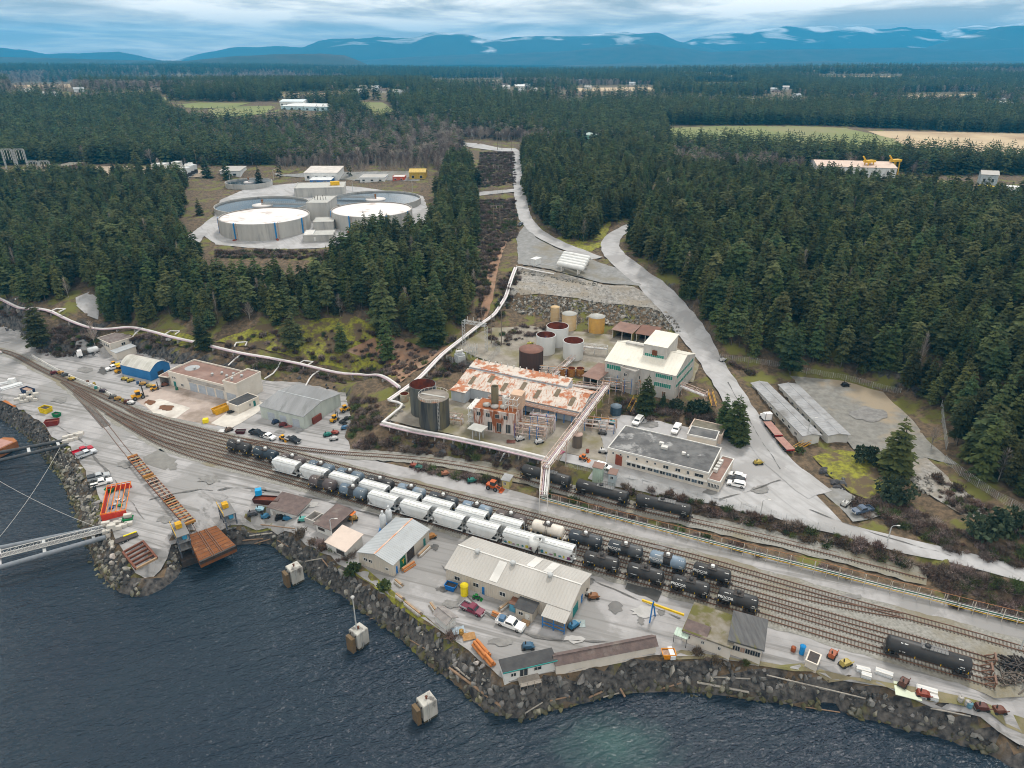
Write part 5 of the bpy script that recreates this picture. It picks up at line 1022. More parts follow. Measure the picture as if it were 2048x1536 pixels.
pipeline('hill_pipeline','thin white pipeline running along the hillside above the garages',[(-40,575),(0,588),(35,605),(70,612),(125,624),(175,636),(260,654),(340,671),(430,690),(480,703),(560,717),(640,737),(720,755),(797,771)],.45,M_pipe,1.5,9,parts=(('pipe',.45,0),('pipe',-.35,M_pink)))
pipeline('main_pipeline','thick white pipe running down from the propane tanks',[(1031,531),(1020,560),(1012,578),(1000,600),(990,619),(964,642),(935,666),(881,709),(861,729),(834,753),(793,781),(777,799)],.36,M_pipe,1.4,7,parts=(('pipe',.55,0),('pipe',-.4,0),('pipe',.1,M_pink)))
pipeline('bend_pipeline','white pipe bend around the dark tanks',[(778,800),(812,807),(764,843)],.42,M_pipe,1.2,5)
pipeline('bank_pipeline','thick white pipe along the top of the bushy bank',[(764,843),(830,857),(896,868),(960,882),(1009,893),(1080,910),(1098,915)],.45,M_pipe,1.2,5,parts=(('pipe',.5,0),('pipe',-.6,M_pst0),('pipe',-1.2,M_pink)))
pipeline('pad_pipeline','white pipe along the edge of the gravel pad',[(1032,530),(1060,535),(1108,541)],.3,M_pipe,.8,6)
for pts,lab in(([(486,703),(470,713),(455,722)],'left pale branch pipe dropping to the garage roof'),([(562,720),(552,740),(528,752)],'middle pale branch pipe dropping behind the garage'),([(642,738),(622,748),(611,772)],'right pale branch pipe dropping to the grey shed'),([(285,655),(262,672),(243,678)],'pale branch pipe dropping behind the old house')):pipeline('branch_pipe',lab,pts,.28,M_pipe,.9,30)
for u,v in((45,601),(115,626),(345,671),(482,694),(610,732)):
 g=G(u,v);o=thing('pipe_loop',{45:'square expansion loop at the far left of the hill pipeline',115:'small expansion loop above the rock face',345:'expansion loop above the blue shed',482:'expansion loop among the conifers above the garage',610:'expansion loop above the grey metal shed'}[u],'pipe',tuple(g),random.uniform(-.4,.2));MB().tube([(-2,-1.2,1),(-2,2.4,1),(2,2.4,1),(2,-1.2,1)],.3,8).build('pipe',M_pipe,o)
# pipe bridge from the upper yard across the plant to the spur
def rackline(name,label,p0,p1,z0,z1,width,legs,m,pipes,railm=None,legstep=8):
 a,b=P(*p0,z0),P(*p1,z1);root=thing(name,label,'pipe rack');d=(b-a);ln=np.linalg.norm(d[:2]);ux=d[:2]/ln;nx=np.array([-ux[1],ux[0]]);n=int(ln/legstep)
 pt=lambda t,o,dz:(a[0]+d[0]*t+nx[0]*o,a[1]+d[1]*t+nx[1]*o,a[2]+d[2]*t+dz)
 for i,(o,dz,r,mm)in enumerate(pipes):MB().cyl(pt(0,o,dz),pt(1,o,dz),r,n=8).build('pipe',mm,root)
 for i in range(n+1):
  t=i/n;x,y,z=pt(t,0,0);gz=float(hgt(x,y));l=MB()
  for s in(-1,1):l.bar((x+nx[0]*s*width/2,y+nx[1]*s*width/2,gz-.5),(x+nx[0]*s*width/2,y+nx[1]*s*width/2,z+1.2),.18)
  for dz in(-.25,1.1):l.bar((x-nx[0]*width/2,y-nx[1]*width/2,z+dz),(x+nx[0]*width/2,y+nx[1]*width/2,z+dz),.16)
  l.build('trestle',m,root)
 for s in(-1,1):
  for dz in(-.2,1.2):MB().bar(pt(0,s*width/2,dz),pt(1,s*width/2,dz),.14).build('chord',m,root)
 z_=MB();k=int(ln/2.2)
 for i in range(k):
  for s in(-1,1):z_.bar(pt(i/k,s*width/2,-.2 if i%2 else 1.2),pt((i+1)/k,s*width/2,1.2 if i%2 else-.2),.1)
 z_.build('bracing',m,root,kind='stuff');return root
M_pst=MATS['pinkish_white_steel']
PP=[(-.7,.1,.18,M_pipe),(-.2,.15,.22,M_pipe),(.35,.1,.16,M_pink),(.8,.12,.18,M_pst)]
rackline('pipe_bridge','inclined pipe bridge beside the right end of the rusty hall',(1090,935),(1213,772),15.6,18.0,2.2,1,M_pst,PP,legstep=10)
rackline('pipe_bridge','tall pipe crossing over the spur to the loading track',(1087,990),(1092,930),14.0,15.0,2.0,1,M_trim,PP,legstep=9)
rackline('pipe_bridge','pipe rack in front of the white mill',(1075,762),(1215,778),14.8,15.0,1.6,1,M_pst,PP[:3],legstep=8)
rackline('pipe_bridge','pipe rack along the upper tank yard',(1085,770),(1165,700),15.6,15.6,1.4,1,M_pst,PP[:3],legstep=9)
rackline('pipe_bridge','short pipe rack running to the small substation beside the road',(1362,772),(1412,792),17.0,16.6,1.6,1,M_pst,PP[:3],legstep=8)
rackline('pipe_bridge','low pipe rack in front of the yellow tanks',(1140,690),(1215,698),16.8,16.8,1.2,1,M_trim,PP[:2],legstep=4)
# long low rack with white posts along the roadway
a,b=P(1082,999,6.8),P(2060,1253,6.8);root=thing('roadside_pipe_rack','long pipe rack on white posts along the yard roadway','pipe rack');d=b-a;ln=np.linalg.norm(d);ux=d/ln;nx=np.array([-ux[1],ux[0],0]);M_wp=mat('white_post',(.56,.53,.46),(.42,.36,.28),.7,1)
for i,(o,dz,r,mm)in enumerate(((-.8,1.0,.07,paint('C9A227')),(-.45,1.05,.07,M_pipe),(-.1,1.05,.1,paint('3B6B5A')),(.2,1.05,.08,M_pipe),(.5,1.1,.07,MATS['grating_grey']),(.8,2.3,.07,mat('rusty_line',(.36,.17,.08))))):
 q=[a+ux*s+nx*o for s in np.linspace(0,ln,40)];MB().tube([(p[0],p[1],float(hgt(p[0],p[1]))+dz)for p in q],r,6).build('pipe',mm,root)
n=int(ln/2.55)
for i in range(n+1):
 p=a+ux*(ln*i/n);z=float(hgt(p[0],p[1]));tall=i%2==0;l=MB();l.bar((p[0]-nx[0]*.9,p[1]-nx[1]*.9,z-.5),(p[0]-nx[0]*.9,p[1]-nx[1]*.9,z+(3.4 if tall else 1.8)),.11)
 l.bar((p[0]+nx[0]*.8,p[1]+nx[1]*.8,z-.5),(p[0]+nx[0]*.8,p[1]+nx[1]*.8,z+2.3),.09);l.bar((p[0]-nx[0]*.9,p[1]-nx[1]*.9,z+.9),(p[0]+nx[0]*.8,p[1]+nx[1]*.8,z+.9),.09);l.build('post',M_wp,root)
# loading cabins on the spur
f=frame((1184,968),(1202,972),(1204,964));o=building('loading_cabin','pale green loading cabin on stilts above the spur',f,5.5,mat('pale_green_cabin',(.42,.52,.43),(.35,.44,.36),.7,.6),mat('rusty_cabin_roof',(.25,.16,.13)),'shed',rise=.3,over=.25,cat='cabin',ribw=True)
f=frame((1216,968),(1230,971),(1233,963));o=building('control_cabin','small pale blue cabin right of the green loading cabin',f,3.4,mat('pale_blue_cabin',(.50,.58,.62)),mat('rusty_cabin_roof',(.25,.16,.13)),'shed',rise=.3,over=.25,cat='cabin');opening(o,f,'F',.3,.65,1.8,2.6)
f=frame((1004,975),(1018,978),(1022,968));o=building('guard_hut','tiny yellow hut with grey roof beside the yard roadway',f,2.6,mat('pale_yellow',(.55,.47,.18),(.46,.40,.16)),M_fib,'shed',rise=.25,over=.3,cat='hut');opening(o,f,'F',.25,.55,1.1,1.9)
# --- propane tanks on the pad
for i in range(5):
 g=P(1114+3.0*i,538-5.2*i,28.2);ang=math.atan2(-12,30)+R_(14);o=thing('propane_tank',['nearest','second','third','fourth','rearmost'][i]+' of five long white propane tanks on the gravel pad','propane tank',(0,0,0),0,'white propane tanks');e_=P(1168+3.0*i,549-5.2*i,28.2);Lp=float(np.linalg.norm(e_-g));o.location=tuple((g+e_)/2);o.rotation_euler=(0,0,math.atan2(*(e_-g)[1::-1]));r=1.15;h=Lp/2
 MB().lathe([(.01,-h),(r*.6,-h+.1),(r*.92,-h+.5),(r,-h+.9),(r,h-.9),(r*.92,h-.5),(r*.6,h-.1),(.01,h)],20,(0,2.6),axis='x').build('vessel',M_white,o)
 for s in(-1,1):MB().box(s*h*.6-.25,s*h*.6+.25,-.95,.95,-.3,2.0).build('saddle',M_trim,o)
f=frame((1061,530),(1071,532),(1073,526));building('white_kiosk','small white kiosk on the gravel pad left of the propane tanks',f,2.8,M_white,M_white,'flat',par=0,over=.1,cat='kiosk')
# --- substation gantry and yard
def lattice(mb,a,b,w,seg):
 a=np.array(a,float);b=np.array(b,float);d=(b-a)/np.linalg.norm(b-a);u=np.array((0,0,1.0))if abs(d[2])<.9 else np.array((1.0,0,0));s=np.cross(d,u);s/=np.linalg.norm(s);t=np.cross(s,d)
 cs=[s*i*w/2+t*j*w/2 for i,j in((-1,-1),(1,-1),(1,1),(-1,1))];n=max(2,int(np.linalg.norm(b-a)/seg))
 for c in cs:mb.bar(a+c,b+c,.12)
 for i in range(n):
  p=a+(b-a)*i/n;q=a+(b-a)*(i+1)/n
  for k in range(4):mb.bar(p+cs[k],q+cs[(k+1)%4],.08)
gA,gB=G(928,690),G(973,702);root=thing('lattice_gantry','white lattice gantry standing over the small substation','gantry');h=9.5
for g in(gA,gB):l=MB();lattice(l,g-[0,0,.3],g+[0,0,h],1.0,1.2);l.build('lattice_leg',M_hl,root)
l=MB();lattice(l,gA+[0,0,h],gB+[0,0,h+(gA[2]-gB[2])],1.0,1.2);l.build('crossbeam',M_hl,root)
for t in(.2,.45,.7):p=gA+(gB-gA)*t;MB().cyl((p[0],p[1],gA[2]+h+.5),(p[0],p[1],gA[2]+h+2.2),.12,n=6).build('insulator',M_trim,root)
g=G(920,722);root=thing('transformer','pale blue grey transformer with insulators below the gantry','transformer',tuple(g),.5);pbox(root,'tank',M_rfg,0,0,-.2,3.4,2.2,3.0);MB().cyl((-1.5,0,3.8),(1.2,0,3.8),.5,n=12).build('conservator',M_trim,root)
for x in(-1,0,1):MB().cyl((x,.5,2.8),(x,.7,4.8),.15,.08,n=8).build('insulator',M_trim,root)
for s in(-1,1):MB().box(-1.5,1.5,s*1.4-.25,s*1.4+.25,.3,2.4).build('radiator',M_hl,root)
for i in range(6):
 g=G(934+4*i,716-(i%2)*8);o=thing('switchgear',['leftmost','second','third','fourth','fifth','rightmost'][i]+' white insulator stand in the small substation','switchgear',tuple(g),.3*i,'insulator stands');MB().bar((0,0,-.3),(0,0,2.4),.25).build('stand',M_hl,o)
 for x in(-.6,0,.6):MB().cyl((x,0,2.4),(x*1.5,0,4.0),.12,.07,n=6).build('insulator',M_trim,o)
 MB().bar((-.8,0,2.4),(.8,0,2.4),.15).build('crossarm',M_hl,o)
def fence(label,pts,h=2.2,step=3.0,m=None,name='chain_link_fence'):
 root=thing(name,label,'fence');q=smooth_line([np.array([*G(u,v)])for u,v in pts],step,0);z=hgt(q[:,0],q[:,1]);pm=MB().cyl((0,0,-.5),(0,0,h),.05,n=6).mesh('post',M_hl)
 for p,zz in zip(q,z):o=bpy.data.objects.new('post',pm);COL.objects.link(o);o.parent=root;o.location=(p[0],p[1],zz)
 mb=MB()
 for i in range(len(q)-1):
  a,b=(*q[i][:2],z[i]),(*q[i+1][:2],z[i+1])
  for k in range(7):zz=.1+(h-.15)*k/6;mb.bar((a[0],a[1],a[2]+zz),(b[0],b[1],b[2]+zz),.022)
  for k in range(1,6):t=k/6;x,y,z0=(a[j]+(b[j]-a[j])*t for j in range(3));mb.bar((x,y,z0),(x,y,z0+h),.02)
 mb.build('wire_mesh',M_hl,root,kind='stuff')
fence('chain link fence around the small substation',[(893,722),(925,733),(968,737),(1000,704),(985,694)],2.4,2.5);fence('chain link fence right of the crushed rock patch',[(1888,925),(1940,965),(1990,1000),(2048,1030)],2.4,3)
fence('chain link fence along the edge of the right hand woods',[(1440,718),(1500,725),(1560,735),(1700,762),(1800,788)],2.0,4);fence('fence along the lower road in front of the office',[(1130,933),(1250,960),(1420,1000),(1560,1034),(1700,1074)],1.6,3.5);fence('sagging chain link fence at the corner of the gravel lot',[(1881,815),(1886,860),(1892,900)],2.6,3)

def pipe_frame(u,v,nx,ny,h,lab,rz=-.25,seed=0):
 g=G(u,v);r=random.Random(seed);root=thing('pipe_scaffold_tower',lab,'pipe scaffold',tuple(g),rz);a,b=nx*1.1,ny*1.1
 for i in range(nx+1):
  for j in range(ny+1):MB().bar((-a+2.2*i,-b+2.2*j,-.4),(-a+2.2*i,-b+2.2*j,h*r.uniform(.75,1)),.16).build('post',M_pst if r.random()<.7 else M_blue,root)
 for z in(h*.35,h*.7):
  for j in range(ny+1):MB().bar((-a,-b+2.2*j,z),(a,-b+2.2*j,z),.14).build('beam',M_pst,root)
  for i in range(nx+1):MB().bar((-a+2.2*i,-b,z),(-a+2.2*i,b,z),.14).build('beam',M_pst,root)
 for k in range(4):y=r.uniform(-b,b);z=h*r.choice((.37,.72))+.2;MB().tube([(-a-.8,y,z),(a*.6,y,z),(a+.4,y,z),(a+.4,y,.2)],r.choice((.1,.16)),7).build('pipe',[M_pipe,M_pink,M_or,M_hl][k],root)
 MB().cyl((0,0,h*.36),(0,0,h*.66),.7,n=12).build('vessel',M_hl,root)
for k,(u,v,nx,ny,h,lab)in enumerate(((1062,872,4,2,5,'white pipe frame right of the rusty boiler house'),(1085,858,3,2,6,'pipe frame under the front of the rusty hall'),(1200,858,4,2,4,'pipe frame with blue posts left of the office'),(1108,748,4,1,3,'low pipe frame in front of the orange vats'),(1225,782,3,2,5,'pipe frame at the foot of the white mill'),(1262,786,2,1,6,'tall pipe frame beside the yellow mill stairs'),(1098,700,1,1,6,'stair tower between the white tanks'),(910,846,2,1,4,'rusty frame beside the streaked tank'))):pipe_frame(u,v,nx,ny,h,lab,seed=k)
# ------------------------------------------------------------------ vehicles
def orient(u0,v0,u1,v1):
 a,b=G(u0,v0),G(u1,v1);d=(b-a);return tuple((a+b)/2),math.atan2(d[1],d[0]),float(np.linalg.norm(d[:2]))
M_tyre=mat('tyre',(.018,.018,.018),(.03,.03,.03),.9,2);M_rim=mat('rim',(.35,.35,.36),rough=.4,metal=.6);M_light=mat('lamp_lens',(.75,.75,.72),rough=.2);M_red=mat('tail_lens',(.35,.02,.02),rough=.3)
def wheel(root,x,y,r=.4,w=.26):
 t=MB().lathe([(r*.55,-w/2),(r*.9,-w/2),(r,-w*.3),(r,w*.3),(r*.9,w/2),(r*.55,w/2)],16);o=t.build('wheel',M_tyre,root);o.location=(x,y,r);o.rotation_euler=(math.pi/2,0,0)
 MB().lathe([(.01,w*.42),(r*.56,w*.36),(r*.56,-w*.36),(.01,-w*.42)],12).build('rim',M_rim,o)
def pickup(label,pos,color,bed=None,canopy=None,kind='pickup',group=None,scale=1.0):
 loc,rz,_=pos;root=thing('pickup_truck' if kind=='pickup' else kind,label,'pickup truck' if kind=='pickup' else 'car',(loc[0],loc[1],loc[2]+.08),rz,group);root.scale=(scale,)*3
 m=paint(color,.35,.85);L_,w=(2.75,.96)if kind=='pickup' else(2.35,.92)
 if kind=='pickup':
  prof=[(-L_,.45),(L_-.1,.42),(L_,.62),(L_-.08,1.02),(1.35,1.12),(-.75,1.12),(-.75,.75),(-L_,.75)]
  MB().xprism(prof,-w,w).build('body',m,root)
  bd=MB();[bd.box(-L_,-.8,s*w-.06*(s>0)-0*s,s*w+.06*(s<0),.75,1.15)for s in(-1,1)];bd.box(-L_,-L_+.07,-w+.06,w-.06,.75,1.15);bd.build('load_bed',paint(bed or color,.4,.85),root)
  cab=[(-.72,1.12),(1.25,1.12),(.62,1.72),(-.55,1.74)];gl=[(-.66,1.16),(1.05,1.16),(.56,1.62),(-.56,1.64)]
 else:
  prof=[(-L_,.4),(L_-.1,.38),(L_,.62),(L_-.12,.88),(1.0,1.0),(-L_+.05,1.02)]
  MB().xprism(prof,-w,w).build('body',m,root)
  b=-L_+.12 if kind!='sedan' else-1.5
  cab=[(b-.05,1.0),(1.15,1.0),(.35,1.56 if kind!='sedan' else 1.42),(b+.3,1.6 if kind!='sedan' else 1.42)];gl=[(b+.1,1.05),(.95,1.05),(.3,1.46 if kind!='sedan' else 1.34),(b+.35,1.48 if kind!='sedan' else 1.34)]
 MB().xprism(cab,-w+.1,w-.1).build('cab',m,root);MB().xprism(gl,-w+.085,w-.085).build('side_window',M_glass,root)
 f0,f1=cab[1],cab[2];ws_=MB();ex=.02;ws_.add([(f0[0]+ex,-w+.2,f0[1]+.04),(f0[0]+ex,w-.2,f0[1]+.04),(f1[0]+ex,w-.25,f1[1]-.05),(f1[0]+ex,-w+.25,f1[1]-.05)],[(0,1,2,3)]);ws_.build('windscreen',M_glass,root)
 for x in(L_*.64,-L_*.62):
  for s in(-1,1):wheel(root,x,s*(w-.1))
 for s in(-1,1):MB().box(L_-.1,L_+.01,s*.7-.18,s*.7+.18,.66,.86).build('headlight',M_light,root);MB().box(-L_-.01,-L_+.05,s*.8-.08,s*.8+.08,.7,.95).build('tail_light',M_red,root)
 MB().box(L_-.05,L_+.08,-.85,.85,.42,.6).build('bumper',M_hl,root)
 if canopy:MB().box(-L_+.05,-.8,-w+.03,w-.03,1.15,1.62).build('canopy',paint(canopy,.5),root)
 return root
pickup('maroon pickup with grey flat bed in front of the corrugated workshop',orient(930,1216,960,1230),'6E2A3E','9AA0A4')
wt=pickup('white service pickup beside the stacked timber',orient(1000,1245,1042,1261),'E8E8E6','DADADA',scale=1.12);MB().box(-2.2,-1.2,-.6,.6,.8,1.6).build('cargo',paint('4A6A88'),wt)
pickup('bright red pickup parked by the left breakwater',orient(152,911,182,899),'B01830');pickup('pale pickup with grey canopy beside the red one',orient(160,917,188,906),'C8CCD0',canopy='7C8084')
pickup('white pickup left of the red open bunker',orient(186,975,221,964),'ECECEA','3A3A3A');pickup('silver pickup with dark canopy behind the white one',orient(182,963,215,953),'A9ADB0',canopy='3A3D42')
pickup('black pickup parked beside the tracks',orient(505,867,525,873),'23272C');pickup('white pickup parked between the black one and the yellow tractor',orient(525,873,549,881),'F0F0F0','2A2A2A');pickup('black pickup with white bonnet right of the yellow tractor',orient(576,880,597,887),'202226','E6E6E6')
pickup('white estate car in front of the cream office',orient(1196,934,1217,940),'F0F0EE',kind='estate_car');pickup('white van behind the office next to the gravel',orient(1281,840,1270,852),'EEEEEC',kind='estate_car',scale=1.15);pickup('white pickup behind the office near the pink hut',orient(1356,856,1348,869),'EDEDED',canopy='EDEDED')
for a,lab,c,k in(((1486,958,1461,952),'white sedan, farthest of three beside the office annex','F0F0F0','sedan'),((1484,967,1459,961),'dark car between two white ones beside the office annex','2C3036','estate_car'),((1485,975,1459,969),'white estate car, nearest of three beside the office annex','F2F2F2','estate_car')):pickup(lab,orient(*a),c,kind=k)
pickup('slate blue pickup in the small gravel bay',orient(1738,1020,1709,1029),'4A5A70');pickup('dark car parked on the straight road',orient(1044,448,1038,453),'3A4652',kind='sedan');pickup('white pickup with yellow tank in front of the blue shed',orient(240,735,216,742),'F0F0F0',canopy='E2C21A');pickup('dark red and white car at the far left edge',orient(-12,703,4,711),'B8B0B0',kind='sedan')
# semi truck with two pink flat trailers
loc,rz,ln=orient(1541,852,1524,834);root=thing('semi_truck','white semi truck tractor on the uphill road','truck',loc,rz);Mw=paint('F2F2F2',.35,.9)
MB().box(-3,2.4,-.45,.45,.6,.95).build('chassis',M_steel,root);MB().xprism([(-.9,.95),(1.0,.95),(1.0,2.2),(.7,3.0),(-.9,3.1)],-1.2,1.2).build('cab',Mw,root);MB().xprism([(1.0,.8),(2.6,.8),(2.6,1.6),(1.0,1.9)],-.95,.95).build('bonnet',Mw,root);MB().box(.98,1.03,-1.0,1.0,1.95,2.7).build('windscreen',M_glass,root)
for x in(1.9,-1.6,-2.7):
 for s in(-1,1):wheel(root,x,s*1.0,.52,.35)
for s in(-1,1):MB().cyl((-1.1,s*1.1,1.0),(-1.1,s*1.1,3.5),.09,n=8).build('exhaust',M_rim,root)
Mpk=mat('pinkish_deck',(.42,.24,.20),(.34,.19,.16),.85,.8)
for q,lab in(((1556,879,1533,849),'front pink flat trailer behind the white truck'),((1580,908,1557,881),'rear pink flat trailer behind the white truck')):
 loc,rz,ln=orient(*q);root=thing('flat_trailer',lab,'trailer',loc,rz,'flat trailers');h=ln/2
 for i in range(8):y=-1.25+i*.3125;MB().box(-h,h,y+.015,y+.3,1.28,1.36).build('deck_plank',Mpk,root)
 MB().box(-h,h,-.5,.5,.85,1.27).build('frame',M_steel,root);MB().box(-h-.05,-h+.02,-1.25,1.25,.9,1.3).build('tail_board',M_red,root)
 for x in(-h+1,-h+2.2,h-1.4):
  for s in(-1,1):wheel(root,x,s*1.0,.5,.35)
# mixer tanker beside the old house
loc,rz,ln=orient(192,706,162,716);root=thing('tanker_truck','white tanker truck beside the old house','truck',loc,rz);MB().box(-4,3.6,-.5,.5,.6,1.0).build('chassis',M_steel,root);MB().xprism([(1.9,.8),(3.8,.8),(3.8,1.8),(3.3,2.8),(1.9,2.8)],-1.2,1.2).build('cab',Mw,root);MB().box(3.45,3.62,-1,1,1.85,2.5).build('windscreen',M_glass,root);MB().lathe([(.01,-4),(.9,-3.7),(1.1,-3.2),(1.1,-.6),(.9,-.2),(.01,0)],18,(0,2.1),axis='x').build('tank',M_hop,root);MB().box(.2,1.6,-1.1,1.1,1.0,2.0).build('pump_box',paint('4A4238'),root)
for x in(2.9,-1.6,-2.9):
 for s in(-1,1):wheel(root,x,s*1.05,.52,.35)
# machines
M_cat=paint('D79A12',.5,.7)
def loader(label,pos,c=None,name='wheel_loader',mast=False,sc=1.0):
 loc,rz,_=pos;root=thing(name,label,'machine',loc,rz);root.scale=(sc*.8,)*3;m=c or M_cat
 MB().xprism([(-2.2,.7),(.8,.7),(.8,1.3),(-.4,1.5),(-2.2,1.6)],-.75,.75).build('body',m,root);MB().xprism([(-.9,1.5),(.5,1.5),(.4,2.6),(-.9,2.7)],-.65,.65).build('cab',M_glass,root);MB().box(-1.0,.55,-.75,.75,2.65,2.78).build('cab_roof',m,root)
 for x in(-1.4,.9):
  for s in(-1,1):wheel(root,x,s*.95,.62,.45)
 if mast:
  q=MB();[q.bar((1.5,s*.5,.2),(1.3,s*.5,4.0),.18)for s in(-1,1)];[q.bar((1.45,-.5,z),(1.45,.5,z),.14)for z in(.8,2,3.2,3.9)];q.build('mast',M_steel,root);[MB().box(1.5,2.8,s*.4-.08,s*.4+.08,.15,.23).build('fork',M_steel,root)for s in(-1,1)]
 else:
  q=MB();[q.bar((.2,s*.5,1.4),(2.1,s*.5,.6),.2)for s in(-1,1)];q.build('lift_arm',m,root);MB().yprism([(-1.2,.1),(1.2,.1),(1.2,1.0),(-1.2,1.0)],2.1,2.2).build('bucket_back',m,root);MB().xprism([(2.1,.1),(3.0,.15),(2.15,.25)],-1.2,1.2).build('bucket',m,root)
 return root
loader('big yellow forklift with tall black mast on the concrete slab',orient(268,800,290,794),name='forklift',mast=True,sc=1.35);loader('yellow forklift in front of the blue shed',orient(232,748,250,740),name='forklift',mast=True,sc=1.1);loader('small yellow forklift beside the garage',orient(304,782,318,778),name='forklift',mast=True,sc=.9)
loader('yellow wheel loader behind the grey metal shed',orient(682,826,700,818));loader('yellow forklift near the tyres beside the grey metal shed',orient(664,846,676,838),name='forklift',mast=True);loader('orange yellow backhoe tractor between parked pickups',orient(558,877,576,884),paint('E0A010'),'tractor',sc=.8);loader('yellow machine with teal dump bed beside the old house',orient(222,730,236,738));loader('orange machine wreck beside the yellow hut',orient(970,974,1006,983),paint('B8561C'),'machine_wreck',sc=1.2);loader('green and orange excavator on the plant yard',orient(1162,918,1174,922),paint('C86A1A'),'excavator',sc=.8);loader('green utility vehicle at the front of the corrugated workshop',orient(946,1196,962,1200),paint('1E7A34'),'utility_vehicle',sc=.55)
# ------------------------------------------------------------------ yard clutter
def dumpster(label,pos,m,l=4.5,w=2.0,h=1.6,fill=None,cat='skip'):
 loc,rz,_=pos;root=thing('skip',label,cat,loc,rz);b=MB();a,c=l/2,w/2;V=[(-a+.4,-c,0),(a-.4,-c,0),(a-.4,c,0),(-a+.4,c,0),(-a,-c,h),(a,-c,h),(a,c,h),(-a,c,h)];b.add(V,[(3,2,1,0),(0,1,5,4),(1,2,6,5),(2,3,7,6),(3,0,4,7)]);b.build('hull',m,root)
 r=MB();[r.bar(p,q,.14)for p,q in(((-a,-c,h),(a,-c,h)),((a,-c,h),(a,c,h)),((a,c,h),(-a,c,h)),((-a,c,h),(-a,-c,h)))];r.build('rim',m,root);MB().add([(-a+.1,-c+.1,h*.8),(a-.1,-c+.1,h*.8),(a-.1,c-.1,h*.8),(-a+.1,c-.1,h*.8)],[(0,1,2,3)]).build('load',fill or M_steel,root)
 for i in range(4):x=-a+.6+i*(l-1.2)/3;MB().box(x-.06,x+.06,-c-.07,-c,.1,h-.05).build('rib',m,root)
 return root
M_rubl=mat('mixed_rubbish',(.45,.32,.24),(.25,.16,.12),.9,2.5)
dumpster('dark blue skip full of timber at the left edge of the yard',orient(45,782,70,790),paint('1D3557'),5,2.3,1.7,M_rubl);dumpster('bright yellow skip with dark cover near the breakwater',orient(83,822,103,826),paint('E3C40E'),3.6,2.4,1.8,M_steel);dumpster('small green skip with grey lid on the left yard',orient(108,832,121,834),paint('157A4A'),2.4,1.6,1.2);dumpster('long dark rusty hopper left of the white shed',orient(518,1003,552,1008),paint('4A2A22'),7,2.2,1.5,M_rust);dumpster('blue skip left of the yellow plastic tank',orient(896,1176,909,1180),paint('1468B0'),2.6,1.6,1.3);dumpster('green bin behind the red bunker',orient(214,984,228,984),paint('157A4A'),2.2,1.4,1.2);dumpster('green bin in front of the red bunker',orient(250,1044,265,1042),paint('128048'),2.4,1.5,1.2);dumpster('long yellow hopper in front of the small block annex',orient(433,828,458,818),paint('D9A11A'),6.5,2.2,2.0,paint('A87A12'))
dumpster('orange skip near the end of the long brown shed',orient(1330,1312,1343,1312),paint('D98A1A'),2.6,1.8,1.1,M_rubl);dumpster('dark maroon skip beside the tracks',orient(474,866,490,866),paint('4A2028'),3,1.5,.9);dumpster('rusty skip on the breakwater head',orient(96,851,116,848),paint('7A2418'),4,2,1.6,M_rust)
def block(label,u,v,l,w,h,rz,m,name='concrete_block',group=None,cat='block',dz=0):
 g=G(u,v);b=MB();e=.06;b.add([(-l/2,-w/2,0),(l/2,-w/2,0),(l/2,w/2,0),(-l/2,w/2,0),(-l/2,-w/2,h-e),(l/2,-w/2,h-e),(l/2,w/2,h-e),(-l/2,w/2,h-e),(-l/2+e,-w/2+e,h),(l/2-e,-w/2+e,h),(l/2-e,w/2-e,h),(-l/2+e,w/2-e,h)],[(3,2,1,0),(0,1,5,4),(1,2,6,5),(2,3,7,6),(3,0,4,7),(4,5,9,8),(5,6,10,9),(6,7,11,10),(7,4,8,11),(8,9,10,11)])
 return b.build(name,m,None,label=label,cat=cat,group=group,loc=(g[0],g[1],g[2]+dz),rz=rz)
M_blk=mat('pale_concrete_block',(.56,.535,.49),(.46,.44,.40),.9,.8)
for i in range(14):
 r,c=divmod(i,5);block('pale concrete block, '+['front','middle','back'][r]+' row '+['leftmost','second','third','fourth','rightmost'][c]+', in the left yard stack',36+c*8.5+r*4,806-r*6.5-c*1.2,1.7,.85,.85,.25,M_blk,group='concrete blocks on the left yard',dz=.86*(i%3==0))
for i in range(10):
 r,c=divmod(i,5);block('pale concrete block, '+['front','back'][r]+' row '+['leftmost','second','third','fourth','rightmost'][c]+', at the shore end of the walkway',214+c*11,1066-c*4-r*10,1.9,.95,.95,.3,M_blk,group='concrete blocks at the walkway',dz=.96*(i%4==1))
for i in range(8):
 r,c=divmod(i,4);block('pale concrete block, '+['front','back'][r]+' row '+['leftmost','second','third','rightmost'][c]+', at the twin pipes',132+c*10,885-c*3-r*8,1.7,.9,.9,.3,M_blk,group='concrete blocks at the twin pipes',dz=.9*(i==3))
def pipes(label,u0,v0,u1,v1,r,rows,m,name='pipe_bundle',sq=False):
 a,b=G(u0,v0),G(u1,v1);d=(b-a)[:2];ln=np.linalg.norm(d);n=np.array([-d[1],d[0]])/ln;c=(a+b)/2;root=thing(name,label,'pipes' if not sq else 'planks',tuple(c),math.atan2(d[1],d[0]));k=0
 for z,cnt in enumerate(rows):
  for j in range(cnt):
   y=(j-(cnt-1)/2)*r*2.1;zz=r+z*r*(1.8 if not sq else 2.05);e=random.uniform(-.15,.15)*ln*.2
   q=MB();(q.box(-ln/2+e,ln/2+e,y-r,y+r,zz-r,zz+r)if sq else q.cyl((-ln/2+e,y,zz),(ln/2+e,y,zz),r,n=10));q.build('pipe' if not sq else 'plank',m if not isinstance(m,list)else m[(j+z)%len(m)],root)
 return root
M_oran=mat('orange_pipe',(.52,.19,.05),(.40,.14,.04),.7,.8)
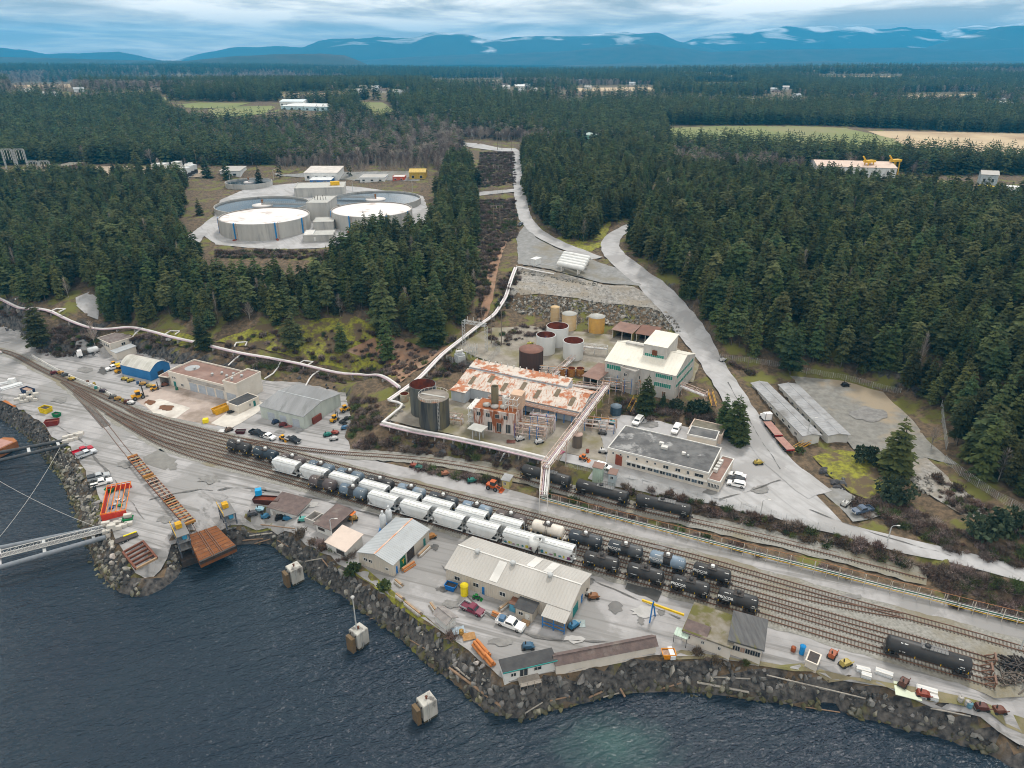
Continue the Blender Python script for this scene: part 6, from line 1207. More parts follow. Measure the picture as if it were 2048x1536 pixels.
pipes('upper bundle of three orange pipes on the shore',951,1288,974,1316,.33,[3,2],M_oran);pipes('lower bundle of orange pipes nearest the white cabin',969,1312,986,1333,.33,[2,1],M_oran)
pipes('bundle of long pale pipes on the left yard',2,780,44,768,.2,[7,5],M_hop);pipes('second bundle of pale pipes at the left edge',-6,770,32,764,.18,[5,3],M_hop);pipes('rusty pipes at the left breakwater edge',8,802,32,814,.15,[3],M_oran)
W2=[M_wood2,M_trim,M_wood]
for q,lab in(((838,1114,858,1095),'stack of white siding beside the grey roofed workshop'),((806,1143,829,1128),'orange topped timber stack at the green door'),((812,1208,842,1232),'grey timber on the grass strip'),((794,1192,806,1202),'small pallet of grey planks on the grass'),((792,1164,804,1174),'covered pallet beside the grey roofed workshop'),((862,1210,872,1224),'white pipe stack left of the small hut'),((1000,1222,1018,1208),'mixed timber heap in front of the corrugated workshop'),((985,1228,1004,1236),'orange and yellow boards beside the maroon pickup')):pipes(lab,*q,.16,[4,3,2],W2 if 'orange' not in lab else[M_oran,M_wood],'plank_stack',True)
MG=mat('galvanised',(.56,.58,.60),(.45,.47,.48),.5,1)
for q,lab in(((1712,1338,1740,1345),'white framing sections beside the tracks at the right'),((1722,1350,1742,1356),'second pile of white sections near the boulders'),((1750,1342,1785,1354),'larger pile of white sections'),((1832,1376,1873,1388),'pale blue grey beams near the right shore'),((1835,1388,1875,1400),'second stack of pale beams near the right shore')):pipes(lab,*q,.17,[4,3],[MG,M_trim],'beam_stack',True)
block('flat pale green sheet lying on the weedy strip',1815,1382,4.4,3.4,.12,-.35,mat('pale_green_board',(.60,.66,.52)),'board',cat='board');block('bright blue crate on the dark hopper',519,996,1.6,1.6,1.6,.3,paint('12A0DC'),'crate',cat='crate',dz=1.2);block('yellow buoy box on the yard pavement',454,1017,1.2,.9,.8,.2,paint('F0DC10'),'buoy',cat='buoy');block('yellow box beside the tracks at the garage apron',412,845,1.6,1.5,1.4,.2,paint('F0D80A'),'crate',cat='crate');block('white tank box on the left yard',26,768,2.2,1.6,2.2,.3,M_white,'crate',cat='crate');block('grey blue transformer box near the walkway',1342,1310,1,2.6,1.0,.1,M_hop,'propane_cylinder',cat='cylinder')
TEAL=paint('0FA89A')
SMALL=[(108,748,'red engine block beside the white kerb','8A1F2A'),(122,748,'orange pump in the scrap row by the kerb','D9921A'),(130,752,'grey motor in the scrap row by the kerb','5A6066'),(144,760,'yellow float in the scrap row by the kerb','E0B51A'),(176,766,'rust brown casing in the scrap row','8A4A22'),(180,774,'white drum in the scrap row','E0E4E4'),(189,770,'yellow drum in the scrap row','DDB01A'),(192,778,'teal drum in the scrap row','12A89C'),(206,784,'dark purple scrap heap beside the tracks','4A3A4A'),(226,796,'grey scrap machine near the big forklift','6A6A68'),(236,800,'orange yellow gearbox near the big forklift','D0901A'),(246,803,'yellow drum near the big forklift','D8AE1A'),(255,806,'rusty pan near the big forklift','7A3520'),(262,808,'white bag near the big forklift','E8E8E6'),(250,760,'yellow attachment along the blue shed','E0B81A'),(262,763,'yellow plough blade along the blue shed','E2BA14'),(276,768,'blue drum along the blue shed','3A6EA8'),(286,770,'orange yellow frame along the blue shed','D9962A'),(300,774,'pale yellow arm along the blue shed','CDAA3A'),(330,772,'rusty spreader in front of the garage','9A4A22'),(354,780,'green barrel in front of the garage','1F8A60'),(446,862,'white tarpaulin heap beside the tracks','E2E4E4'),(458,862,'brown timber scrap beside the tracks','7A5A45'),(552,846,'blue motor at the shed doors','2A4A7A'),(566,852,'red mower at the shed doors','9A2A2A'),(577,853,'red panel lying at the shed doors','D06058'),(596,862,'grey tarpaulin at the corner of the grey shed','A8A8A8'),(655,872,'teal open bin at the foot of the bank','0E9A86'),(670,868,'red and white machine at the foot of the bank','C8402A'),(668,880,'white bicycle frames heap at the foot of the bank','D8D8D8'),(690,858,'blue pipes heap beside the tyres','3A86C8'),(828,934,'red and white barrier beside the yard roadway','C84A2A'),(838,938,'teal barrier beside the red one','128A78'),(890,950,'orange and green box beside the roadway','C86A3A'),(943,964,'teal box beside the roadway','128A78'),(560,1038,'black tyre heap beside the white shed','1A1A1C'),(575,1040,'blue table with brown load beside the white shed','1E86C8'),(530,1036,'blue scrap beside the ramp tower','2E8AC8'),(505,1030,'grey scrap beside the ramp tower','5A5A60'),(520,1022,'pale blue box behind the scrap','8AC8E0'),(606,1042,'teal planks beside the concrete bins','4AC0B0'),(706,1040,'yellow orange machine at the open shed','C8901A'),(862,1076,'orange and black cart at the rear of the workshop','D07A1A'),(1178,1190,'pale box trailer at the gable of the corrugated workshop','C8C4BC'),(1186,1196,'orange timber pile at the workshop gable','B8682A'),(1158,1248,'pale sheet stack right of the timber canopy','A8C0C0'),(1147,1254,'blue crate right of the timber canopy','1E86C8'),(1056,1296,'blue and orange cart above the white cabin','2A6A9A'),(917,1262,'pale blue tarp beside the small hut','A8C4D8'),(923,1268,'orange drum beside the small hut','E09A1A'),(938,1274,'orange plate on the shore grass','D88A2A'),(1586,1302,'orange drum beside the bright blue one','D8581A'),(1664,1312,'orange marker beside the road','E0581A'),(1690,1330,'yellow bent pipe near the shore','D8B83A'),(1806,1368,'rusty wheelset near the right shore','7A3A22'),(1845,1392,'red valve on the beam stack','B8381A'),(1920,1402,'white tank box near the right shore','D8D0C4'),(1934,1410,'pale cylinder near the right shore','D0C8BC'),(1938,1414,'blue drum near the right shore','5AA8C8'),(1962,1418,'rusty winch near the right shore','7A2A1A'),(1996,1424,'second rusty winch near the right shore','8A3A1A'),(1108,752,'yellow pipework in front of the orange vats','D0B018'),(1060,690,'yellow platform beside the dark tank','E0D020'),(1080,700,'blue cabinet between the white tanks','3A6AA8'),(1195,842,'pale blue frame on the plant yard','6AB0D0'),(1180,852,'orange black machine on the plant yard','B8702A'),(1225,848,'turquoise and white tank fitting on the plant yard','3AB0B8'),(1205,868,'grey trailer on the plant yard','6A6A6C'),(1040,880,'white broken pipes on the plant yard','D8D8D8'),(1078,886,'white plastic heap on the plant yard','E0E0E0'),(1120,905,'pink panel beside the pipe bridge','D0306A'),(1175,905,'orange red drum beside the brown tank','C8401A'),(1206,905,'white covered boat shape beside the brown tank','DCDCDC'),(1022,884,'red rusty panel on the plant yard','8A3A22'),(1690,1010,'white hydrant cage in the gravel bay','D0D0CC'),(1516,928,'yellow bollard pair at the road junction','E0B81A'),(1690,772,'dark skip at the edge of the gravel lot','22262A'),(1445,722,'white tanks behind the fence by the road','D8D8D8'),(338,682,'white post beside the cutting','D0D0D0')]
def scrap(i,u,v,lab,c):
 g=G(u,v);r=random.Random(i);nm_={'cylinder':'gas_cylinder','block':'engine_block','boat':'covered_boat','shape':'covered_boat','box':'equipment_box','pair':'bollard','arm':'scrap_machine','frame':'scrap_machine','pan':'drip_pan','post':'marker_post','blade':'plough_blade','panel':'sheet_stack','plate':'sheet_stack','pipe':'bent_pipe','load':'work_table','cage':'hydrant_cage','trailer':'box_trailer'};nm0='scrap' if 'heap' in lab or 'scrap' in lab else lab.split(' with')[0].split(' in ')[0].split(' beside')[0].split(' on ')[0].split(' near')[0].split(' along')[0].split(' at ')[0].split(' and ')[-1].split(' behind')[0].split(' right')[0].split(' lying')[0].split(' between')[0].split(' above')[0].split(' left')[0].split()[-1];root=thing(nm_.get(nm0,nm0),lab,'scrap' if 'heap' in lab or 'scrap' in lab else 'equipment',tuple(g),r.uniform(-.4,.9));q_=[int(c[j:j+2],16)for j in(0,2,4)];g_=sum(q_)/3;m=paint(''.join('%02X'%int((a_*.62+g_*.38)*.88)for a_ in q_));dk=paint('3A3632')
 if any(w in lab for w in('drum','barrel','cylinder','casing','tank box')):MB().lathe([(.01,0),(.55,0),(.58,.05),(.55,.4),(.58,.45),(.55,.5),(.55,.95),(.58,1.0),(.01,1.02)],14).build('shell',m,root);root.scale=(.85,.85,1.0);MB().cyl((.25,0,1.0),(.25,0,1.1),.1,n=8).build('cap',dk,root)
 elif any(w in lab for w in('panel','plate','sheet','tarp','board')):
  n=5;V=[(-1.3+2.6*a/n,-1+2*b/n,.1+r.uniform(0,.22))for b in range(n+1)for a in range(n+1)];MB().add(V,[(b*(n+1)+a,b*(n+1)+a+1,(b+1)*(n+1)+a+1,(b+1)*(n+1)+a)for b in range(n)for a in range(n)]).build('sheet',m,root);MB().box(-1.2,1.2,-.9,.9,-.1,.09).build('pallet',M_wood2,root)
 else:
  MB().xprism([(-1.1,.3),(1.0,.3),(1.1,.8),(.5,1.15),(-.9,1.1)],-.6,.6).build('body',m,root);MB().box(-1.3,1.3,-.7,.7,.12,.3).build('base',dk,root)
  MB().cyl((-.5,0,1.0),(-.5,.1,1.7),.14,n=8).build('pipe_stub',dk,root);MB().bar((.2,-.62,.5),(1.4,-.7,1.0),.14).build('arm',m,root)
  [MB().cyl((x,s*.65-.12,.3),(x,s*.65+.12,.3),.32,n=10).build('roller',M_tyre,root)for x in(-.8,.8)for s in(-1,1)]
for i,a in enumerate(SMALL):scrap(i,*a)
for i,(u,v)in enumerate(((688,842),(694,840),(700,837),(683,848),(690,848),(460,828),(466,824),(472,820))):
 g=G(u,v);t=MB().lathe([(.35,-.25),(.75,-.25),(.85,-.1),(.85,.1),(.75,.25),(.35,.25),(.35,-.25)],16).build('tyre',M_tyre,None,label='big black tyre beside the grey metal shed' if i<5 else 'big black tyre beside the yellow hopper',cat='tyre',group='loose tyres',loc=(g[0],g[1],g[2]+.3+.5*(i%2)))
# white kerb line along the left road
a=[P(u,v,6.3)for u,v in((66,712),(110,737),(152,757),(200,776),(232,795))];q=smooth_line(a,1.6,1);root=thing('road_barrier','low white barrier along the left road','barrier');dd=np.gradient(q[:,:2],axis=0);bm_=MB().yprism([(-.3,0),(.3,0),(.12,.7),(-.12,.7)],-.75,.75).mesh('barrier_block',M_trim)
for p,d in zip(q,dd):o=bpy.data.objects.new('barrier_block',bm_);COL.objects.link(o);o.parent=root;o.location=(p[0],p[1],float(hgt(p[0],p[1])));o.rotation_euler=(0,0,math.atan2(d[1],d[0]))
# concrete bins between white shed and open shed
f=frame((610,1046),(640,1058),(655,1040));root=thing('concrete_bins','row of roofless grey concrete bins between the brown roofed sheds','bins',f.c,f.rz)
for x0,x1,y0,y1 in((-f.L/2,f.L/2,-f.D/2,-f.D/2+.3),(-f.L/2,f.L/2,f.D/2-.3,f.D/2),(-f.L/2,-f.L/2+.3,-f.D/2+.3,f.D/2-.3),(f.L/2-.3,f.L/2,-f.D/2+.3,f.D/2-.3),(-.15,.15,-f.D/2+.3,f.D/2-.3)):MB().box(x0,x1,y0,y1,-.5,1.6).build('wall',M_grw,root)
# orange tarp roof behind the open shed
f=frame((676,1042),(706,1050),(708,1040));root=thing('orange_lean_to','flat bright orange roof behind the low brown shed','roof',f.c,f.rz);MB().box(-f.L/2,f.L/2,-f.D/2,f.D/2,2.7,2.85).build('roof',mat('bright_orange',(.72,.18,.02),(.6,.15,.02),.6,.8),root);[MB().bar((x*f.L*.45,y*f.D*.4,-.2),(x*f.L*.45,y*f.D*.4,2.7),.14).build('post',M_wood,root)for x in(-1,1)for y in(-1,1)]
# crane post and yellow beam
g=G(1299,1246);root=thing('jib_crane','blue crane post with long yellow beam','crane',tuple(g),0);a=P(1284,1200,g[2]+4.6)-g;b=P(1368,1230,g[2]+4.6)-g;c=P(1306,1209,g[2]+4.6)-g;MB().cyl((0,0,-.2),(c[0]*.9,c[1]*.9,4.9),.16,n=8).build('post',M_blue,root);MB().cyl((c[0]+1.2,c[1]+1.6,-.2),(c[0],c[1],5.4),.16,n=8).build('post',M_blue,root);MB().bar(a,b,.3,.45).build('beam',paint('E2B81A'),root)
# yellow steps
for(u0,v0,u1,v1,z0,z1,lab)in((1584,903,1618,884,10.6,11.8,'yellow railed steps at the end of the long storage shed'),(1256,828,1272,796,10.8,13.5,'yellow stairs climbing to the white mill'),(1428,812,1420,784,13.3,14.2,'yellow stairs beside the small pipe rack near the road')):
 a,b=P(u0,v0,z0),P(u1,v1,z1);root=thing('steps',lab,'stairs');d=b-a;n=np.array([-d[1],d[0],0]);n/=np.linalg.norm(n);My=paint('E0A81A')
 for s in(-1,1):MB().bar(a+n*s*.7,b+n*s*.7,.12,.3).build('stringer',My,root);MB().bar(a+n*s*.7+[0,0,1],b+n*s*.7+[0,0,1],.08).build('handrail',My,root)
 k=12;st=MB().box(-.14,.14,-.68,.68,-.03,.03).mesh('tread',MATS['rusty_gallery'])
 for i in range(k):o=bpy.data.objects.new('tread',st);COL.objects.link(o);o.parent=root;o.location=a+d*(i+.5)/k;o.rotation_euler=(0,0,math.atan2(d[1],d[0]))
g=[P(1010,905,10.8),P(1000,925,7)];root=thing('steps','grey steel stairs down the bank below the thick pipe','stairs');d=g[1]-g[0];n=np.array([-d[1],d[0],0]);n/=np.linalg.norm(n)
for s in(-1,1):MB().bar(g[0]+n*s*.7,g[1]+n*s*.7,.15,.3).build('stringer',M_hl,root)
for i in range(14):c=g[0]+d*(i+.5)/14;MB().bar(c-n*.7,c+n*.7,.25,.06).build('tread',M_hl,root)
# red open bunker
f=frame((206,1046),(256,1036),(240,985));root=thing('red_bunker','open red bunker with orange roof bars on the breakwater','bunker',f.c,f.rz);Mr=mat('bright_red',(.62,.05,.02),(.5,.04,.02),.6,.8)
for y in(-f.D/2,f.D/2):MB().box(-f.L/2,f.L/2,y-.12,y+.12,0,2.4).build('wall',Mr,root)
MB().box(-f.L/2-.1,-f.L/2+.1,-f.D/2+.12,f.D/2-.12,0,2.4).build('wall',Mr,root)
for i in range(6):x=-f.L/2+i*f.L/5;MB().bar((x,-f.D/2-.3,2.6),(x,f.D/2+.3,2.6),.16).build('roof_bar',paint('E07A1A'),root)
for y in(-f.D/2-.2,f.D/2+.2):MB().bar((-f.L/2,y,2.75),(f.L/2,y,2.75),.16).build('roof_bar',paint('E07A1A'),root)
for i,(x,y,c)in enumerate(((0,1.5,'E4E4E4'),(1.2,.5,'A8B0B0'),(-.6,-.6,'B8BCBC'),(.8,-1.6,'1A8A5A'),(-1.2,-2,'2A5A9A'))):
 w=f.c[0]+math.cos(f.rz)*x-math.sin(f.rz)*y,f.c[1]+math.sin(f.rz)*x+math.cos(f.rz)*y,f.z;o=thing('bin',['white sack','grey bin','pale bin','green bin','blue bin'][i]+' standing inside the red bunker','bin',w,.4*i);MB().lathe([(.45,0),(.6,1.1),(.6,1.2),(.01,1.25)],12).build('shell',paint(c),o);MB().lathe([(.62,1.05),(.66,1.12),(.62,1.2)],12).build('rim',M_steel,o)
# rusty steel frame lying on the breakwater head
a,b,c=G(247,1112),G(292,1090),G(268,1140);root=thing('rusty_beam_grid','rusty ladder shaped steel frame lying on the breakwater head','beam grid');Mrf=mat('red_brown_steel',(.17,.06,.035),(.12,.05,.03),.85,1)
a,b,c,d=P(246,1105,6.6),P(286,1083,6.6),P(314,1116,6.6),P(272,1138,6.6)
for i in range(6):t=i/5;p,q=a+(d-a)*t,b+(c-b)*t;MB().bar(p,q,.4,.5).build('cross_beam',Mrf if i<5 else M_wood,root)
for p,q in((a,d),(b,c)):MB().bar(p,q,.45,.6).build('side_beam',Mrf,root)
loc,rz,ln=orient(232,1090,276,1070);root=thing('boat_trailer','black trailer with a yellow rail near the walkway','trailer',loc,rz);MB().box(-ln/2,ln/2,-1,1,.6,.8).build('deck',M_steel,root);MB().box(-ln*.1,ln/2,.6,.9,.8,1.0).build('yellow_rail',paint('F0DC10'),root);[wheel(root,-ln*.2+x,s*1.05)for x in(0,.9)for s in(-1,1)]
# flat cars on the ramp track
def flat_car(label,u,Lc,deckm,cross):
 p,a,_=on_track('BG',u,1.2);root=thing('flat_car',label,'flat car',(p[0],p[1],float(hgt(p[0],p[1]))+.2),a,'flat cars on the ramp track');h=Lc/2
 for y in(-1.25,0,1.25):MB().box(-h,h,y-.14,y+.14,.85,1.25).build('sill',Mrf,root)
 for i in range(cross):x=-h+.4+i*(Lc-.8)/(cross-1);MB().box(x-.28,x+.28,-1.35,1.35,1.26,1.38).build('deck_beam',deckm[i%len(deckm)],root)
 for e in(-1,1):truck_parts(root,e*(h-1.4));MB().box(e*h-.25,e*h+.25,-1.4,1.4,.85,1.5).build('end_sill',MATS['bright_orange_rust']if 'bright_orange_rust' in MATS else mat('bright_orange_rust',(.40,.22,.05),(.28,.12,.04),.85,1),root)
 return root
DO=mat('orange_deck',(.38,.15,.05),(.26,.10,.04),.9,1);DG=mat('greenish_deck',(.33,.28,.17),(.25,.2,.12),.9,1);DB=mat('pale_deck',(.36,.28,.22),(.28,.21,.16),.9,1)
s0,s1=on_track('BG',262)[2]*2,on_track('BG',379)[2]*2;LF=(s1-s0)/3-.8
for i,(t,dm,cr)in enumerate(((1/6,[DO,DG],9),(.5,[DB],8),(5/6,[DO,DG],11))):
 u=[280,319,358][i];flat_car(['orange decked flat car, farthest from the barge ramp','flat car with broken pale deck between the other two','orange decked flat car nearest the barge ramp'][i],u,LF,dm,cr)
# ------------------------------------------------------------------ barge ramp and marine things
a,b,c,d=P(375,1071,5.6),P(432,1051,5.6),P(472,1091,4.4),P(399,1124,4.4);root=thing('barge_ramp','rusty steel barge ramp with rails at the water edge','barge ramp');Mdk=mat('rust_deck',(.21,.075,.022),(.15,.055,.02),.9,.35,c3=(.26,.13,.06),s3=.3,lo3=.6,hi3=.7)
m=MB();dn=np.array([0,0,1.8]);m.add([a,b,c,d,a-dn,b-dn,c-dn,d-dn],[(0,3,2,1),(4,5,6,7),(0,1,5,4),(1,2,6,5),(2,3,7,6),(3,0,4,7)]);m.build('deck',Mdk,root)
for t in(.38,.62):
 for e in(-.03,.03):MB().bar(a+(b-a)*(t+e)+[0,0,.1],d+(c-d)*(t+e)+[0,0,.1],.14,.14).build('rail',M_rail,root)
for t in np.linspace(.1,.9,7):MB().bar(a+(d-a)*t+[0,0,.03],b+(c-b)*t+[0,0,.03],.08,.06).build('deck_seam',M_rail,root)
MB().bar(d+[0,0,-.3],c+[0,0,-.3],.6,.8).build('end_fender',M_steel,root)
for(u,v,lab)in((372,1108,'left lifting tower of the barge ramp'),(463,1066,'right lifting tower of the barge ramp')):
 g=P(u,v,0.5);o=thing('ramp_tower',lab,'tower',tuple(g),math.atan2(*(d-a)[1::-1]));Ms=mat('slate_steel',(.10,.12,.15),(.07,.08,.1),.7,1);h=7.5;MB().box(-4.5,4.5,-1.9,1.9,-1.5,1.2).build('pontoon',M_steel,o)
 for x in(-2.8,0,2.8):
  for y in(-1.3,1.3):MB().bar((x,y,1),(x,y,h),.28).build('leg',Ms,o)
 for z in(3.4,5.6,h):MB().box(-3.2,3.2,-1.5,1.5,z,z+.15).build('platform',MATS['grating_grey'],o)
 q=MB();[q.bar((x,y,z),(x+2.8,y,z+2.2),.12)for x in(-2.8,0)for y in(-1.3,1.3)for z in(1.2,3.4,5.4)];q.build('bracing',Ms,o,kind='stuff');pbox(o,'winch',paint('D0A020'),-1,0,h+.15,1.6,1.4,1.2);pbox(o,'control_box',paint('4AA0C8'),1.6,.4,5.75,1.2,1,1.4);pbox(o,'green_box',paint('1FA070'),-3.6,.2,1.2,1,.8,.8)
 q=MB();[q.bar((x,-1.5,h),(x,-1.5,h+1.1),.07)for x in np.linspace(-3.2,3.2,7)];q.bar((-3.2,-1.5,h+1.1),(3.2,-1.5,h+1.1),.08);q.build('railing',M_yel,o,kind='stuff')
M_dol=mat('weathered_concrete',(.50,.49,.45),(.36,.35,.32),.9,.5,stretch=(1,1,.4),c3=(.14,.13,.12),s3=.4,lo3=.54,hi3=.64)
for i,(tl,tb,tr,tf,vb)in enumerate((((571,1132),(592,1121),(606,1132),(581,1144),1168),((697,1256),(721,1244),(735,1256),(713,1272),1300),((832,1397),(857,1379),(874.5,1398),(847.5,1414),1446))):
 h=4.4;L0,B0,R0,F0=(P(*q,h)for q in(tl,tb,tr,tf));ct=(L0+B0+R0+F0)/4;ex=(R0-F0);w=float(np.linalg.norm(ex[:2])+np.linalg.norm((B0-L0)[:2]))/2;dp=float(np.linalg.norm((L0-F0)[:2])+np.linalg.norm((B0-R0)[:2]))/2;ang=math.atan2(ex[1],ex[0])
 root=thing('mooring_dolphin',['concrete mooring block nearest the barge ramp','concrete mooring block carrying a tall lamp pole','concrete mooring block nearest the camera'][i],'mooring block',(ct[0],ct[1],0),ang,'concrete mooring blocks');m=MB();x,y,e=w/2,dp/2,.12;m.box(-x,x,-y,y,.55,h-e);m.add([(-x,-y,h-e),(x,-y,h-e),(x,y,h-e),(-x,y,h-e),(-x+e,-y+e,h),(x-e,-y+e,h),(x-e,y-e,h),(-x+e,y-e,h)],[(0,1,5,4),(1,2,6,5),(2,3,7,6),(3,0,4,7),(4,5,6,7)]);m.build('block',M_dol,root);MB().box(-x+.05,x-.05,-y+.05,y-.05,-3,.55).build('footing',mat('weedy_concrete',(.07,.06,.035),(.04,.038,.025),.9,1),root)
 MB().box(-x-1.2,-x-.4,-y*.75,y*.75,-.6,h-.7).build('fender_panel',mat('rusty_fender',(.16,.105,.05),(.11,.08,.05),.9,.8),root)
 for yy in(-.6,.6):MB().bar((-x-.55,yy*y,h-1.2),(-x,yy*y,h-.5),.2).build('fender_bracket',M_steel,root);MB().bar((-x-.5,yy*y,.6),(-x,yy*y,.9),.2).build('fender_bracket',M_steel,root)
 MB().lathe([(.2,h),(.16,h+.5),(.3,h+.55),(.01,h+.6)],10).build('bollard',Mrf,root)
 lad=MB();[lad.bar((-x*.3+s*.2,-y-.1,.2),(-x*.3+s*.2,-y-.1,h+.9),.06)for s in(-1,1)];lad.build('ladder',M_hl,root)
 if i==1:MB().cyl((-x*.3,0,h),(-x*.5,-.4,h+9.0),.16,.1,n=8).build('lamp_pole',M_hl,root);MB().lathe([(.35,h+9.0),(.4,h+9.3),(.01,h+9.5)],10).build('lamp_head',M_trim,root).location=(-x*.5,-.4,0)
# floating pipes and walkway at the left
M_dkp=mat('dark_hdpe_pipe',(.035,.04,.046),(.06,.065,.07),.5,.8);M_gp=mat('grey_pipe',(.20,.22,.25),(.15,.17,.19),.5,.8)
root=thing('twin_pipes','pair of dark pipes reaching from the shore to the rusty barge','pipes')
for(p,q)in(((134,880,5.6),(-30,911,4.2)),((138,889,5.6),(-30,928,4.2))):MB().cyl(P(*p),P(*q),.55,n=12).build('pipe',M_dkp,root)
for t in(.12,.48,.9):a=P(134,880,5.6)*(1-t)+P(-30,911,4.2)*t;b=P(138,889,5.6)*(1-t)+P(-30,928,4.2)*t;MB().bar(a,b,.8,.3).build('spreader',M_hl,root)
a,b=P(-40,905,1.4),P(12,905,1.4);root=thing('rusty_barge','rusty orange barge at the left edge of the water','barge',tuple((a+b)/2),1.2);m=MB();m.prism([(-5,-3.2),(6,-3.2),(7,0),(6,3.2),(-5,3.2)],-1,1.6);m.build('hull',DO,root);MB().box(-4.5,5,-2.8,2.8,1.6,1.75).build('deck',mat('pinkish_deck',(.4,.24,.2)),root);[MB().lathe([(.2,1.75),(.2,2.3),(.3,2.4),(.01,2.45)],8).build('bollard',M_steel,root).__setattr__('location',(x,2.2,0))for x in(-3,3)]
root=thing('walkway','white lattice walkway crossing the water to the breakwater','walkway');a,b=P(212,1060,5.8),P(-40,1122,4.6);d=b-a;ln=np.linalg.norm(d);ux=d/ln;nx=np.array([-ux[1],ux[0],0]);MB().bar(a,b,1.5,.12).build('deck',MATS['grating_grey'],root)
for s in(-1,1):
 for z in(0,1.1):MB().bar(a+nx*s*.75+[0,0,z],b+nx*s*.75+[0,0,z],.12).build('chord',M_trim,root)
 k=int(ln/1.5);q=MB()
 for i in range(k):p=a+d*i/k+nx*s*.75;r=a+d*(i+1)/k+nx*s*.75;q.bar(p,p+[0,0,1.1],.08);q.bar(p+[0,0,1.1],r,.07)
 q.build('lattice',M_trim,root,kind='stuff')
root=thing('floating_pipes','pair of grey pipes on either side of the white walkway','pipes')
for p,q in(((208,1054,5.2),(-40,1104,4.0)),((212,1074,5.2),(-40,1146,4.0))):MB().cyl(P(*p),P(*q),.6,n=12).build('pipe',M_gp,root)
for t in(.1,.5,.85):a=P(208,1054,5.2)*(1-t)+P(-40,1104,4.0)*t;b=P(212,1074,5.2)*(1-t)+P(-40,1146,4.0)*t;MB().bar(a,b,.7,.3).build('spreader',M_hl,root)
for p,q,lab in(((121,893,5.5),(-10,1085,4),'thin mooring cable from the twin pipes'),((200,1056,5.5),(-10,957,4),'thin mooring cable from the walkway')):a,b=P(*p),P(*q);MB().tube([a+(b-a)*t-[0,0,1.2*4*t*(1-t)]for t in np.linspace(0,1,9)],.045,5).build('mooring_cable',M_trim,None,label=lab,cat='cable')
# driftwood
M_drift=mat('driftwood',(.30,.20,.13),(.22,.15,.10),.95,1.5);M_drg=mat('grey_driftwood',(.36,.33,.29),(.27,.25,.22),.95,1.5)
LOGS=[(899,1343,1002,1420,.28,'long orange brown log at the waterline below the white cabin'),(905,1333,940,1362,.2,'grey log on the boulders left of the white cabin'),(1177,1399,1204,1387,.2,'short red brown log at the waterline'),(1206,1398,1238,1387,.14,'thin pale plank floating at the waterline'),(1240,1381,1249,1404,.22,'short red log standing out from the shore'),(1314,1382,1362,1369,.16,'brown log near the waterline below the long shed'),(1393,1369,1497,1389,.24,'long brown log at the waterline below the grey roof building'),(1413,1357,1500,1361,.16,'straight pale log on the boulders'),(1552,1358,1730,1400,.14,'very long grey pole across the right boulders'),(1530,1366,1650,1396,.14,'second grey pole across the right boulders'),(500,1075,545,1069,.2,'pale timber on the boulders right of the ramp'),(486,1084,527,1080,.16,'red plank at the waterline right of the ramp'),(510,1091,541,1081,.16,'red brown plank floating right of the ramp'),(556,1084,577,1096,.16,'yellowish plank at the waterline'),(612,1128,645,1122,.16,'pale plank on the boulders near the first mooring block'),(645,1122,660,1140,.16,'slanting plank on the boulders near the first mooring block'),(1604,1416,1678,1432,.1,'thin red pole floating off the right shore'),(1100,1405,1140,1396,.16,'brown log on the boulders at the point'),(1050,1430,1085,1408,.14,'grey log at the tip of the point'),(815,1280,850,1300,.12,'thin orange pole at the waterline'),(740,1245,750,1236,.08,'orange stick floating near the second mooring block'),(520,1052,590,1060,.16,'dark pole lying along the top of the boulders'),(1860,1420,1940,1436,.14,'grey driftwood on the right hand boulders')]
for u0,v0,u1,v1,r,lab in LOGS:
 a,b=G(u0,v0),G(u1,v1);a[2]=max(a[2],.05)+r*1.2+(.25 if a[2]>.3 else 0);b[2]=max(b[2],.05)+r*1.2+(.25 if b[2]>.3 else 0);mid=(a+b)/2;hm_=float(hgt(mid[0],mid[1]))+.35
 if hm_>mid[2]:a[2]+=hm_-mid[2];b[2]+=hm_-mid[2]
 MB().tube([a,a*.65+b*.35+[0,0,.05],a*.3+b*.7,b],r,8).build('driftwood_log',M_drg if 'grey' in lab or 'pale' in lab else M_drift,None,label=lab,cat='log')
# ------------------------------------------------------------------ poles and power lines
M_pole=mat('wood_pole',(.22,.18,.14),(.16,.13,.10),.9,1)
def hframe(label,u0,u1,v,vt):
 a,b=G(u0,v),G(u1,v);h=zat(a[0],a[1],vt)-a[2];root=thing('power_pole_frame',label,'power pole',tuple((a+b)/2),math.atan2(*(b-a)[1::-1]));s=float(np.linalg.norm((b-a)[:2]))/2;[MB().cyl((x,0,-1),(x,0,h),.22,.16,8).build('pole',M_pole,root)for x in(-s,s)];MB().bar((-s*1.9,0,h-.6),(s*1.9,0,h-.6),.25).build('crossarm',M_pole,root);[MB().cyl((x*s,0,h-2),(x*s,0,h-.7),.09,n=6).build('insulator',M_trim,root)for x in(-1.7,0,1.7)];return np.array(root.location),h,s,math.atan2(*(b-a)[1::-1])
HF_=[hframe('twin pole power frame nearest in the clearing',987,1000,452,409),hframe('twin pole power frame at the side road',991,1002,366,329),hframe('twin pole power frame at the far end of the clearing',995,1004,300,262)]
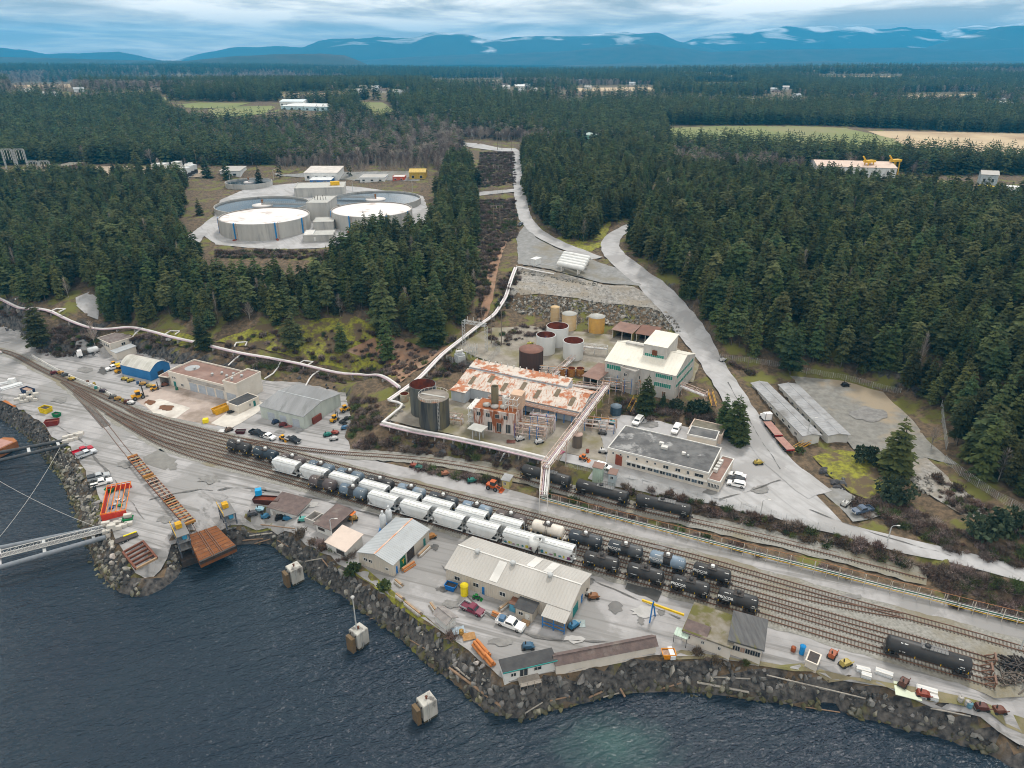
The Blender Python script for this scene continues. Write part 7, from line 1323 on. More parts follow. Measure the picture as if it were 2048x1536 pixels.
for k,(p,h,s,a)in enumerate(HF_[:-1]):
 p2,h2,s2,a2=HF_[k+1]
 for j,x in enumerate((-1.7,0,1.7)):q0=p+[math.cos(a)*x*s,math.sin(a)*x*s,h-2];q1=p2+[math.cos(a2)*x*s2,math.sin(a2)*x*s2,h2-2];MB().tube([q0+(q1-q0)*t-np.array([0,0,4*t*(1-t)*2.5])for t in np.linspace(0,1,9)],.03,4).build('power_cable',M_steel,None,label=['left','middle','right'][j]+(' cable of the near span over the clearing' if k==0 else ' cable of the far span over the clearing'),cat='cable')
for u,v,vt,lab,lamp in((964,652,617,'wooden pole behind the lattice gantry',0),(983,686,621,'tall wooden pole right of the lattice gantry',0),(1003,690,618,'tall wooden pole beside the weedy yard',0),(1612,884,838,'wooden pole at the end of the long storage shed',1),(666,1088,1040,'lamp pole beside the low brown shed',1),(1495,738,713,'wooden pole beside the fence at the road',0),(1520,1035,1002,'lamp pole at the lower road',1),(1775,1082,1064,'lamp pole beside the lower road at the right',1),(2040,1300,1232,'pale lamp pole at the right edge of the yard',1),(395,335,300,'slim pole behind the storage yard',0),(462,372,345,'slim lamp pole behind the settling tanks',1),(548,360,340,'slim lamp pole beside the back left settling tank',1),(706,385,362,'slim lamp pole behind the right settling tank',1),(825,384,360,'slim lamp pole at the right of the settling tanks',1),(1023,300,275,'wooden pole at the far junction',0),(1018,293,258,'second wooden pole at the far junction',0)):
 g=G(u,v);h=max(4,zat(g[0],g[1],vt)-g[2]);root=thing('lamp_pole' if lamp else 'utility_pole',lab,'pole',tuple(g),0);MB().cyl((0,0,-.8),(0,0,h),.17,.11,8).build('pole',M_hl if lamp else M_pole,root)
 if lamp:MB().tube([(0,0,h),(.4,0,h+.4),(1.4,0,h+.45)],.06,6).build('arm',M_hl,root);MB().box(1.2,1.9,-.14,.14,h+.36,h+.5).build('lamp_head',M_trim,root)
 else:MB().bar((-1,0,h-.5),(1,0,h-.5),.14).build('crossarm',M_pole,root)
# ------------------------------------------------------------------ back yards and far buildings
root=None
for i,(u,v)in enumerate(((24,340),(48,340),(70,342),(92,342))):
 g=G(u,v);o=thing('substation_frame',['leftmost','second','third','rightmost'][i]+' steel frame of the far left substation','substation',tuple(g),.1,'substation frames');h=15 if i<2 else 7
 for x in(-3.5,3.5):
  q=MB();lattice(q,(x,0,-.5),(x,0,h),.8,1.6);q.build('lattice_leg',M_hl,o)
 q=MB();lattice(q,(-3.5,0,h),(3.5,0,h),.8,1.6);q.build('crossbeam',M_hl,o);[MB().cyl((x,0,h*.5),(x,0,h-.6),.14,n=6).build('insulator',M_trim,o)for x in(-2,0,2)]
f=frame((106,347),(138,347),(138,338));building('brown_hoarding','dark brown boarded enclosure beside the far substation',f,5,mat('dark_brown_boards',(.10,.06,.055),(.14,.09,.08),.9,.5,stretch=(3,3,.2)),mat('mossy_grey_roof',(.2,.2,.1)),'flat',par=.2,ribw=True)
for i in range(6):
 g=G(352+i*6.4,362-i*3.2);o=thing('cooling_unit',['nearest','second','third','fourth','fifth','farthest'][i]+' white cooling unit in the row behind the left woods','cooling unit',tuple(g),.9,'cooling units');MB().box(-2.2,2.2,-5,5,0,6.5).build('casing',M_hop,o);MB().lathe([(1.9,6.5),(1.7,7.6),(1.5,7.6),(1.5,6.8)],18).build('fan_stack',M_trim,o);MB().box(-2.25,2.25,-5.05,-4.9,.4,3).build('louvre',M_steel,o)
FB=[((300,341),(325,341),(326,335),4,M_white,M_white,'flat','long white trailer in the storage yard'),((341,338),(354,338),(354,333),4.5,M_white,M_white,'flat','white container in the storage yard'),((610,362),(676,362),(676,353),6,M_white,mat('pinkish_white_roof',(.62,.58,.54)),'shed','long white trailer row behind the settling tanks'),((620,367),(662,367),(662,362),2.5,paint('2A6AB0'),M_hop,'shed','blue and white vehicle row behind the settling tanks'),((815,366),(848,366),(850,352),6,paint('B89A3A'),paint('C8AA55'),'gable','yellow gabled building at the edge of the woods'),((720,365),(770,365),(770,358),3.5,M_hop,M_rfw,'flat','low white shed behind the right settling tank'),((784,364),(808,364),(808,357),3,paint('C85A3A'),M_white,'flat','white and red containers behind the right settling tank'),((440,356),(480,356),(480,349),5,M_hop,M_rfw,'shed','pale shed among trees behind the small settling tank'),((560,222),(652,224),(652,216),6,paint('BFD8E0'),M_white,'gable','long white barn beside the far green field'),((552,216),(600,216),(600,210),7,M_white,paint('D8E4E8'),'gable','second white barn beside the far green field'),((1632,352),(1790,357),(1790,343),7,M_hop,mat('salmon_roof',(.62,.50,.42),(.55,.42,.35)),'gable','long white shed with pale salmon roof in the right woods'),((1964,375),(1999,377),(2003,363),7,paint('A8B4BA'),M_rfw,'gable','grey building with pale roof at the right edge'),((1964,382),(1990,383),(1990,378),2.5,paint('E0C01A'),paint('E0C01A'),'flat','yellow vehicle in front of the grey building'),((2010,392),(2060,396),(2060,384),4,M_white,M_white,'flat','white trailer at the right edge'),((925,275),(945,275),(945,270),5,M_white,M_rfw,'gable','white house at the far junction'),((960,256),(980,256),(980,252),5,paint('8A6A55'),paint('6A4A3A'),'gable','brown house beyond the clearing'),((982,262),(1000,262),(1000,258),5,paint('A8A8A0'),M_rfw,'gable','grey house beyond the clearing'),((1165,219),(1195,219),(1195,213),6,paint('D8B89A'),paint('C89A78'),'gable','tan house among the far trees'),((40,203),(75,203),(75,196),8,M_white,M_white,'gable','white barn far left among the trees'),((775,195),(800,195),(800,188),7,M_white,M_rfw,'gable','white building on the far hillside left of centre'),((745,167),(765,167),(765,160),9,paint('D8C0A8'),paint('C8A890'),'gable','tan building on the far hillside'),((860,194),(876,194),(876,188),8,paint('BFD0D8'),M_white,'gable','pale blue building among far trees'),((1030,186),(1050,186),(1050,180),9,M_white,M_white,'gable','white building in the far centre'),((1385,155),(1405,155),(1405,149),12,M_white,M_white,'flat','left white block far right of centre'),((1420,156),(1440,156),(1440,148),14,M_white,M_white,'flat','right white block far right of centre'),((1012,143),(1040,143),(1040,140),16,M_white,M_white,'flat','white mill far away below the mountains'),((2025,218),(2050,218),(2050,212),7,M_white,M_rfw,'gable','white house near the right edge')]
for A,B_,C,h,wm,rm,kd,lab in FB:
 try:
  f=frame(A,B_,C);f.D=min(f.D,max(8,f.L));o=building('far_building',lab,f,h,wm,rm,kd,rise=h*.3,over=.4,below=3,par=.2)
  for i in range(max(2,min(6,int(f.L/6)))):k=max(2,min(6,int(f.L/6)));opening(o,f,'F',(i+.3)/k,(i+.6)/k,h*.3,h*.6,bars=0)
 except Exception as e:print('far building',lab,e)
q=px_tank(1163,1193,268,300,38.0);t=tank('water_tower','pale green water tank rising above the right woods',(q[0],q[1],zat(q[0][0],q[0][1],269)-q[0][2]),mat('pale_green_tank',(.22,.42,.34),(.18,.36,.29),.6,.3),'cone',roofm=mat('pale_green_dome',(.50,.62,.58)),rise=2.0,ribs=1)
for u,v,lab in((1733,352,'left yellow crane head beside the salmon roofed shed'),(1785,350,'right yellow crane head beside the salmon roofed shed')):g=G(u,v);o=thing('yellow_crane',lab,'crane',tuple(g),.4);[MB().bar((x,y,0),(x*.8,y,10),.6).build('leg',M_yel,o)for x in(-3,3)for y in(-1.5,1.5)];MB().box(-4,4,-2,2,9.5,11).build('machine_house',M_yel,o);MB().bar((-4,0,11),(-7,0,14),.8).build('boom',M_yel,o)

g=G(1068,1113);root=thing('cyclone_collector','white cyclone dust collector with curved duct behind the corrugated workshop','dust collector',tuple(g));MB().lathe([(.15,1.2),(1.2,3.6),(1.2,5.0),(.01,5.2)],18).build('cone',M_white,root);MB().tube([(0,0,5.1),(.4,0,5.9),(1.6,0,5.9),(2.2,0,5.2),(2.2,0,3.6)],.42,10).build('duct',M_hop,root);[MB().bar((math.cos(a)*1.1,math.sin(a)*1.1,-.2),(math.cos(a)*1.1,math.sin(a)*1.1,4.2),.14).build('leg',M_steel,root)for a in(.8,2.4,4.0,5.6)]
for i,(u,v)in enumerate(((768,1066),(780,1056))):g=G(u,v);root=thing('dust_silo',['left','right'][i]+' silver dust silo on a blue base beside the grey roofed workshop','silo',tuple(g));MB().lathe([(.1,.6),(.8,1.8),(.8,5.2),(.5,5.6),(.01,5.7)],16).build('silo',MG,root);MB().box(-1.1,1.1,-1.1,1.1,-.1,1.2).build('base',M_blue,root);MB().cyl((0,0,5.5),(0,0,6.6),.3,n=10).build('vent',MG,root)
for k,u,v,lab in(('T3',1988,1323,'rusty buffer stop at the end of the third yard track'),('T4',1981,1343,'rusty buffer stop at the end of the fourth yard track'),('T5',1988,1368,'rusty buffer stop at the end of the nearest yard track')):
 q=TRW[k];e_=q[-1];d=q[-1]-q[-4];o=thing('buffer_stop',lab,'buffer stop',(e_[0],e_[1],tz(k,e_[0],e_[1])+.2),math.atan2(d[1],d[0]),'buffer stops');[MB().bar((-1.6,y,.1),(0,y,1.2),.2).build('strut',M_rail,o)for y in(-.76,.76)];[MB().bar((0,y,-.2),(0,y,1.3),.22).build('post',M_rail,o)for y in(-.76,.76)];MB().bar((0,-1.1,1.2),(0,1.1,1.2),.35).build('buffer_beam',M_rail,o)
for u,v,n,lab in((2030,1335,60,'heap of old black ties at the right edge of the yard'),(2025,1362,40,'smaller brown tie heap below the black one')):
 g=G(u,v);r=random.Random(n);m=MB()
 for i in range(n):x,y=r.gauss(0,1.7),r.gauss(0,1.0);z=max(.1,1.5-.3*math.hypot(x,y))*r.random()+.15;a,t=r.uniform(0,3.1),r.uniform(-.35,.35);d=np.array([math.cos(a)*math.cos(t),math.sin(a)*math.cos(t),math.sin(t)])*1.25;m.bar(np.array([x,y,z])-d,np.array([x,y,z])+d,.22)
 o=thing('tie_heap',lab,'heap',tuple(g));m.build('ties',M_steel if n==60 else M_tie,o,kind='stuff')
# ------------------------------------------------------------------ ground sheet with the paved areas let in
def axis(lo,hi,step,far_lo,far_hi,g=1.13):
 a=list(np.arange(lo,hi+.01,step));s=step
 while a[-1]<far_hi:s*=g;a.append(a[-1]+s)
 s=step;b=[lo]
 while b[-1]>far_lo:s*=g;b.append(b[-1]-s)
 return np.array(b[:0:-1]+a)
gx=axis(-230,330,2.0,-12000,12000);gy=axis(60,520,2.0,0,12300)
X,Y=np.meshgrid(gx,gy);Z=hgt(X,Y)
ins=np.zeros(X.shape,bool)
for s in SHEETS:
 xs=[p[0]for p in s];ys=[p[1]for p in s];mk=(X>=min(xs))&(X<=max(xs))&(Y>=min(ys))&(Y<=max(ys))
 ins[mk]|=inpoly(X[mk],Y[mk],s)
nat=np.clip((Z-6.5)/3,0,1)*(~ins)
rough=(np.sin(X*.9+2*np.sin(Y*.37))*np.cos(Y*.8+1.5*np.sin(X*.41))*.35+rng.normal(0,.16,X.shape))*nat
Z=Z+rough-.45*ins
ny,nx=X.shape
me=bpy.data.meshes.new('ground');V=np.stack([X.ravel(),Y.ravel(),Z.ravel()],1)
I=np.arange(ny*nx).reshape(ny,nx);F=np.stack([I[:-1,:-1].ravel(),I[:-1,1:].ravel(),I[1:,1:].ravel(),I[1:,:-1].ravel()],1)
me.from_pydata(V.tolist(),[],F.tolist());me.materials.append(M_ground);me.polygons.foreach_set('use_smooth',[True]*len(F));me.update()
obj('ground',me,kind='structure',label='brown and mossy ground of the hillside and woods')
# ------------------------------------------------------------------ water
m=mat('sea_water',(.01,.02,.034),(.014,.027,.04),.09,.02,spec=.5);nt=m.node_tree;N=nt.nodes.new;L=nt.links.new;b=nt.nodes['Principled BSDF'];b.inputs['IOR'].default_value=1.33
g=N('ShaderNodeNewGeometry');hs=[]
for rot,sc,s,st in((R_(24),(.4,1,1),.8,.55),(R_(6),(.5,1,1),1.9,.3),(R_(18),(.3,1,1),.2,1.2)):
 mp=N('ShaderNodeMapping');mp.inputs['Rotation'].default_value=(0,0,-rot);L(g.outputs['Position'],mp.inputs['Vector'])
 ml=N('ShaderNodeVectorMath');ml.operation='MULTIPLY';ml.inputs[1].default_value=sc;L(mp.outputs[0],ml.inputs[0])
 n=N('ShaderNodeTexNoise');n.inputs['Scale'].default_value=s;n.inputs['Detail'].default_value=4;n.inputs['Distortion'].default_value=.5;L(ml.outputs[0],n.inputs['Vector'])
 k=N('ShaderNodeMath');k.operation='MULTIPLY';k.inputs[1].default_value=st;L(n.outputs['Fac'],k.inputs[0]);hs.append(k.outputs[0])
a1=N('ShaderNodeMath');L(hs[0],a1.inputs[0]);L(hs[1],a1.inputs[1]);a2=N('ShaderNodeMath');L(a1.outputs[0],a2.inputs[0]);L(hs[2],a2.inputs[1])
bp=N('ShaderNodeBump');bp.inputs['Strength'].default_value=1.0;bp.inputs['Distance'].default_value=1.1;L(a2.outputs[0],bp.inputs['Height']);L(bp.outputs[0],b.inputs['Normal'])
# pale sand shoal seen through the shallows
c=P(1225,1490,0);src=b.inputs['Base Color'].links[0].from_socket
ds=N('ShaderNodeVectorMath');ds.operation='SUBTRACT';ds.inputs[1].default_value=tuple(c);L(g.outputs['Position'],ds.inputs[0]);dm=N('ShaderNodeVectorMath');dm.operation='MULTIPLY';dm.inputs[1].default_value=(1/13,1/8,0);L(ds.outputs[0],dm.inputs[0]);dl=N('ShaderNodeVectorMath');dl.operation='LENGTH';L(dm.outputs[0],dl.inputs[0])
nn=N('ShaderNodeTexNoise');nn.inputs['Scale'].default_value=.35;nn.inputs['Detail'].default_value=5;L(g.outputs['Position'],nn.inputs['Vector']);ad=N('ShaderNodeMath');L(dl.outputs['Value'],ad.inputs[0]);L(nn.outputs['Fac'],ad.inputs[1])
mr=N('ShaderNodeMapRange');mr.inputs['From Min'].default_value=1.5;mr.inputs['From Max'].default_value=.6;mr.inputs['To Max'].default_value=.8;L(ad.outputs[0],mr.inputs['Value']);mx=N('ShaderNodeMix');mx.data_type='RGBA';L(mr.outputs[0],mx.inputs['Factor']);L(src,mx.inputs['A']);mx.inputs['B'].default_value=(.035,.085,.085,1);L(mx.outputs['Result'],b.inputs['Base Color'])
MB().add([(-2500,-600,0),(2500,-600,0),(2500,900,0),(-2500,900,0)],[(0,1,2,3)]).build('sea',m,None,kind='structure',label='dark rippled sea in the foreground')
# ------------------------------------------------------------------ boulders of the shore and the rock bank
def rock_mesh(seed,n=15):
 r=random.Random(seed);bm=bmesh.new()
 for _ in range(n):
  v=Vector((r.gauss(0,1),r.gauss(0,1),r.gauss(0,1))).normalized();bm.verts.new((v.x*r.uniform(.8,1.15),v.y*r.uniform(.65,1),v.z*r.uniform(.55,.8)))
 bmesh.ops.convex_hull(bm,input=bm.verts);bmesh.ops.bevel(bm,geom=bm.edges[:],offset=.10,segments=1,affect='EDGES',clamp_overlap=True);bmesh.ops.triangulate(bm,faces=bm.faces)
 me=bpy.data.meshes.new('boulder');bm.to_mesh(me);bm.free();return me
def rock_mat(name,c,c2,c3,tide):
 m=mat(name,c,c2,.95,.5,detail=5,bump=.5,bscale=4,rnd=.45);nt=m.node_tree;N=nt.nodes.new;L=nt.links.new;b=nt.nodes['Principled BSDF']
 if tide:
  src=b.inputs['Base Color'].links[0].from_socket;g=N('ShaderNodeNewGeometry');s=N('ShaderNodeSeparateXYZ');L(g.outputs['Position'],s.inputs[0]);n=N('ShaderNodeTexNoise');n.inputs['Scale'].default_value=.25;L(g.outputs['Position'],n.inputs['Vector'])
  a=N('ShaderNodeMath');a.operation='MULTIPLY_ADD';a.inputs[1].default_value=4.5;a.inputs[2].default_value=-2.2;L(n.outputs['Fac'],a.inputs[0]);d=N('ShaderNodeMath');L(a.outputs[0],d.inputs[0]);L(s.outputs['Z'],d.inputs[1])
  mr=N('ShaderNodeMapRange');mr.inputs['From Min'].default_value=2.2;mr.inputs['From Max'].default_value=.4;mr.inputs['To Max'].default_value=.85;L(d.outputs[0],mr.inputs['Value']);mx=N('ShaderNodeMix');mx.data_type='RGBA';L(mr.outputs[0],mx.inputs['Factor']);L(src,mx.inputs['A']);mx.inputs['B'].default_value=(*c3,1);L(mx.outputs['Result'],b.inputs['Base Color'])
 at=N('ShaderNodeAttribute');at.attribute_name='tone';lt=N('ShaderNodeMath');lt.operation='LESS_THAN';lt.inputs[1].default_value=.01;L(at.outputs['Fac'],lt.inputs[0]);sm=N('ShaderNodeMath');L(at.outputs['Fac'],sm.inputs[0]);L(lt.outputs[0],sm.inputs[1])
 ts=N('ShaderNodeVectorMath');ts.operation='SCALE';L(b.inputs['Base Color'].links[0].from_socket,ts.inputs[0]);L(sm.outputs[0],ts.inputs['Scale']);L(ts.outputs[0],b.inputs['Base Color'])
 return m
M_bould=rock_mat('shore_basalt',(.215,.207,.196),(.12,.115,.108),(.074,.072,.027),True)
M_pale=rock_mat('pale_boulder',(.372,.347,.310),(.248,.229,.205),(.124,.118,.050),True)
M_bank=rock_mat('bank_rubble',(.335,.316,.285),(.236,.223,.198),(0,0,0),False)
M_brock=rock_mat('bank_dark_rock',(.09,.09,.095),(.05,.05,.055),(0,0,0),False)
ROCKS={k:[rock_mesh(90+i)for i in range(6)]for k in('s','p','b','d')}
for k,mm in(('s',M_bould),('p',M_pale),('b',M_bank),('d',M_brock)):
 for me in ROCKS[k]:me.materials.append(mm)
RV=[(np.array([v.co[:]for v in me.vertices]),np.array([p.vertices[:]for p in me.polygons]))for me in ROCKS['s']]
def euler_np(a,b,c):
 ca,sa,cb,sb,cc,sc=np.cos(a),np.sin(a),np.cos(b),np.sin(b),np.cos(c),np.sin(c)
 return np.array([[cb*cc,sa*sb*cc-ca*sc,ca*sb*cc+sa*sc],[cb*sc,sa*sb*sc+ca*cc,ca*sb*sc-sa*cc],[-sb,sa*cb,ca*cb]])
def rockfield(poly,dens,s0,s1,kinds,nind,label_fn,group,stufflabel,sink=.15,name='boulder',minz=-1.2):
 xs=[p[0]for p in poly];ys=[p[1]for p in poly];A=(max(xs)-min(xs))*(max(ys)-min(ys));n=int(A*dens);X=rng.uniform(min(xs),max(xs),n);Y=rng.uniform(min(ys),max(ys),n);k=inpoly(X,Y,poly);X,Y=X[k],Y[k];Z=hgt(X,Y)
 U,V=proj(X,Y,Z);k=(U>-40)&(U<2090)&(V<1580)&(Z>minz);X,Y,Z,U,V=(q[k]for q in(X,Y,Z,U,V));S=s0+(s1-s0)*rng.random(len(X))**2.2
 app=S/depth(X,Y,Z)*(Z>-.2);order=np.argsort(-app);indi=set(order[:nind].tolist());out={q:([],[],0)for q in 'spbd'};acc={q:[[],[],0,[]]for q in 'spbd'}
 for i in range(len(X)):
  kd=kinds(U[i],V[i]);j=i%6;e=rng.uniform(0,6.28,3);sc=S[i]*np.array([rng.uniform(.85,1.3),rng.uniform(.8,1.1),rng.uniform(.8,1.05)])
  if i in indi:
   o=bpy.data.objects.new(name,ROCKS[kd][j]);COL.objects.link(o);o.location=(X[i],Y[i],Z[i]+S[i]*sink);o.rotation_euler=tuple(e);o.scale=tuple(sc);tag(o,label_fn(U[i],V[i],kd),name,group)
  else:
   v,f=RV[j];a=acc[kd];a[0].append((v*sc)@euler_np(*e).T+(X[i],Y[i],Z[i]+S[i]*sink));a[1].append(f+a[2]);a[2]+=len(v);a[3].append(np.full(len(v),.5+1.1*rng.random()**1.4))
 for q,a in acc.items():
  if a[2]:
   me=bpy.data.meshes.new('rubble');me.from_pydata(np.concatenate(a[0]).tolist(),[],np.concatenate(a[1]).tolist());me.materials.append({'s':M_bould,'p':M_pale,'b':M_bank,'d':M_brock}[q]);me.attributes.new('tone','FLOAT','POINT').data.foreach_set('value',np.concatenate(a[3]));me.update();obj('rubble',me,kind='stuff',label=stufflabel[q])
shore=[tuple(p[:2])for p in offs(smooth_line([P(u,v,0)for u,v in WATER],4,0),-1.2)]+[tuple(P(u,v,YZ)[:2])for u,v in reversed(CREST)]
def lab_s(u,v,k):return('pale' if k=='p' else 'dark')+(' boulder on the left breakwater' if u<360 else ' boulder on the shore below the small sheds' if u<700 else ' boulder on the shore in front of the workshops' if u<1000 else ' boulder on the shore below the long brown shed' if u<1400 else ' boulder on the shore at the right')
rockfield(shore,1.7,.3,1.05,lambda u,v:'p' if(100<u<360 and random.random()<.62)or random.random()<.07 else 's',225,lab_s,'shore boulders',{'s':'smaller dark riprap stones along the shore','p':'smaller pale riprap stones along the shore','b':'','d':''})
bank=gp([(1008,598),(1080,590),(1140,598),(1200,606),(1300,616),(1340,630),(1368,666),(1300,652),(1190,654),(1100,641),(1040,627),(1004,614)])
rockfield(bank,1.3,.4,1.0,lambda u,v:'b',55,lambda u,v,k:'tan boulder in the rock bank behind the yellow tanks','rock bank boulders',{'b':'tan rubble of the rock bank behind the yellow tanks','s':'','p':'','d':''})
rockfield(gp([(1040,540),(1100,548),(1205,570),(1205,578),(1100,556),(1040,548)]),.9,.35,.7,lambda u,v:'b',0,None,'',{'b':'line of tan rubble below the gravel pad','s':'','p':'','d':''})
rockfield(gp([(1036,552),(1100,560),(1205,582),(1285,598),(1300,612),(1200,602),(1080,586),(1014,590)]),.55,.12,.42,lambda u,v:'b',0,None,'',{'b':'loose stones strewn over the crushed rock slope','s':'','p':'','d':''},sink=.0)
rockfield(gp([(1850,950),(1900,965),(1960,1010),(1990,1040),(1930,1028),(1860,985)]),.5,.12,.45,lambda u,v:'b',0,None,'',{'b':'loose stones strewn over the pale crushed rock patch','s':'','p':'','d':''},sink=.0)
rockfield(gp([(1825,960),(1850,950),(1870,975),(1860,990),(1830,980)]),1.2,.4,.8,lambda u,v:'b',15,lambda u,v,k:'tan boulder in the pile beside the round bush','boulder pile',{'b':'small stones of the pile beside the round bush','s':'','p':'','d':''})
for pts,lab in(([(820,872),(900,885),(1000,905),(1010,925),(920,912),(830,898)],'dark rock rubble on the bank below the white pipe'),([(1215,975),(1300,990),(1400,1015),(1400,1022),(1300,1005),(1215,985)],'dark rock rubble on the bank below the office'),([(200,672),(330,700),(420,725),(530,745),(600,755),(690,775),(690,790),(600,765),(530,760),(420,746),(340,726),(260,698)],'black broken rock of the cutting behind the garages'),([(-20,640),(60,650),(70,668),(0,656)],'black broken rock at the far left'),([(1640,925),(1690,960),(1720,1000),(1690,1000),(1640,950)],'grey rock outcrops on the mossy knoll')):rockfield(gp(pts),.35,.5,1.5,lambda u,v:'d',0,None,'',{'d':lab,'s':'','p':'','b':''},sink=-.1,minz=7.0)
# ------------------------------------------------------------------ trees
M_bark=mat('bark',(.13,.105,.085),(.08,.065,.055),.95,1.5);M_bark2=mat('pale_bark',(.36,.33,.29),(.26,.235,.21),.95,1.5)
M_fir=mat('fir_needles',(.038,.05,.016),(.062,.076,.024),.9,.35,detail=3,rnd=.6,spec=.15);M_fir2=mat('bluish_fir_needles',(.036,.05,.02),(.056,.075,.028),.9,.35,detail=3,rnd=.6,spec=.15)
M_olive=mat('olive_leaves',(.055,.075,.025),(.085,.105,.035),.9,.5,detail=3,rnd=.35,spec=.15);M_twig=mat('bare_twigs',(.20,.155,.135),(.15,.115,.10),.95,.4,rnd=.35);M_twigp=mat('pale_twigs',(.36,.31,.26),(.27,.23,.20),.95,.4,rnd=.3);M_brush=mat('brown_brush',(.125,.085,.062),(.085,.06,.045),.95,.4,rnd=.4)
M_gbush=mat('evergreen_bush',(.035,.055,.03),(.06,.085,.045),.85,.6,rnd=.25,spec=.2)
def conifer(seed,H=20.0,R=3.5,lv=15,per=8,bare=.16,droop=.28,sub=True,rnd=.7):
 r=random.Random(seed);m=MB();ph=r.uniform(0,6);bx,by=r.uniform(-.5,.5),r.uniform(-.5,.5)
 for i in range(lv):
  t=bare+(1-bare)*(i+r.uniform(-.3,.3))/lv;z0=H*t;k=min(1,max(.02,(1-t)/(1-bare)));l0=R*(k**rnd)*(1 if t>bare+.12 else .8)*r.uniform(.82,1.12)+.2
  n=max(5,int(per*(.5+.6*k)))
  for j in range(n):
   a=ph+i*2.4+j*2*math.pi/n+r.uniform(-.35,.35);l=l0*r.uniform(.6,1.22);ca,sa=math.cos(a),math.sin(a);z=z0+r.uniform(-.5,.5)*H/lv;dz=-l*droop*r.uniform(.4,1.5);w=l*r.uniform(.16,.26)+.1;ox,oy=bx*t,by*t
   def pt(q,s,h):return(ox+ca*q-sa*s,oy+sa*q+ca*s,z+h)
   up_=l*.1
   m.add([pt(.05,0,0),pt(l*.62,-w,dz*.75-.1),pt(l,0,dz),pt(l*.62,w,dz*.75-.1),pt(l*.55,0,dz*.35+up_)],[(0,1,4),(1,2,4),(2,3,4),(3,0,4)])
   if sub and l>1.0:
    for s in(-1,1,-1,1)[:2 if l<2.4 else 4]:
     q0=l*r.uniform(.25,.75);m.add([pt(q0,s*w*.3,dz*.4),pt(q0+l*.1,s*(w+l*.2),dz*.6-.15+r.uniform(-.2,.2)),pt(q0+l*.28,s*(w*.7+l*.06),dz*.8-.1)],[(0,1,2)if s<0 else(0,2,1)])
 m.add([(bx+.2,by,H*.93),(bx-.12,by+.2,H*.93),(bx-.12,by-.2,H*.93),(bx,by,H*1.02)],[(0,1,3),(1,2,3),(2,0,3)])
 return m
def trunk(H,r0=.3,m=M_bark,n=6):return MB().cyl((0,0,-.6),(0,0,H*.9),r0,.05,n,False).mesh('trunk',m)
def bare_tree(seed,H=13.0,R=3.0,n=130,w=.06):
 r=random.Random(seed);m=MB()
 for i in range(n):
  t=r.uniform(.2,.95);a=r.uniform(0,6.28);l=R*(1.15-t)*r.uniform(.5,1.2)+.4;z=H*t*.82;p=Vector((math.cos(a)*.1,math.sin(a)*.1,z));q=Vector((math.cos(a)*l,math.sin(a)*l,z+l*r.uniform(.7,1.4)));s=Vector((-math.sin(a),math.cos(a),0))*w
  m.add([p-s,p+s,q],[(0,1,2)]);b=a+r.uniform(-.9,.9);q2=q.lerp(p,.4)+Vector((math.cos(b)*l*.5,math.sin(b)*l*.5,l*.5));c_=q.lerp(p,.5);m.add([c_-s*.8,c_+s*.8,q2],[(0,1,2)])
  up2=Vector((0,0,w));m.add([c_-up2,c_+up2,q2+s*2],[(0,1,2)])
 return m
def bush(seed,R=2.0,n=420,leaf=.28,squash=.8,shell=.5):
 r=random.Random(seed);m=MB();lob=[(Vector((r.gauss(0,1),r.gauss(0,1),abs(r.gauss(0,.7)))).normalized()*R*r.uniform(.35,.6),R*r.uniform(.4,.62))for _ in range(8)]
 for i in range(n):
  c,q=lob[i%8];d=Vector((r.gauss(0,1),r.gauss(0,1),r.gauss(0,1))).normalized();p=c+d*q*(shell+(1-shell)*r.random());p.z=p.z*squash+R*squash*.55
  if p.z<0:p.z=r.uniform(0,.3)
  u=Vector((r.gauss(0,1),r.gauss(0,1),r.gauss(0,1))).normalized();w=d.cross(u).normalized()*leaf*r.uniform(.6,1.3);x=(d+u*.5).normalized()*leaf*r.uniform(.7,1.4)
  m.add([p-w,p+w,p+x],[(0,1,2)]);m.add([p-x*.6,p+w*.8+x*.3,p-w*.7+x*.6],[(0,1,2)])
 return m
M_fir3=mat('olive_fir_needles',(.055,.064,.025),(.08,.09,.035),.9,.35,detail=3,rnd=.4,spec=.15)
CON=[conifer(i,20,[4.6,5.2,4.2,5.4,3.9,4.9,5.6][i],[16,14,17,13,17,15,12][i],11,[.14,.2,.1,.34,.12,.24,.4][i],rnd=[.58,.45,.66,.42,.6,.5,.38][i]).mesh('crown',[M_fir,M_fir2,M_fir,M_fir2,M_fir3,M_fir,M_fir3][i])for i in range(7)]
CONT=[trunk(20,.32)for _ in range(1)][0]
LOWC=[conifer(40+i,20,3.9,10,8,.12,sub=False,rnd=.55).mesh('crown',[M_fir,M_fir2][i])for i in range(2)]
BARE=[bare_tree(i,13,3.2).mesh('crown',[M_twig,M_twigp][i])for i in range(2)];BARET=trunk(13,.2,M_bark2)
BUSH=[bush(3,2.0).mesh('foliage',M_gbush),bush(4,1.6,260,.3).mesh('foliage',M_olive)]
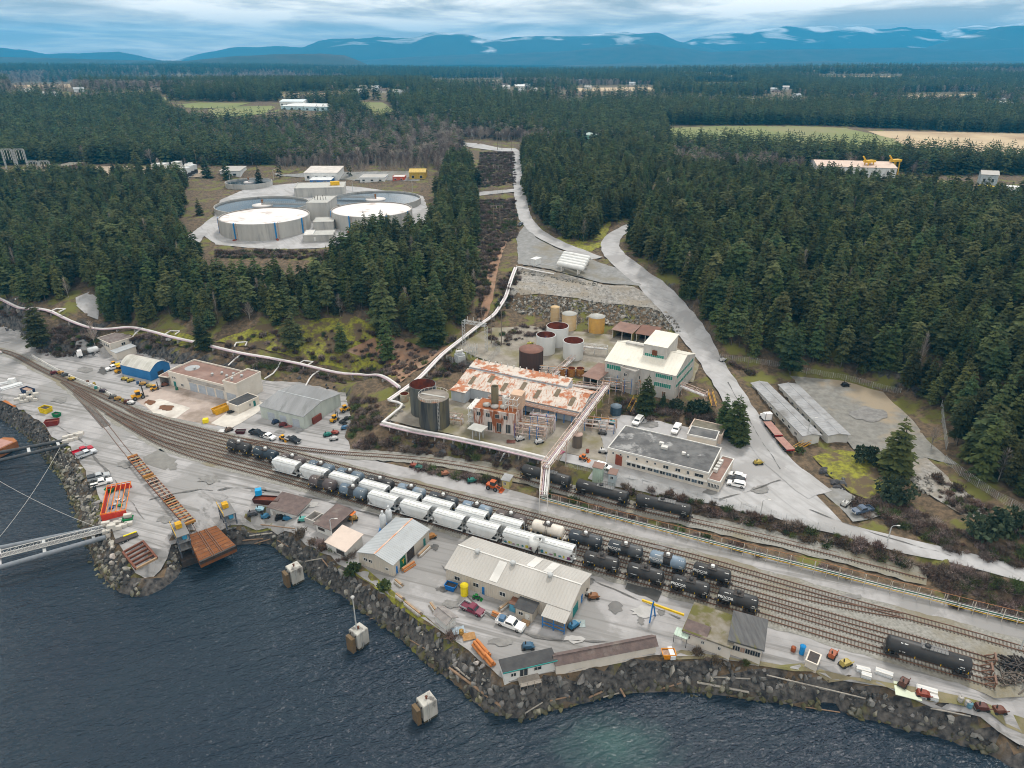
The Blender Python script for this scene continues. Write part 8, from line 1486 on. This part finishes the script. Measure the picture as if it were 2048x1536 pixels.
def twigbush(seed,R=1.5,n=130):
 r=random.Random(seed);m=MB()
 for i in range(n):
  a=r.uniform(0,6.28);e=r.uniform(.25,1.4);l=R*r.uniform(.6,1.15);d=Vector((math.cos(a)*math.cos(e),math.sin(a)*math.cos(e),math.sin(e)));b=Vector((r.gauss(0,R*.3),r.gauss(0,R*.3),-.1));s=Vector((-math.sin(a),math.cos(a),r.uniform(-.5,.5)))*.085
  m.add([b-s,b+s,b+d*l],[(0,1,2)]);c_=b+d*l*.5;q=c_+Vector((r.gauss(0,1),r.gauss(0,1),r.uniform(0,1))).normalized()*l*.45;m.add([c_-s,c_+s,q],[(0,1,2)])
 return m
BRUSH=[twigbush(i).mesh('twigs',[M_brush,M_twig,M_olive][i])for i in range(3)]
def plant(name,label,cat,loc,sc,crown,trk=None,group=None,cn='crown'):
 o=bpy.data.objects.new(name,None);COL.objects.link(o);o.location=loc;o.scale=(sc[0],sc[0],sc[1]);o.rotation_euler=(0,0,random.uniform(0,6.28));tag(o,label,cat,group)
 for nm,me in((cn,crown),('trunk',trk)):
  if me:c=bpy.data.objects.new(nm,me);COL.objects.link(c);c.parent=o
 return o
def scatter(name,label,pts,meshes):
 """One mass of plants: a cloud of points that carries a copy of each given mesh at every point."""
 me=bpy.data.meshes.new(name);me.from_pydata([p[:3]for p in pts],[],[]);
 for nm,k in(('rz',3),('sx',4),('sz',5)):me.attributes.new(nm,'FLOAT','POINT').data.foreach_set('value',[float(p[k])for p in pts])
 o=obj(name,me,kind='stuff',label=label);ng=bpy.data.node_groups.new(name,'GeometryNodeTree');ng.interface.new_socket('Geometry',in_out='INPUT',socket_type='NodeSocketGeometry');ng.interface.new_socket('Geometry',in_out='OUTPUT',socket_type='NodeSocketGeometry')
 N=ng.nodes.new;L=ng.links.new;gi=N('NodeGroupInput');go=N('NodeGroupOutput');m2p=N('GeometryNodeMeshToPoints');L(gi.outputs[0],m2p.inputs['Mesh']);iop=N('GeometryNodeInstanceOnPoints');L(m2p.outputs[0],iop.inputs['Points'])
 def at(n):
  a=N('GeometryNodeInputNamedAttribute');a.data_type='FLOAT';a.inputs['Name'].default_value=n;return a.outputs['Attribute']
 cr=N('ShaderNodeCombineXYZ');L(at('rz'),cr.inputs['Z']);L(cr.outputs[0],iop.inputs['Rotation']);cs=N('ShaderNodeCombineXYZ');sx=at('sx');L(sx,cs.inputs['X']);L(sx,cs.inputs['Y']);L(at('sz'),cs.inputs['Z']);L(cs.outputs[0],iop.inputs['Scale'])
 jn=N('GeometryNodeJoinGeometry')
 for ob in meshes:
  oi=N('GeometryNodeObjectInfo');oi.inputs['Object'].default_value=ob;oi.transform_space='ORIGINAL';L(oi.outputs['Geometry'],jn.inputs[0])
 L(jn.outputs[0],iop.inputs['Instance']);L(iop.outputs[0],go.inputs[0]);md=o.modifiers.new('scatter','NODES');md.node_group=ng;return o
FL=gp([(-300,560),(0,600),(60,606),(140,600),(150,575),(192,580),(205,645),(300,650),(400,664),(470,660),(520,640),(560,655),(620,650),(650,636),(720,632),(755,680),(790,690),(805,655),(860,688),(905,660),(935,640),(950,600),(953,480),(956,385),(945,330),(900,322),(872,400),(872,440),(852,482),(760,486),(680,510),(640,560),(600,578),(430,572),(385,520),(372,490),(352,450),(372,420),(352,398),(380,372),(260,366),(100,364),(-100,372),(-300,380)])
FR1=gp([(1043,305),(1052,400),(1068,430),(1098,460),(1140,482),(1180,486),(1200,468),(1218,448),(1245,438),(1290,434),(1300,380),(1330,335),(1350,310),(1200,290)])
FR2=gp([(1268,462),(1256,490),(1276,525),(1316,555),(1366,600),(1408,650),(1448,706),(1560,720),(1690,742),(1780,772),(1850,798),(1895,850),(1908,905),(1935,945),(1990,980),(2048,1005),(2300,1075),(2300,500),(2048,420),(1900,405),(1800,392),(1600,372),(1330,345),(1300,440)])
EXF=[gp(p)for p in([(1330,250),(1440,250),(1600,250),(1700,253),(2300,258),(2300,340),(2048,334),(1860,324),(1640,314),(1500,301),(1340,296)],[(855,158),(1005,156),(1015,171),(865,173)],[(1145,172),(1305,170),(1315,186),(1155,188)],[(555,184),(695,182),(705,199),(565,201)],[(185,192),(335,190),(340,206),(190,208)],[(1475,194),(1605,192),(1615,210),(1485,211)],[(1795,186),(1955,184),(1965,202),(1805,203)],[(1085,202),(1175,201),(1185,219),(1095,220)],[(15,166),(145,164),(155,179),(25,181)],[(320,203),(560,203),(660,212),(660,245),(420,252),(330,225)],[(925,278),(1045,284),(1045,330),(1048,400),(925,400)],[(-300,385),(-60,335),(60,328),(420,332),(560,330),(870,330),(890,400),(800,430),(400,430),(-300,420)],[(715,200),(775,200),(800,235),(760,245),(720,228)],[(1385,164),(1495,164),(1500,178),(1390,178)],[(1635,149),(1805,149),(1805,162),(1635,162)],[(1600,340),(1820,345),(1840,372),(1600,372)],[(1940,365),(2120,360),(2120,430),(1940,410)])]
def vnoise(x,y,s,seed):return(np.sin(x/s+seed)+np.sin(y/s*1.3+seed*2+1.7*np.sin(x/s*.7))+np.sin((x+y)/s*.8+seed*3.1))/3
pts=[]
def jgrid(poly,sp,jit=.48):
 xs=[p[0]for p in poly];ys=[p[1]for p in poly];X,Y=np.meshgrid(np.arange(max(min(xs),-560),min(max(xs),600),sp),np.arange(min(ys),max(ys),sp));X=X.ravel()+rng.uniform(-jit,jit,X.size)*sp;Y=Y.ravel()+rng.uniform(-jit,jit,Y.size)*sp;k=inpoly(X,Y,poly);return X[k],Y[k]
TREES=[]
for zone,poly,sp in(('L',FL,4.3),('M',FR1,4.3),('R',FR2,4.4)):
 X,Y=jgrid(poly,sp);Z=hgt(X,Y);U,V=proj(X,Y,Z);k=(U>-120)&(U<2170)
 for x,y,z,u,v in zip(X[k],Y[k],Z[k],U[k],V[k]):
  if abs(u-1178)<26 and 292<v<322 and random.random()<.8:continue
  if zone=='L' and v>600 and random.random()<.2:continue
  s=random.choice((random.uniform(.4,.75),random.uniform(.7,.95),random.uniform(.75,1.02)))*(.86 if zone=='L' else .92);TREES.append((x,y,z,s,(s*.6+.32)*random.uniform(.72,1.12),random.choice((0,0,1,2,3,4,5,5,6)),zone))
print('near trees',len(TREES))
D_=np.array([depth(t[0],t[1],t[2])/t[3]for t in TREES]);idx=np.argsort(D_);UU=np.array([proj(*t[:3])[0]for t in TREES]);zq={'L':105,'M':22,'R':140};chosen=[]
for i in idx:
 if-10<UU[i]<2058 and zq[TREES[i][6]]>0:zq[TREES[i][6]]-=1;chosen.append(i)
cset=set(chosen)
def tree_label(x,y,z,zone):
 u,v=proj(x,y,z)
 if zone=='R':return 'dark green conifer '+('in the woods at the right edge beyond the crushed rock patch' if v>880 else 'at the corner of the gravel lot' if u>1790 else 'in the front rows behind the long storage sheds' if u>1500 else 'in the front rows right of the winding road')
 if zone=='M':return 'dark green conifer between the straight road and the bend'
 return 'dark green conifer '+('in the woods above the old house' if u<330 else 'in the woods above the garages' if u<620 else 'in the woods left of the main pipe')
ZL={'L':'dark green conifer in the woods above the garages','M':'dark green conifer between the straight road and the bend','R':'dark green conifer in the woods right of the winding road'}
first={}
for i in chosen:
 x,y,z,s,w,k,zone=TREES[i];o=plant('conifer_tree',tree_label(x,y,z,zone),'conifer',(x,y,z),(w,s),CON[k],CONT,'conifers of the woods')
 first.setdefault(k,o)
def kids(o):return[c for c in bpy.data.objects if c.parent is o]
for k in range(7):
 if k not in first:first[k]=plant('conifer_tree','slender conifer beside the winding road verge','conifer',tuple(G(1290,530)),(.7,.7),CON[k],CONT)
 rest=[(t[0],t[1],t[2],random.uniform(0,6.28),t[4],t[3])for i,t in enumerate(TREES)if i not in cset and t[5]==k]
 scatter('conifer_forest',['deeper rows of dark conifers','deeper rows of bluish conifers','deeper rows of slim conifers','deeper rows of high crowned conifers','deeper rows of olive conifers','deeper rows of broad conifers','deeper rows of ragged conifers'][k],rest,kids(first[k]))
# far woods, thinning into simple shapes with distance
HS=[];hr=random.Random(11)
for cu,cv,su,sv,n in((755,178,45,14,9),(1050,182,60,8,6),(1420,152,40,5,5),(1960,208,60,12,5),(380,178,80,10,4),(120,190,70,12,3),(1250,172,120,14,5),(1640,185,120,14,5),(900,160,80,6,4)):
 for _ in range(n):HS.append(G(cu+hr.uniform(-su,su),cv+hr.uniform(-sv,sv)))
HM=[]
for wc,rc in((M_white,M_rfw),(M_cream_w,M_shing),(M_hop,M_rfg)):HM.append((MB().box(-8,8,-5,5,-2,5).mesh('wall',wc),MB().yprism([(-5.6,4.9),(5.6,4.9),(0,8.2)],-8.5,8.5).mesh('roof',rc),MB().box(-1,1,-5.08,-4.9,1,3.2).mesh('window',M_glass)))
for i,g in enumerate(HS):
 o=thing('far_house',['small white house among the trees of the far plain','small brown roofed house among the trees of the far plain','small grey roofed house among the trees of the far plain'][i%3],'house',tuple(g),hr.uniform(-.6,.6),'houses of the far plain');o.scale=(.85,)*3
 for nm,me in zip(('wall','roof','window'),HM[i%3]):c=bpy.data.objects.new(nm,me);COL.objects.link(c);c.parent=o
wt_=px_tank(1163,1193,268,300,38.0)[0]
far={0:[],1:[],2:[],3:[]}
for y0,y1,sp in((330,1000,5.4),(1000,2200,8.6),(2200,8200,21.0)):
 ys=np.arange(y0,y1,sp);X,Y=np.meshgrid(np.arange(-.82*y1-60,.82*y1+60,sp),ys);X=X.ravel()+rng.uniform(-.48,.48,X.size)*sp;Y=Y.ravel()+rng.uniform(-.48,.48,Y.size)*sp;k=np.abs(X)<.80*Y+40;X,Y=X[k],Y[k];Z=hgt(X,Y);U,V=proj(X,Y,Z);k=V<350
 if y0<1000:
  for q in(FL,FR1,FR2):k&=~inpoly(X,Y,q)
 for q in EXF:k&=~inpoly(X,Y,q)
 for g in HS:k&=~((np.abs(X-g[0])<32)&(Y>g[1]-max(60,g[1]*.06))&(Y<g[1]+14))
 k&=~((np.abs(X-wt_[0])<16)&(Y>wt_[1]-120)&(Y<wt_[1]+12))
 X,Y,Z=X[k],Y[k],Z[k];nb=vnoise(X,Y,140,1.3)+.8*vnoise(X,Y,420,4.0)+rng.normal(0,.35,len(X));kind=np.where(nb>.25,2,np.where(rng.random(len(X))<.5,0,1));kind=np.where((nb>.25)&(rng.random(len(X))<.4),3,kind);cl=vnoise(X,Y,260,7.0)+rng.normal(0,.2,len(X));keep=~((Y>1100)&(cl>.62))
 big=1.0 if sp<10 else 1.25
 for x,y,z,k_ in zip(X[keep],Y[keep],Z[keep],kind[keep]):s=random.uniform(.65,1.1)*big;far[int(k_)].append((x,y,z,random.uniform(0,6.28),s*random.uniform(.9,1.3)*(1.35 if sp<10 else 1.6),s))
# leafless thicket behind the settling tanks and in the power line clearing
TH=gp([(545,335),(600,300),(720,292),(900,300),(905,330),(860,345),(640,345)]);X,Y=jgrid(TH,4.5);far[3 if 0 else 2]+=[(x,y,float(hgt(x,y)),random.uniform(0,6.28),random.uniform(.5,.9),random.uniform(.45,.85))for x,y in zip(X,Y)if random.random()<.6]
far[3]+=[(x,y,float(hgt(x,y)),random.uniform(0,6.28),random.uniform(.5,.8),random.uniform(.6,.95))for x,y in zip(X,Y)if random.random()<.22]
for q_ in(FL,FR1,FR2):
 X,Y=jgrid(q_,19);far[3]+=[(x,y,float(hgt(x,y)),random.uniform(0,6.28),random.uniform(.3,.7),random.uniform(.8,1.25))for x,y in zip(X,Y)if random.random()<.6]
print('far',{k:len(v)for k,v in far.items()})
protos=[]
for k,(u,v,lab)in enumerate(((700,352,'small conifer behind the settling tanks'),(560,356,'small conifer beside the back left settling tank'),(372,336,'leafless tree at the edge of the storage yard'),(318,336,'pale leafless tree behind the storage yard'))):
 g=G(u,v);protos.append(plant('conifer_tree' if k<2 else 'leafless_tree',lab,'conifer' if k<2 else 'bare tree',tuple(g),(.8,.7),(LOWC+BARE)[k],None if k<2 else BARET))
for k in range(4):scatter(['conifer_forest','conifer_forest','leafless_woods','leafless_woods'][k],['distant dark conifer forest','distant bluish conifer forest','distant brown leafless woods','distant pale leafless woods'][k],far[k],kids(protos[k]))
# single trees and bushes one can point to
SING=[(82,690,1.0,'big dense conifer beside the road at the far left',2,1.5),(775,722,1.0,'lone conifer on the cleared red soil',0,1.0),(770,668,1.15,'tall conifer at the corner of the left woods',1,1.2),(865,688,1.1,'dense conifer at the right corner of the left woods',2,1.6),(684,702,.62,'small conifer on the mossy bank',0,1.3),(590,702,.8,'conifer on the mossy bank above the grey shed',1,1.4),(410,700,.75,'conifer growing over the hill pipeline',2,1.5),(1290,822,.62,'conifer in front of the white mill',2,1.7),(1790,946,.85,'large dark conifer on the knoll by the gravel lot',2,1.7),(1448,858,.6,'left conifer of the clump beside the pink hut',2,1.4),(1468,878,.72,'middle conifer of the clump beside the pink hut',0,1.5),(1480,888,.6,'right conifer of the clump beside the pink hut',2,1.5),(1325,812,.25,'small conifer left of the round bush by the mill',2,1.4),(995,752,.28,'small conifer behind the rusty hall',2,1.3),(1580,748,.85,'lone conifer behind the long storage sheds',1,1.3),(278,352,.95,'dark conifer standing in the storage yard',2,1.7),(328,356,.6,'smaller conifer in the storage yard',2,1.5),(1960,930,.8,'conifer beside the chain link fence at the right',3,1.5),(400,430,.5,'conifer beside the left settling tank',2,1.5),(520,372,.7,'conifer in front of the back left settling tank',0,1.3),(415,356,.9,'left conifer of the pair behind the cooling units',2,1.5),(455,360,.8,'right conifer of the pair behind the cooling units',2,1.5)]
for u,v,s,lab,k,w in SING:g=G(u,v);plant('conifer_tree',lab,'conifer',tuple(g),(s*w*.9,s),CON[k],CONT)
for u,v,s,lab,k in[(1785,1000,2.6,'big round dark bush below the large conifer',0),(1735,925,2.3,'round leafy bush above the mossy knoll',0),(1395,825,2.0,'round green bush at the right of the white mill',0),(1352,818,1.4,'upright green bush beside the white mill',0),(708,1150,1.5,'green bush at the corner of the grey roofed workshop',1),(765,1178,1.3,'green bush on the grass strip by the shore',1),(1130,775,.8,'small green bush behind the rusty hall',1),(1165,790,.9,'green bush beside the pipe bridge',1),(1600,905,1.0,'mossy green bush at the yellow steps',1),(1965,1075,2.4,'evergreen bush at the right edge of the slope',0),(2010,1060,2.6,'large evergreen bush at the far right edge',0)]:g=G(u,v);plant('bush',lab,'bush',tuple(g),(s,s),BUSH[k],None,cn='foliage')
for u,v,s,lab in[(1862,895,.6,'pale leafless tree beside the gravel lot'),(190,690,.9,'leafless tree left of the old house'),(1995,965,.9,'leafless tree at the right edge of the woods'),(500,640,.7,'leafless tree on the mossy bank'),(310,640,.6,'leafless tree by the forest road')]:g=G(u,v);plant('leafless_tree',lab,'bare tree',tuple(g),(s,s),BARE[1],BARET)
# brush: uncountable leafless undergrowth on the banks
BR=[([(700,895),(760,860),(830,870),(1000,905),(1085,925),(1050,942),(920,915),(800,905)],.22,'br'),([(1205,960),(1440,1008),(1600,1050),(1760,1093),(1900,1132),(2048,1172),(2150,1200),(2150,1235),(2048,1225),(1880,1170),(1823,1133),(1664,1096),(1540,1062),(1385,1025),(1240,985)],.30,'br'),([(75,700),(100,655),(190,665),(200,690),(150,714),(95,714)],.3,'br'),([(0,615),(130,635),(300,672),(420,705),(600,735),(690,762),(690,768),(520,736),(330,692),(150,660),(0,632)],.25,'br'),([(700,880),(765,848),(750,800),(700,800),(705,850)],.22,'br'),([(1700,1000),(1800,1000),(1900,1060),(2048,1100),(2150,1130),(2150,1170),(2048,1140),(1900,1100),(1780,1050),(1720,1030)],.3,'br'),([(1235,798),(1340,812),(1420,820),(1440,860),(1330,846),(1240,826)],.25,'br'),([(955,640),(950,560),(958,400),(1030,400),(1035,470),(1000,500),(985,560),(975,620)],.16,'br'),([(955,375),(960,305),(1028,305),(1032,370)],.12,'br'),([(900,716),(960,728),(1060,754),(1120,772),(1100,790),(1000,766),(920,748),(850,756)],.2,'br'),([(1000,640),(1060,650),(1100,660),(1060,690),(985,690),(970,660)],.05,'br'),([(1000,560),(1035,535),(1040,560),(1000,640),(985,640)],.2,'br'),([(800,690),(900,690),(930,660),(880,700),(830,750),(800,768),(720,740),(740,700)],.05,'br'),([(430,690),(560,650),(780,670),(795,760),(700,742),(600,720)],.05,'mo'),([(1450,722),(1500,735),(1600,870),(1620,895),(1590,840),(1520,762)],.2,'br'),([(700,1110),(640,1085),(600,1065),(590,1075),(660,1115),(700,1135)],.2,'br'),([(860,1250),(900,1270),(960,1320),(980,1345),(990,1355),(975,1330),(930,1290)],.1,'br'),([(430,500),(640,504),(840,480),(840,500),(640,520),(430,515)],.2,'br'),([(1870,950),(2048,1060),(2048,1100),(1990,1060),(1880,1000)],.2,'br'),([(820,930),(1000,960),(1000,972),(900,955),(820,938)],.3,'br'),([(1080,985),(1300,1045),(1500,1098),(1700,1150),(1700,1156),(1500,1106),(1300,1052),(1080,994)],.25,'br'),([(1880,1165),(2048,1215),(2048,1248),(1880,1205)],.3,'br'),([(1380,1300),(1500,1325),(1500,1335),(1380,1316)],.3,'br')]
bp_=[[],[],[]]
for pts,dn,kd in BR:
 poly=gp(pts);xs=[p[0]for p in poly];ys=[p[1]for p in poly];n=int((max(xs)-min(xs))*(max(ys)-min(ys))*dn*2.1);X=rng.uniform(min(xs),max(xs),n);Y=rng.uniform(min(ys),max(ys),n);k=inpoly(X,Y,poly)
 for x,y in zip(X[k],Y[k]):s=random.uniform(.35,1.25);bp_[random.choice((0,0,0,1,1,2))].append((x,y,float(hgt(x,y)),random.uniform(0,6.28),s*1.1,s))
print('brush',[len(b)for b in bp_])
BB=[]
for q_ in(FL,FR1,FR2):
 X,Y=jgrid(q_,13);BB+=[(x,y,float(hgt(x,y)),random.uniform(0,6.28),random.uniform(1.6,2.5),random.uniform(3.0,4.6))for x,y in zip(X,Y)if random.random()<.7]
scatter('broadleaf_woods','rounder broadleaf trees among the conifers',BB,[c for c in bpy.data.objects if c.type=='MESH' and c.data is BUSH[1]][:1])
pr_=[plant('shrub',lab,'shrub',tuple(G(u,v)),(1.3,1.2),BRUSH[i],None,cn='twigs')for i,(u,v,lab)in enumerate(((735,880,'brown leafless shrub on the bank left of the dark tanks'),(1790,1040,'greyish leafless shrub below the round bush'),(1500,1045,'olive shrub on the bank below the office parking')))]
for i in range(3):scatter('brush',['brown leafless brush on the banks','grey leafless brush on the banks','olive undergrowth on the banks'][i],bp_[i],kids(pr_[i]))
# ------------------------------------------------------------------ hills and mountains
M_mtn=mat('forested_mountain',(.030,.048,.035),(.05,.065,.045),.95,.0012,detail=8,c3=(.74,.77,.80),s3=.00055,lo3=.60,hi3=.66)
nt=M_mtn.node_tree;b=nt.nodes['Principled BSDF']
M_hill=mat('forested_hill',(.022,.036,.022),(.055,.052,.035),.95,.006,detail=10)
def snow_mat():
 m=mat('snowy_mountain',(.035,.05,.04),(.055,.068,.05),.95,.0012,detail=8);nt=m.node_tree;N=nt.nodes.new;L=nt.links.new;b=nt.nodes['Principled BSDF'];src=b.inputs['Base Color'].links[0].from_socket
 g=N('ShaderNodeNewGeometry');s=N('ShaderNodeSeparateXYZ');L(g.outputs['Position'],s.inputs[0]);mp=N('ShaderNodeVectorMath');mp.operation='MULTIPLY';mp.inputs[1].default_value=(1,.6,6);L(g.outputs['Position'],mp.inputs[0]);n=N('ShaderNodeTexNoise');n.inputs['Scale'].default_value=.0013;n.inputs['Detail'].default_value=9;n.inputs['Distortion'].default_value=.8;L(mp.outputs[0],n.inputs['Vector'])
 a=N('ShaderNodeMapRange');a.inputs['From Min'].default_value=260;a.inputs['From Max'].default_value=620;a.inputs['To Min'].default_value=-.14;a.inputs['To Max'].default_value=.115;L(s.outputs['Z'],a.inputs['Value']);d=N('ShaderNodeMath');L(a.outputs[0],d.inputs[0]);L(n.outputs['Fac'],d.inputs[1])
 mr=N('ShaderNodeMapRange');mr.inputs['From Min'].default_value=.49;mr.inputs['From Max'].default_value=.63;L(d.outputs[0],mr.inputs['Value']);mx=N('ShaderNodeMix');mx.data_type='RGBA';L(mr.outputs[0],mx.inputs['Factor']);L(src,mx.inputs['A']);mx.inputs['B'].default_value=(.82,.85,.88,1);L(mx.outputs['Result'],b.inputs['Base Color']);return m
M_snow=snow_mat()
def ridge(label,prof,d,T,m,rough=.05,name='mountain'):
 us=np.linspace(prof[0][0],prof[-1][0],170);vv=np.interp(us,[p[0]for p in prof],[p[1]for p in prof]);nrow=17;V=[]
 dep=d*CP;X=(us-1024)/FPX*d*CP;Zc=np.array([zat(x,d,v)for x,v in zip(X,vv)]);jit=np.array([mnoise.fractal(Vector((u*.02,d*.001,0)),1,2,5)for u in us]);Zc=Zc+(Zc-40)*rough*jit
 for j in range(nrow):
  s=-1+2*j/(nrow-1);k=(1-abs(s))**.85;nz=np.array([mnoise.fractal(Vector((u*.012+9,s*2.3,d*.0007)),1,2,6)for u in us])
  Z=20+(Zc-20)*(k+.16*nz*(1-k)*k*4*.5);Z[0]=Z[-1]=0
  V+=[(x*(1+s*T/d),d+s*T,z)for x,z in zip(X,Z)]
 n=len(us);F=[(j*n+i,j*n+i+1,(j+1)*n+i+1,(j+1)*n+i)for j in range(nrow-1)for i in range(n-1)]
 me=bpy.data.meshes.new(name);me.from_pydata(V,[],F);me.materials.append(m);me.polygons.foreach_set('use_smooth',[True]*len(F));me.update();obj(name,me,kind='structure',label=label)
ridge('low far hills at the left horizon',[(-300,125),(-100,104),(0,95),(50,99),(95,108),(170,106),(240,103),(300,116),(360,128)],9000,1200,M_hill,name='hills')
ridge('dark wooded hill left of centre',[(300,128),(400,119),(480,112),(560,108),(640,107),(690,111),(720,122),(745,134)],4800,500,M_hill,.03,'hill')
ridge('wooded rise along the left horizon',[(-500,118),(-200,113),(0,114),(100,116),(250,120),(400,122),(520,128)],5300,500,M_hill,.02,'hill')
ridge('cloud topped blue mountain range at the centre',[(330,126),(400,108),(470,95),(560,92),(610,95),(640,81),(700,77),(760,74),(820,77),(870,65),(930,69),(990,80),(1050,73),(1150,72),(1250,64),(1310,66),(1350,82),(1430,100),(1500,120)],10000,1500,M_snow)
ridge('snow patched mountains right of centre',[(1300,110),(1360,86),(1420,70),(1500,63),(1560,56),(1640,50),(1670,58),(1700,54),(1740,60),(1800,55),(1850,58),(1885,66),(1900,56),(1950,52),(2048,48),(2200,42),(2500,70)],11500,1500,M_snow)
ridge('blue foothills below the mountains',[(560,134),(700,122),(850,112),(960,108),(1100,104),(1200,96),(1280,87),(1340,94),(1420,104),(1520,100),(1640,98),(1800,95),(1950,100),(2100,92),(2400,90)],8000,1100,M_mtn if 0 else M_hill,.04)
ridge('steep blue mountain at the right edge',[(1780,118),(1860,90),(1920,70),(1980,56),(2048,46),(2150,42),(2300,42),(2500,60)],8800,1200,M_snow)
ridge('low wooded ridge right of centre',[(1050,134),(1150,130),(1280,126),(1400,130),(1500,126),(1650,122),(1800,127),(1950,121),(2100,124),(2400,122)],6300,600,M_hill,.03,'hill')
# ------------------------------------------------------------------ air
hm=bpy.data.materials.new('haze_air');hm.use_nodes=True;nt=hm.node_tree;nt.nodes.clear();vo=nt.nodes.new('ShaderNodeVolumePrincipled');ou=nt.nodes.new('ShaderNodeOutputMaterial');nt.links.new(vo.outputs[0],ou.inputs['Volume'])
vo.inputs['Color'].default_value=(.02,.50,1.0,1);vo.inputs['Density'].default_value=1.12e-4;vo.inputs['Anisotropy'].default_value=.0
MB().box(-15000,15000,-1500,15000,-12,690).build('haze',hm,None,kind='stuff',label='blue haze in the distant air')
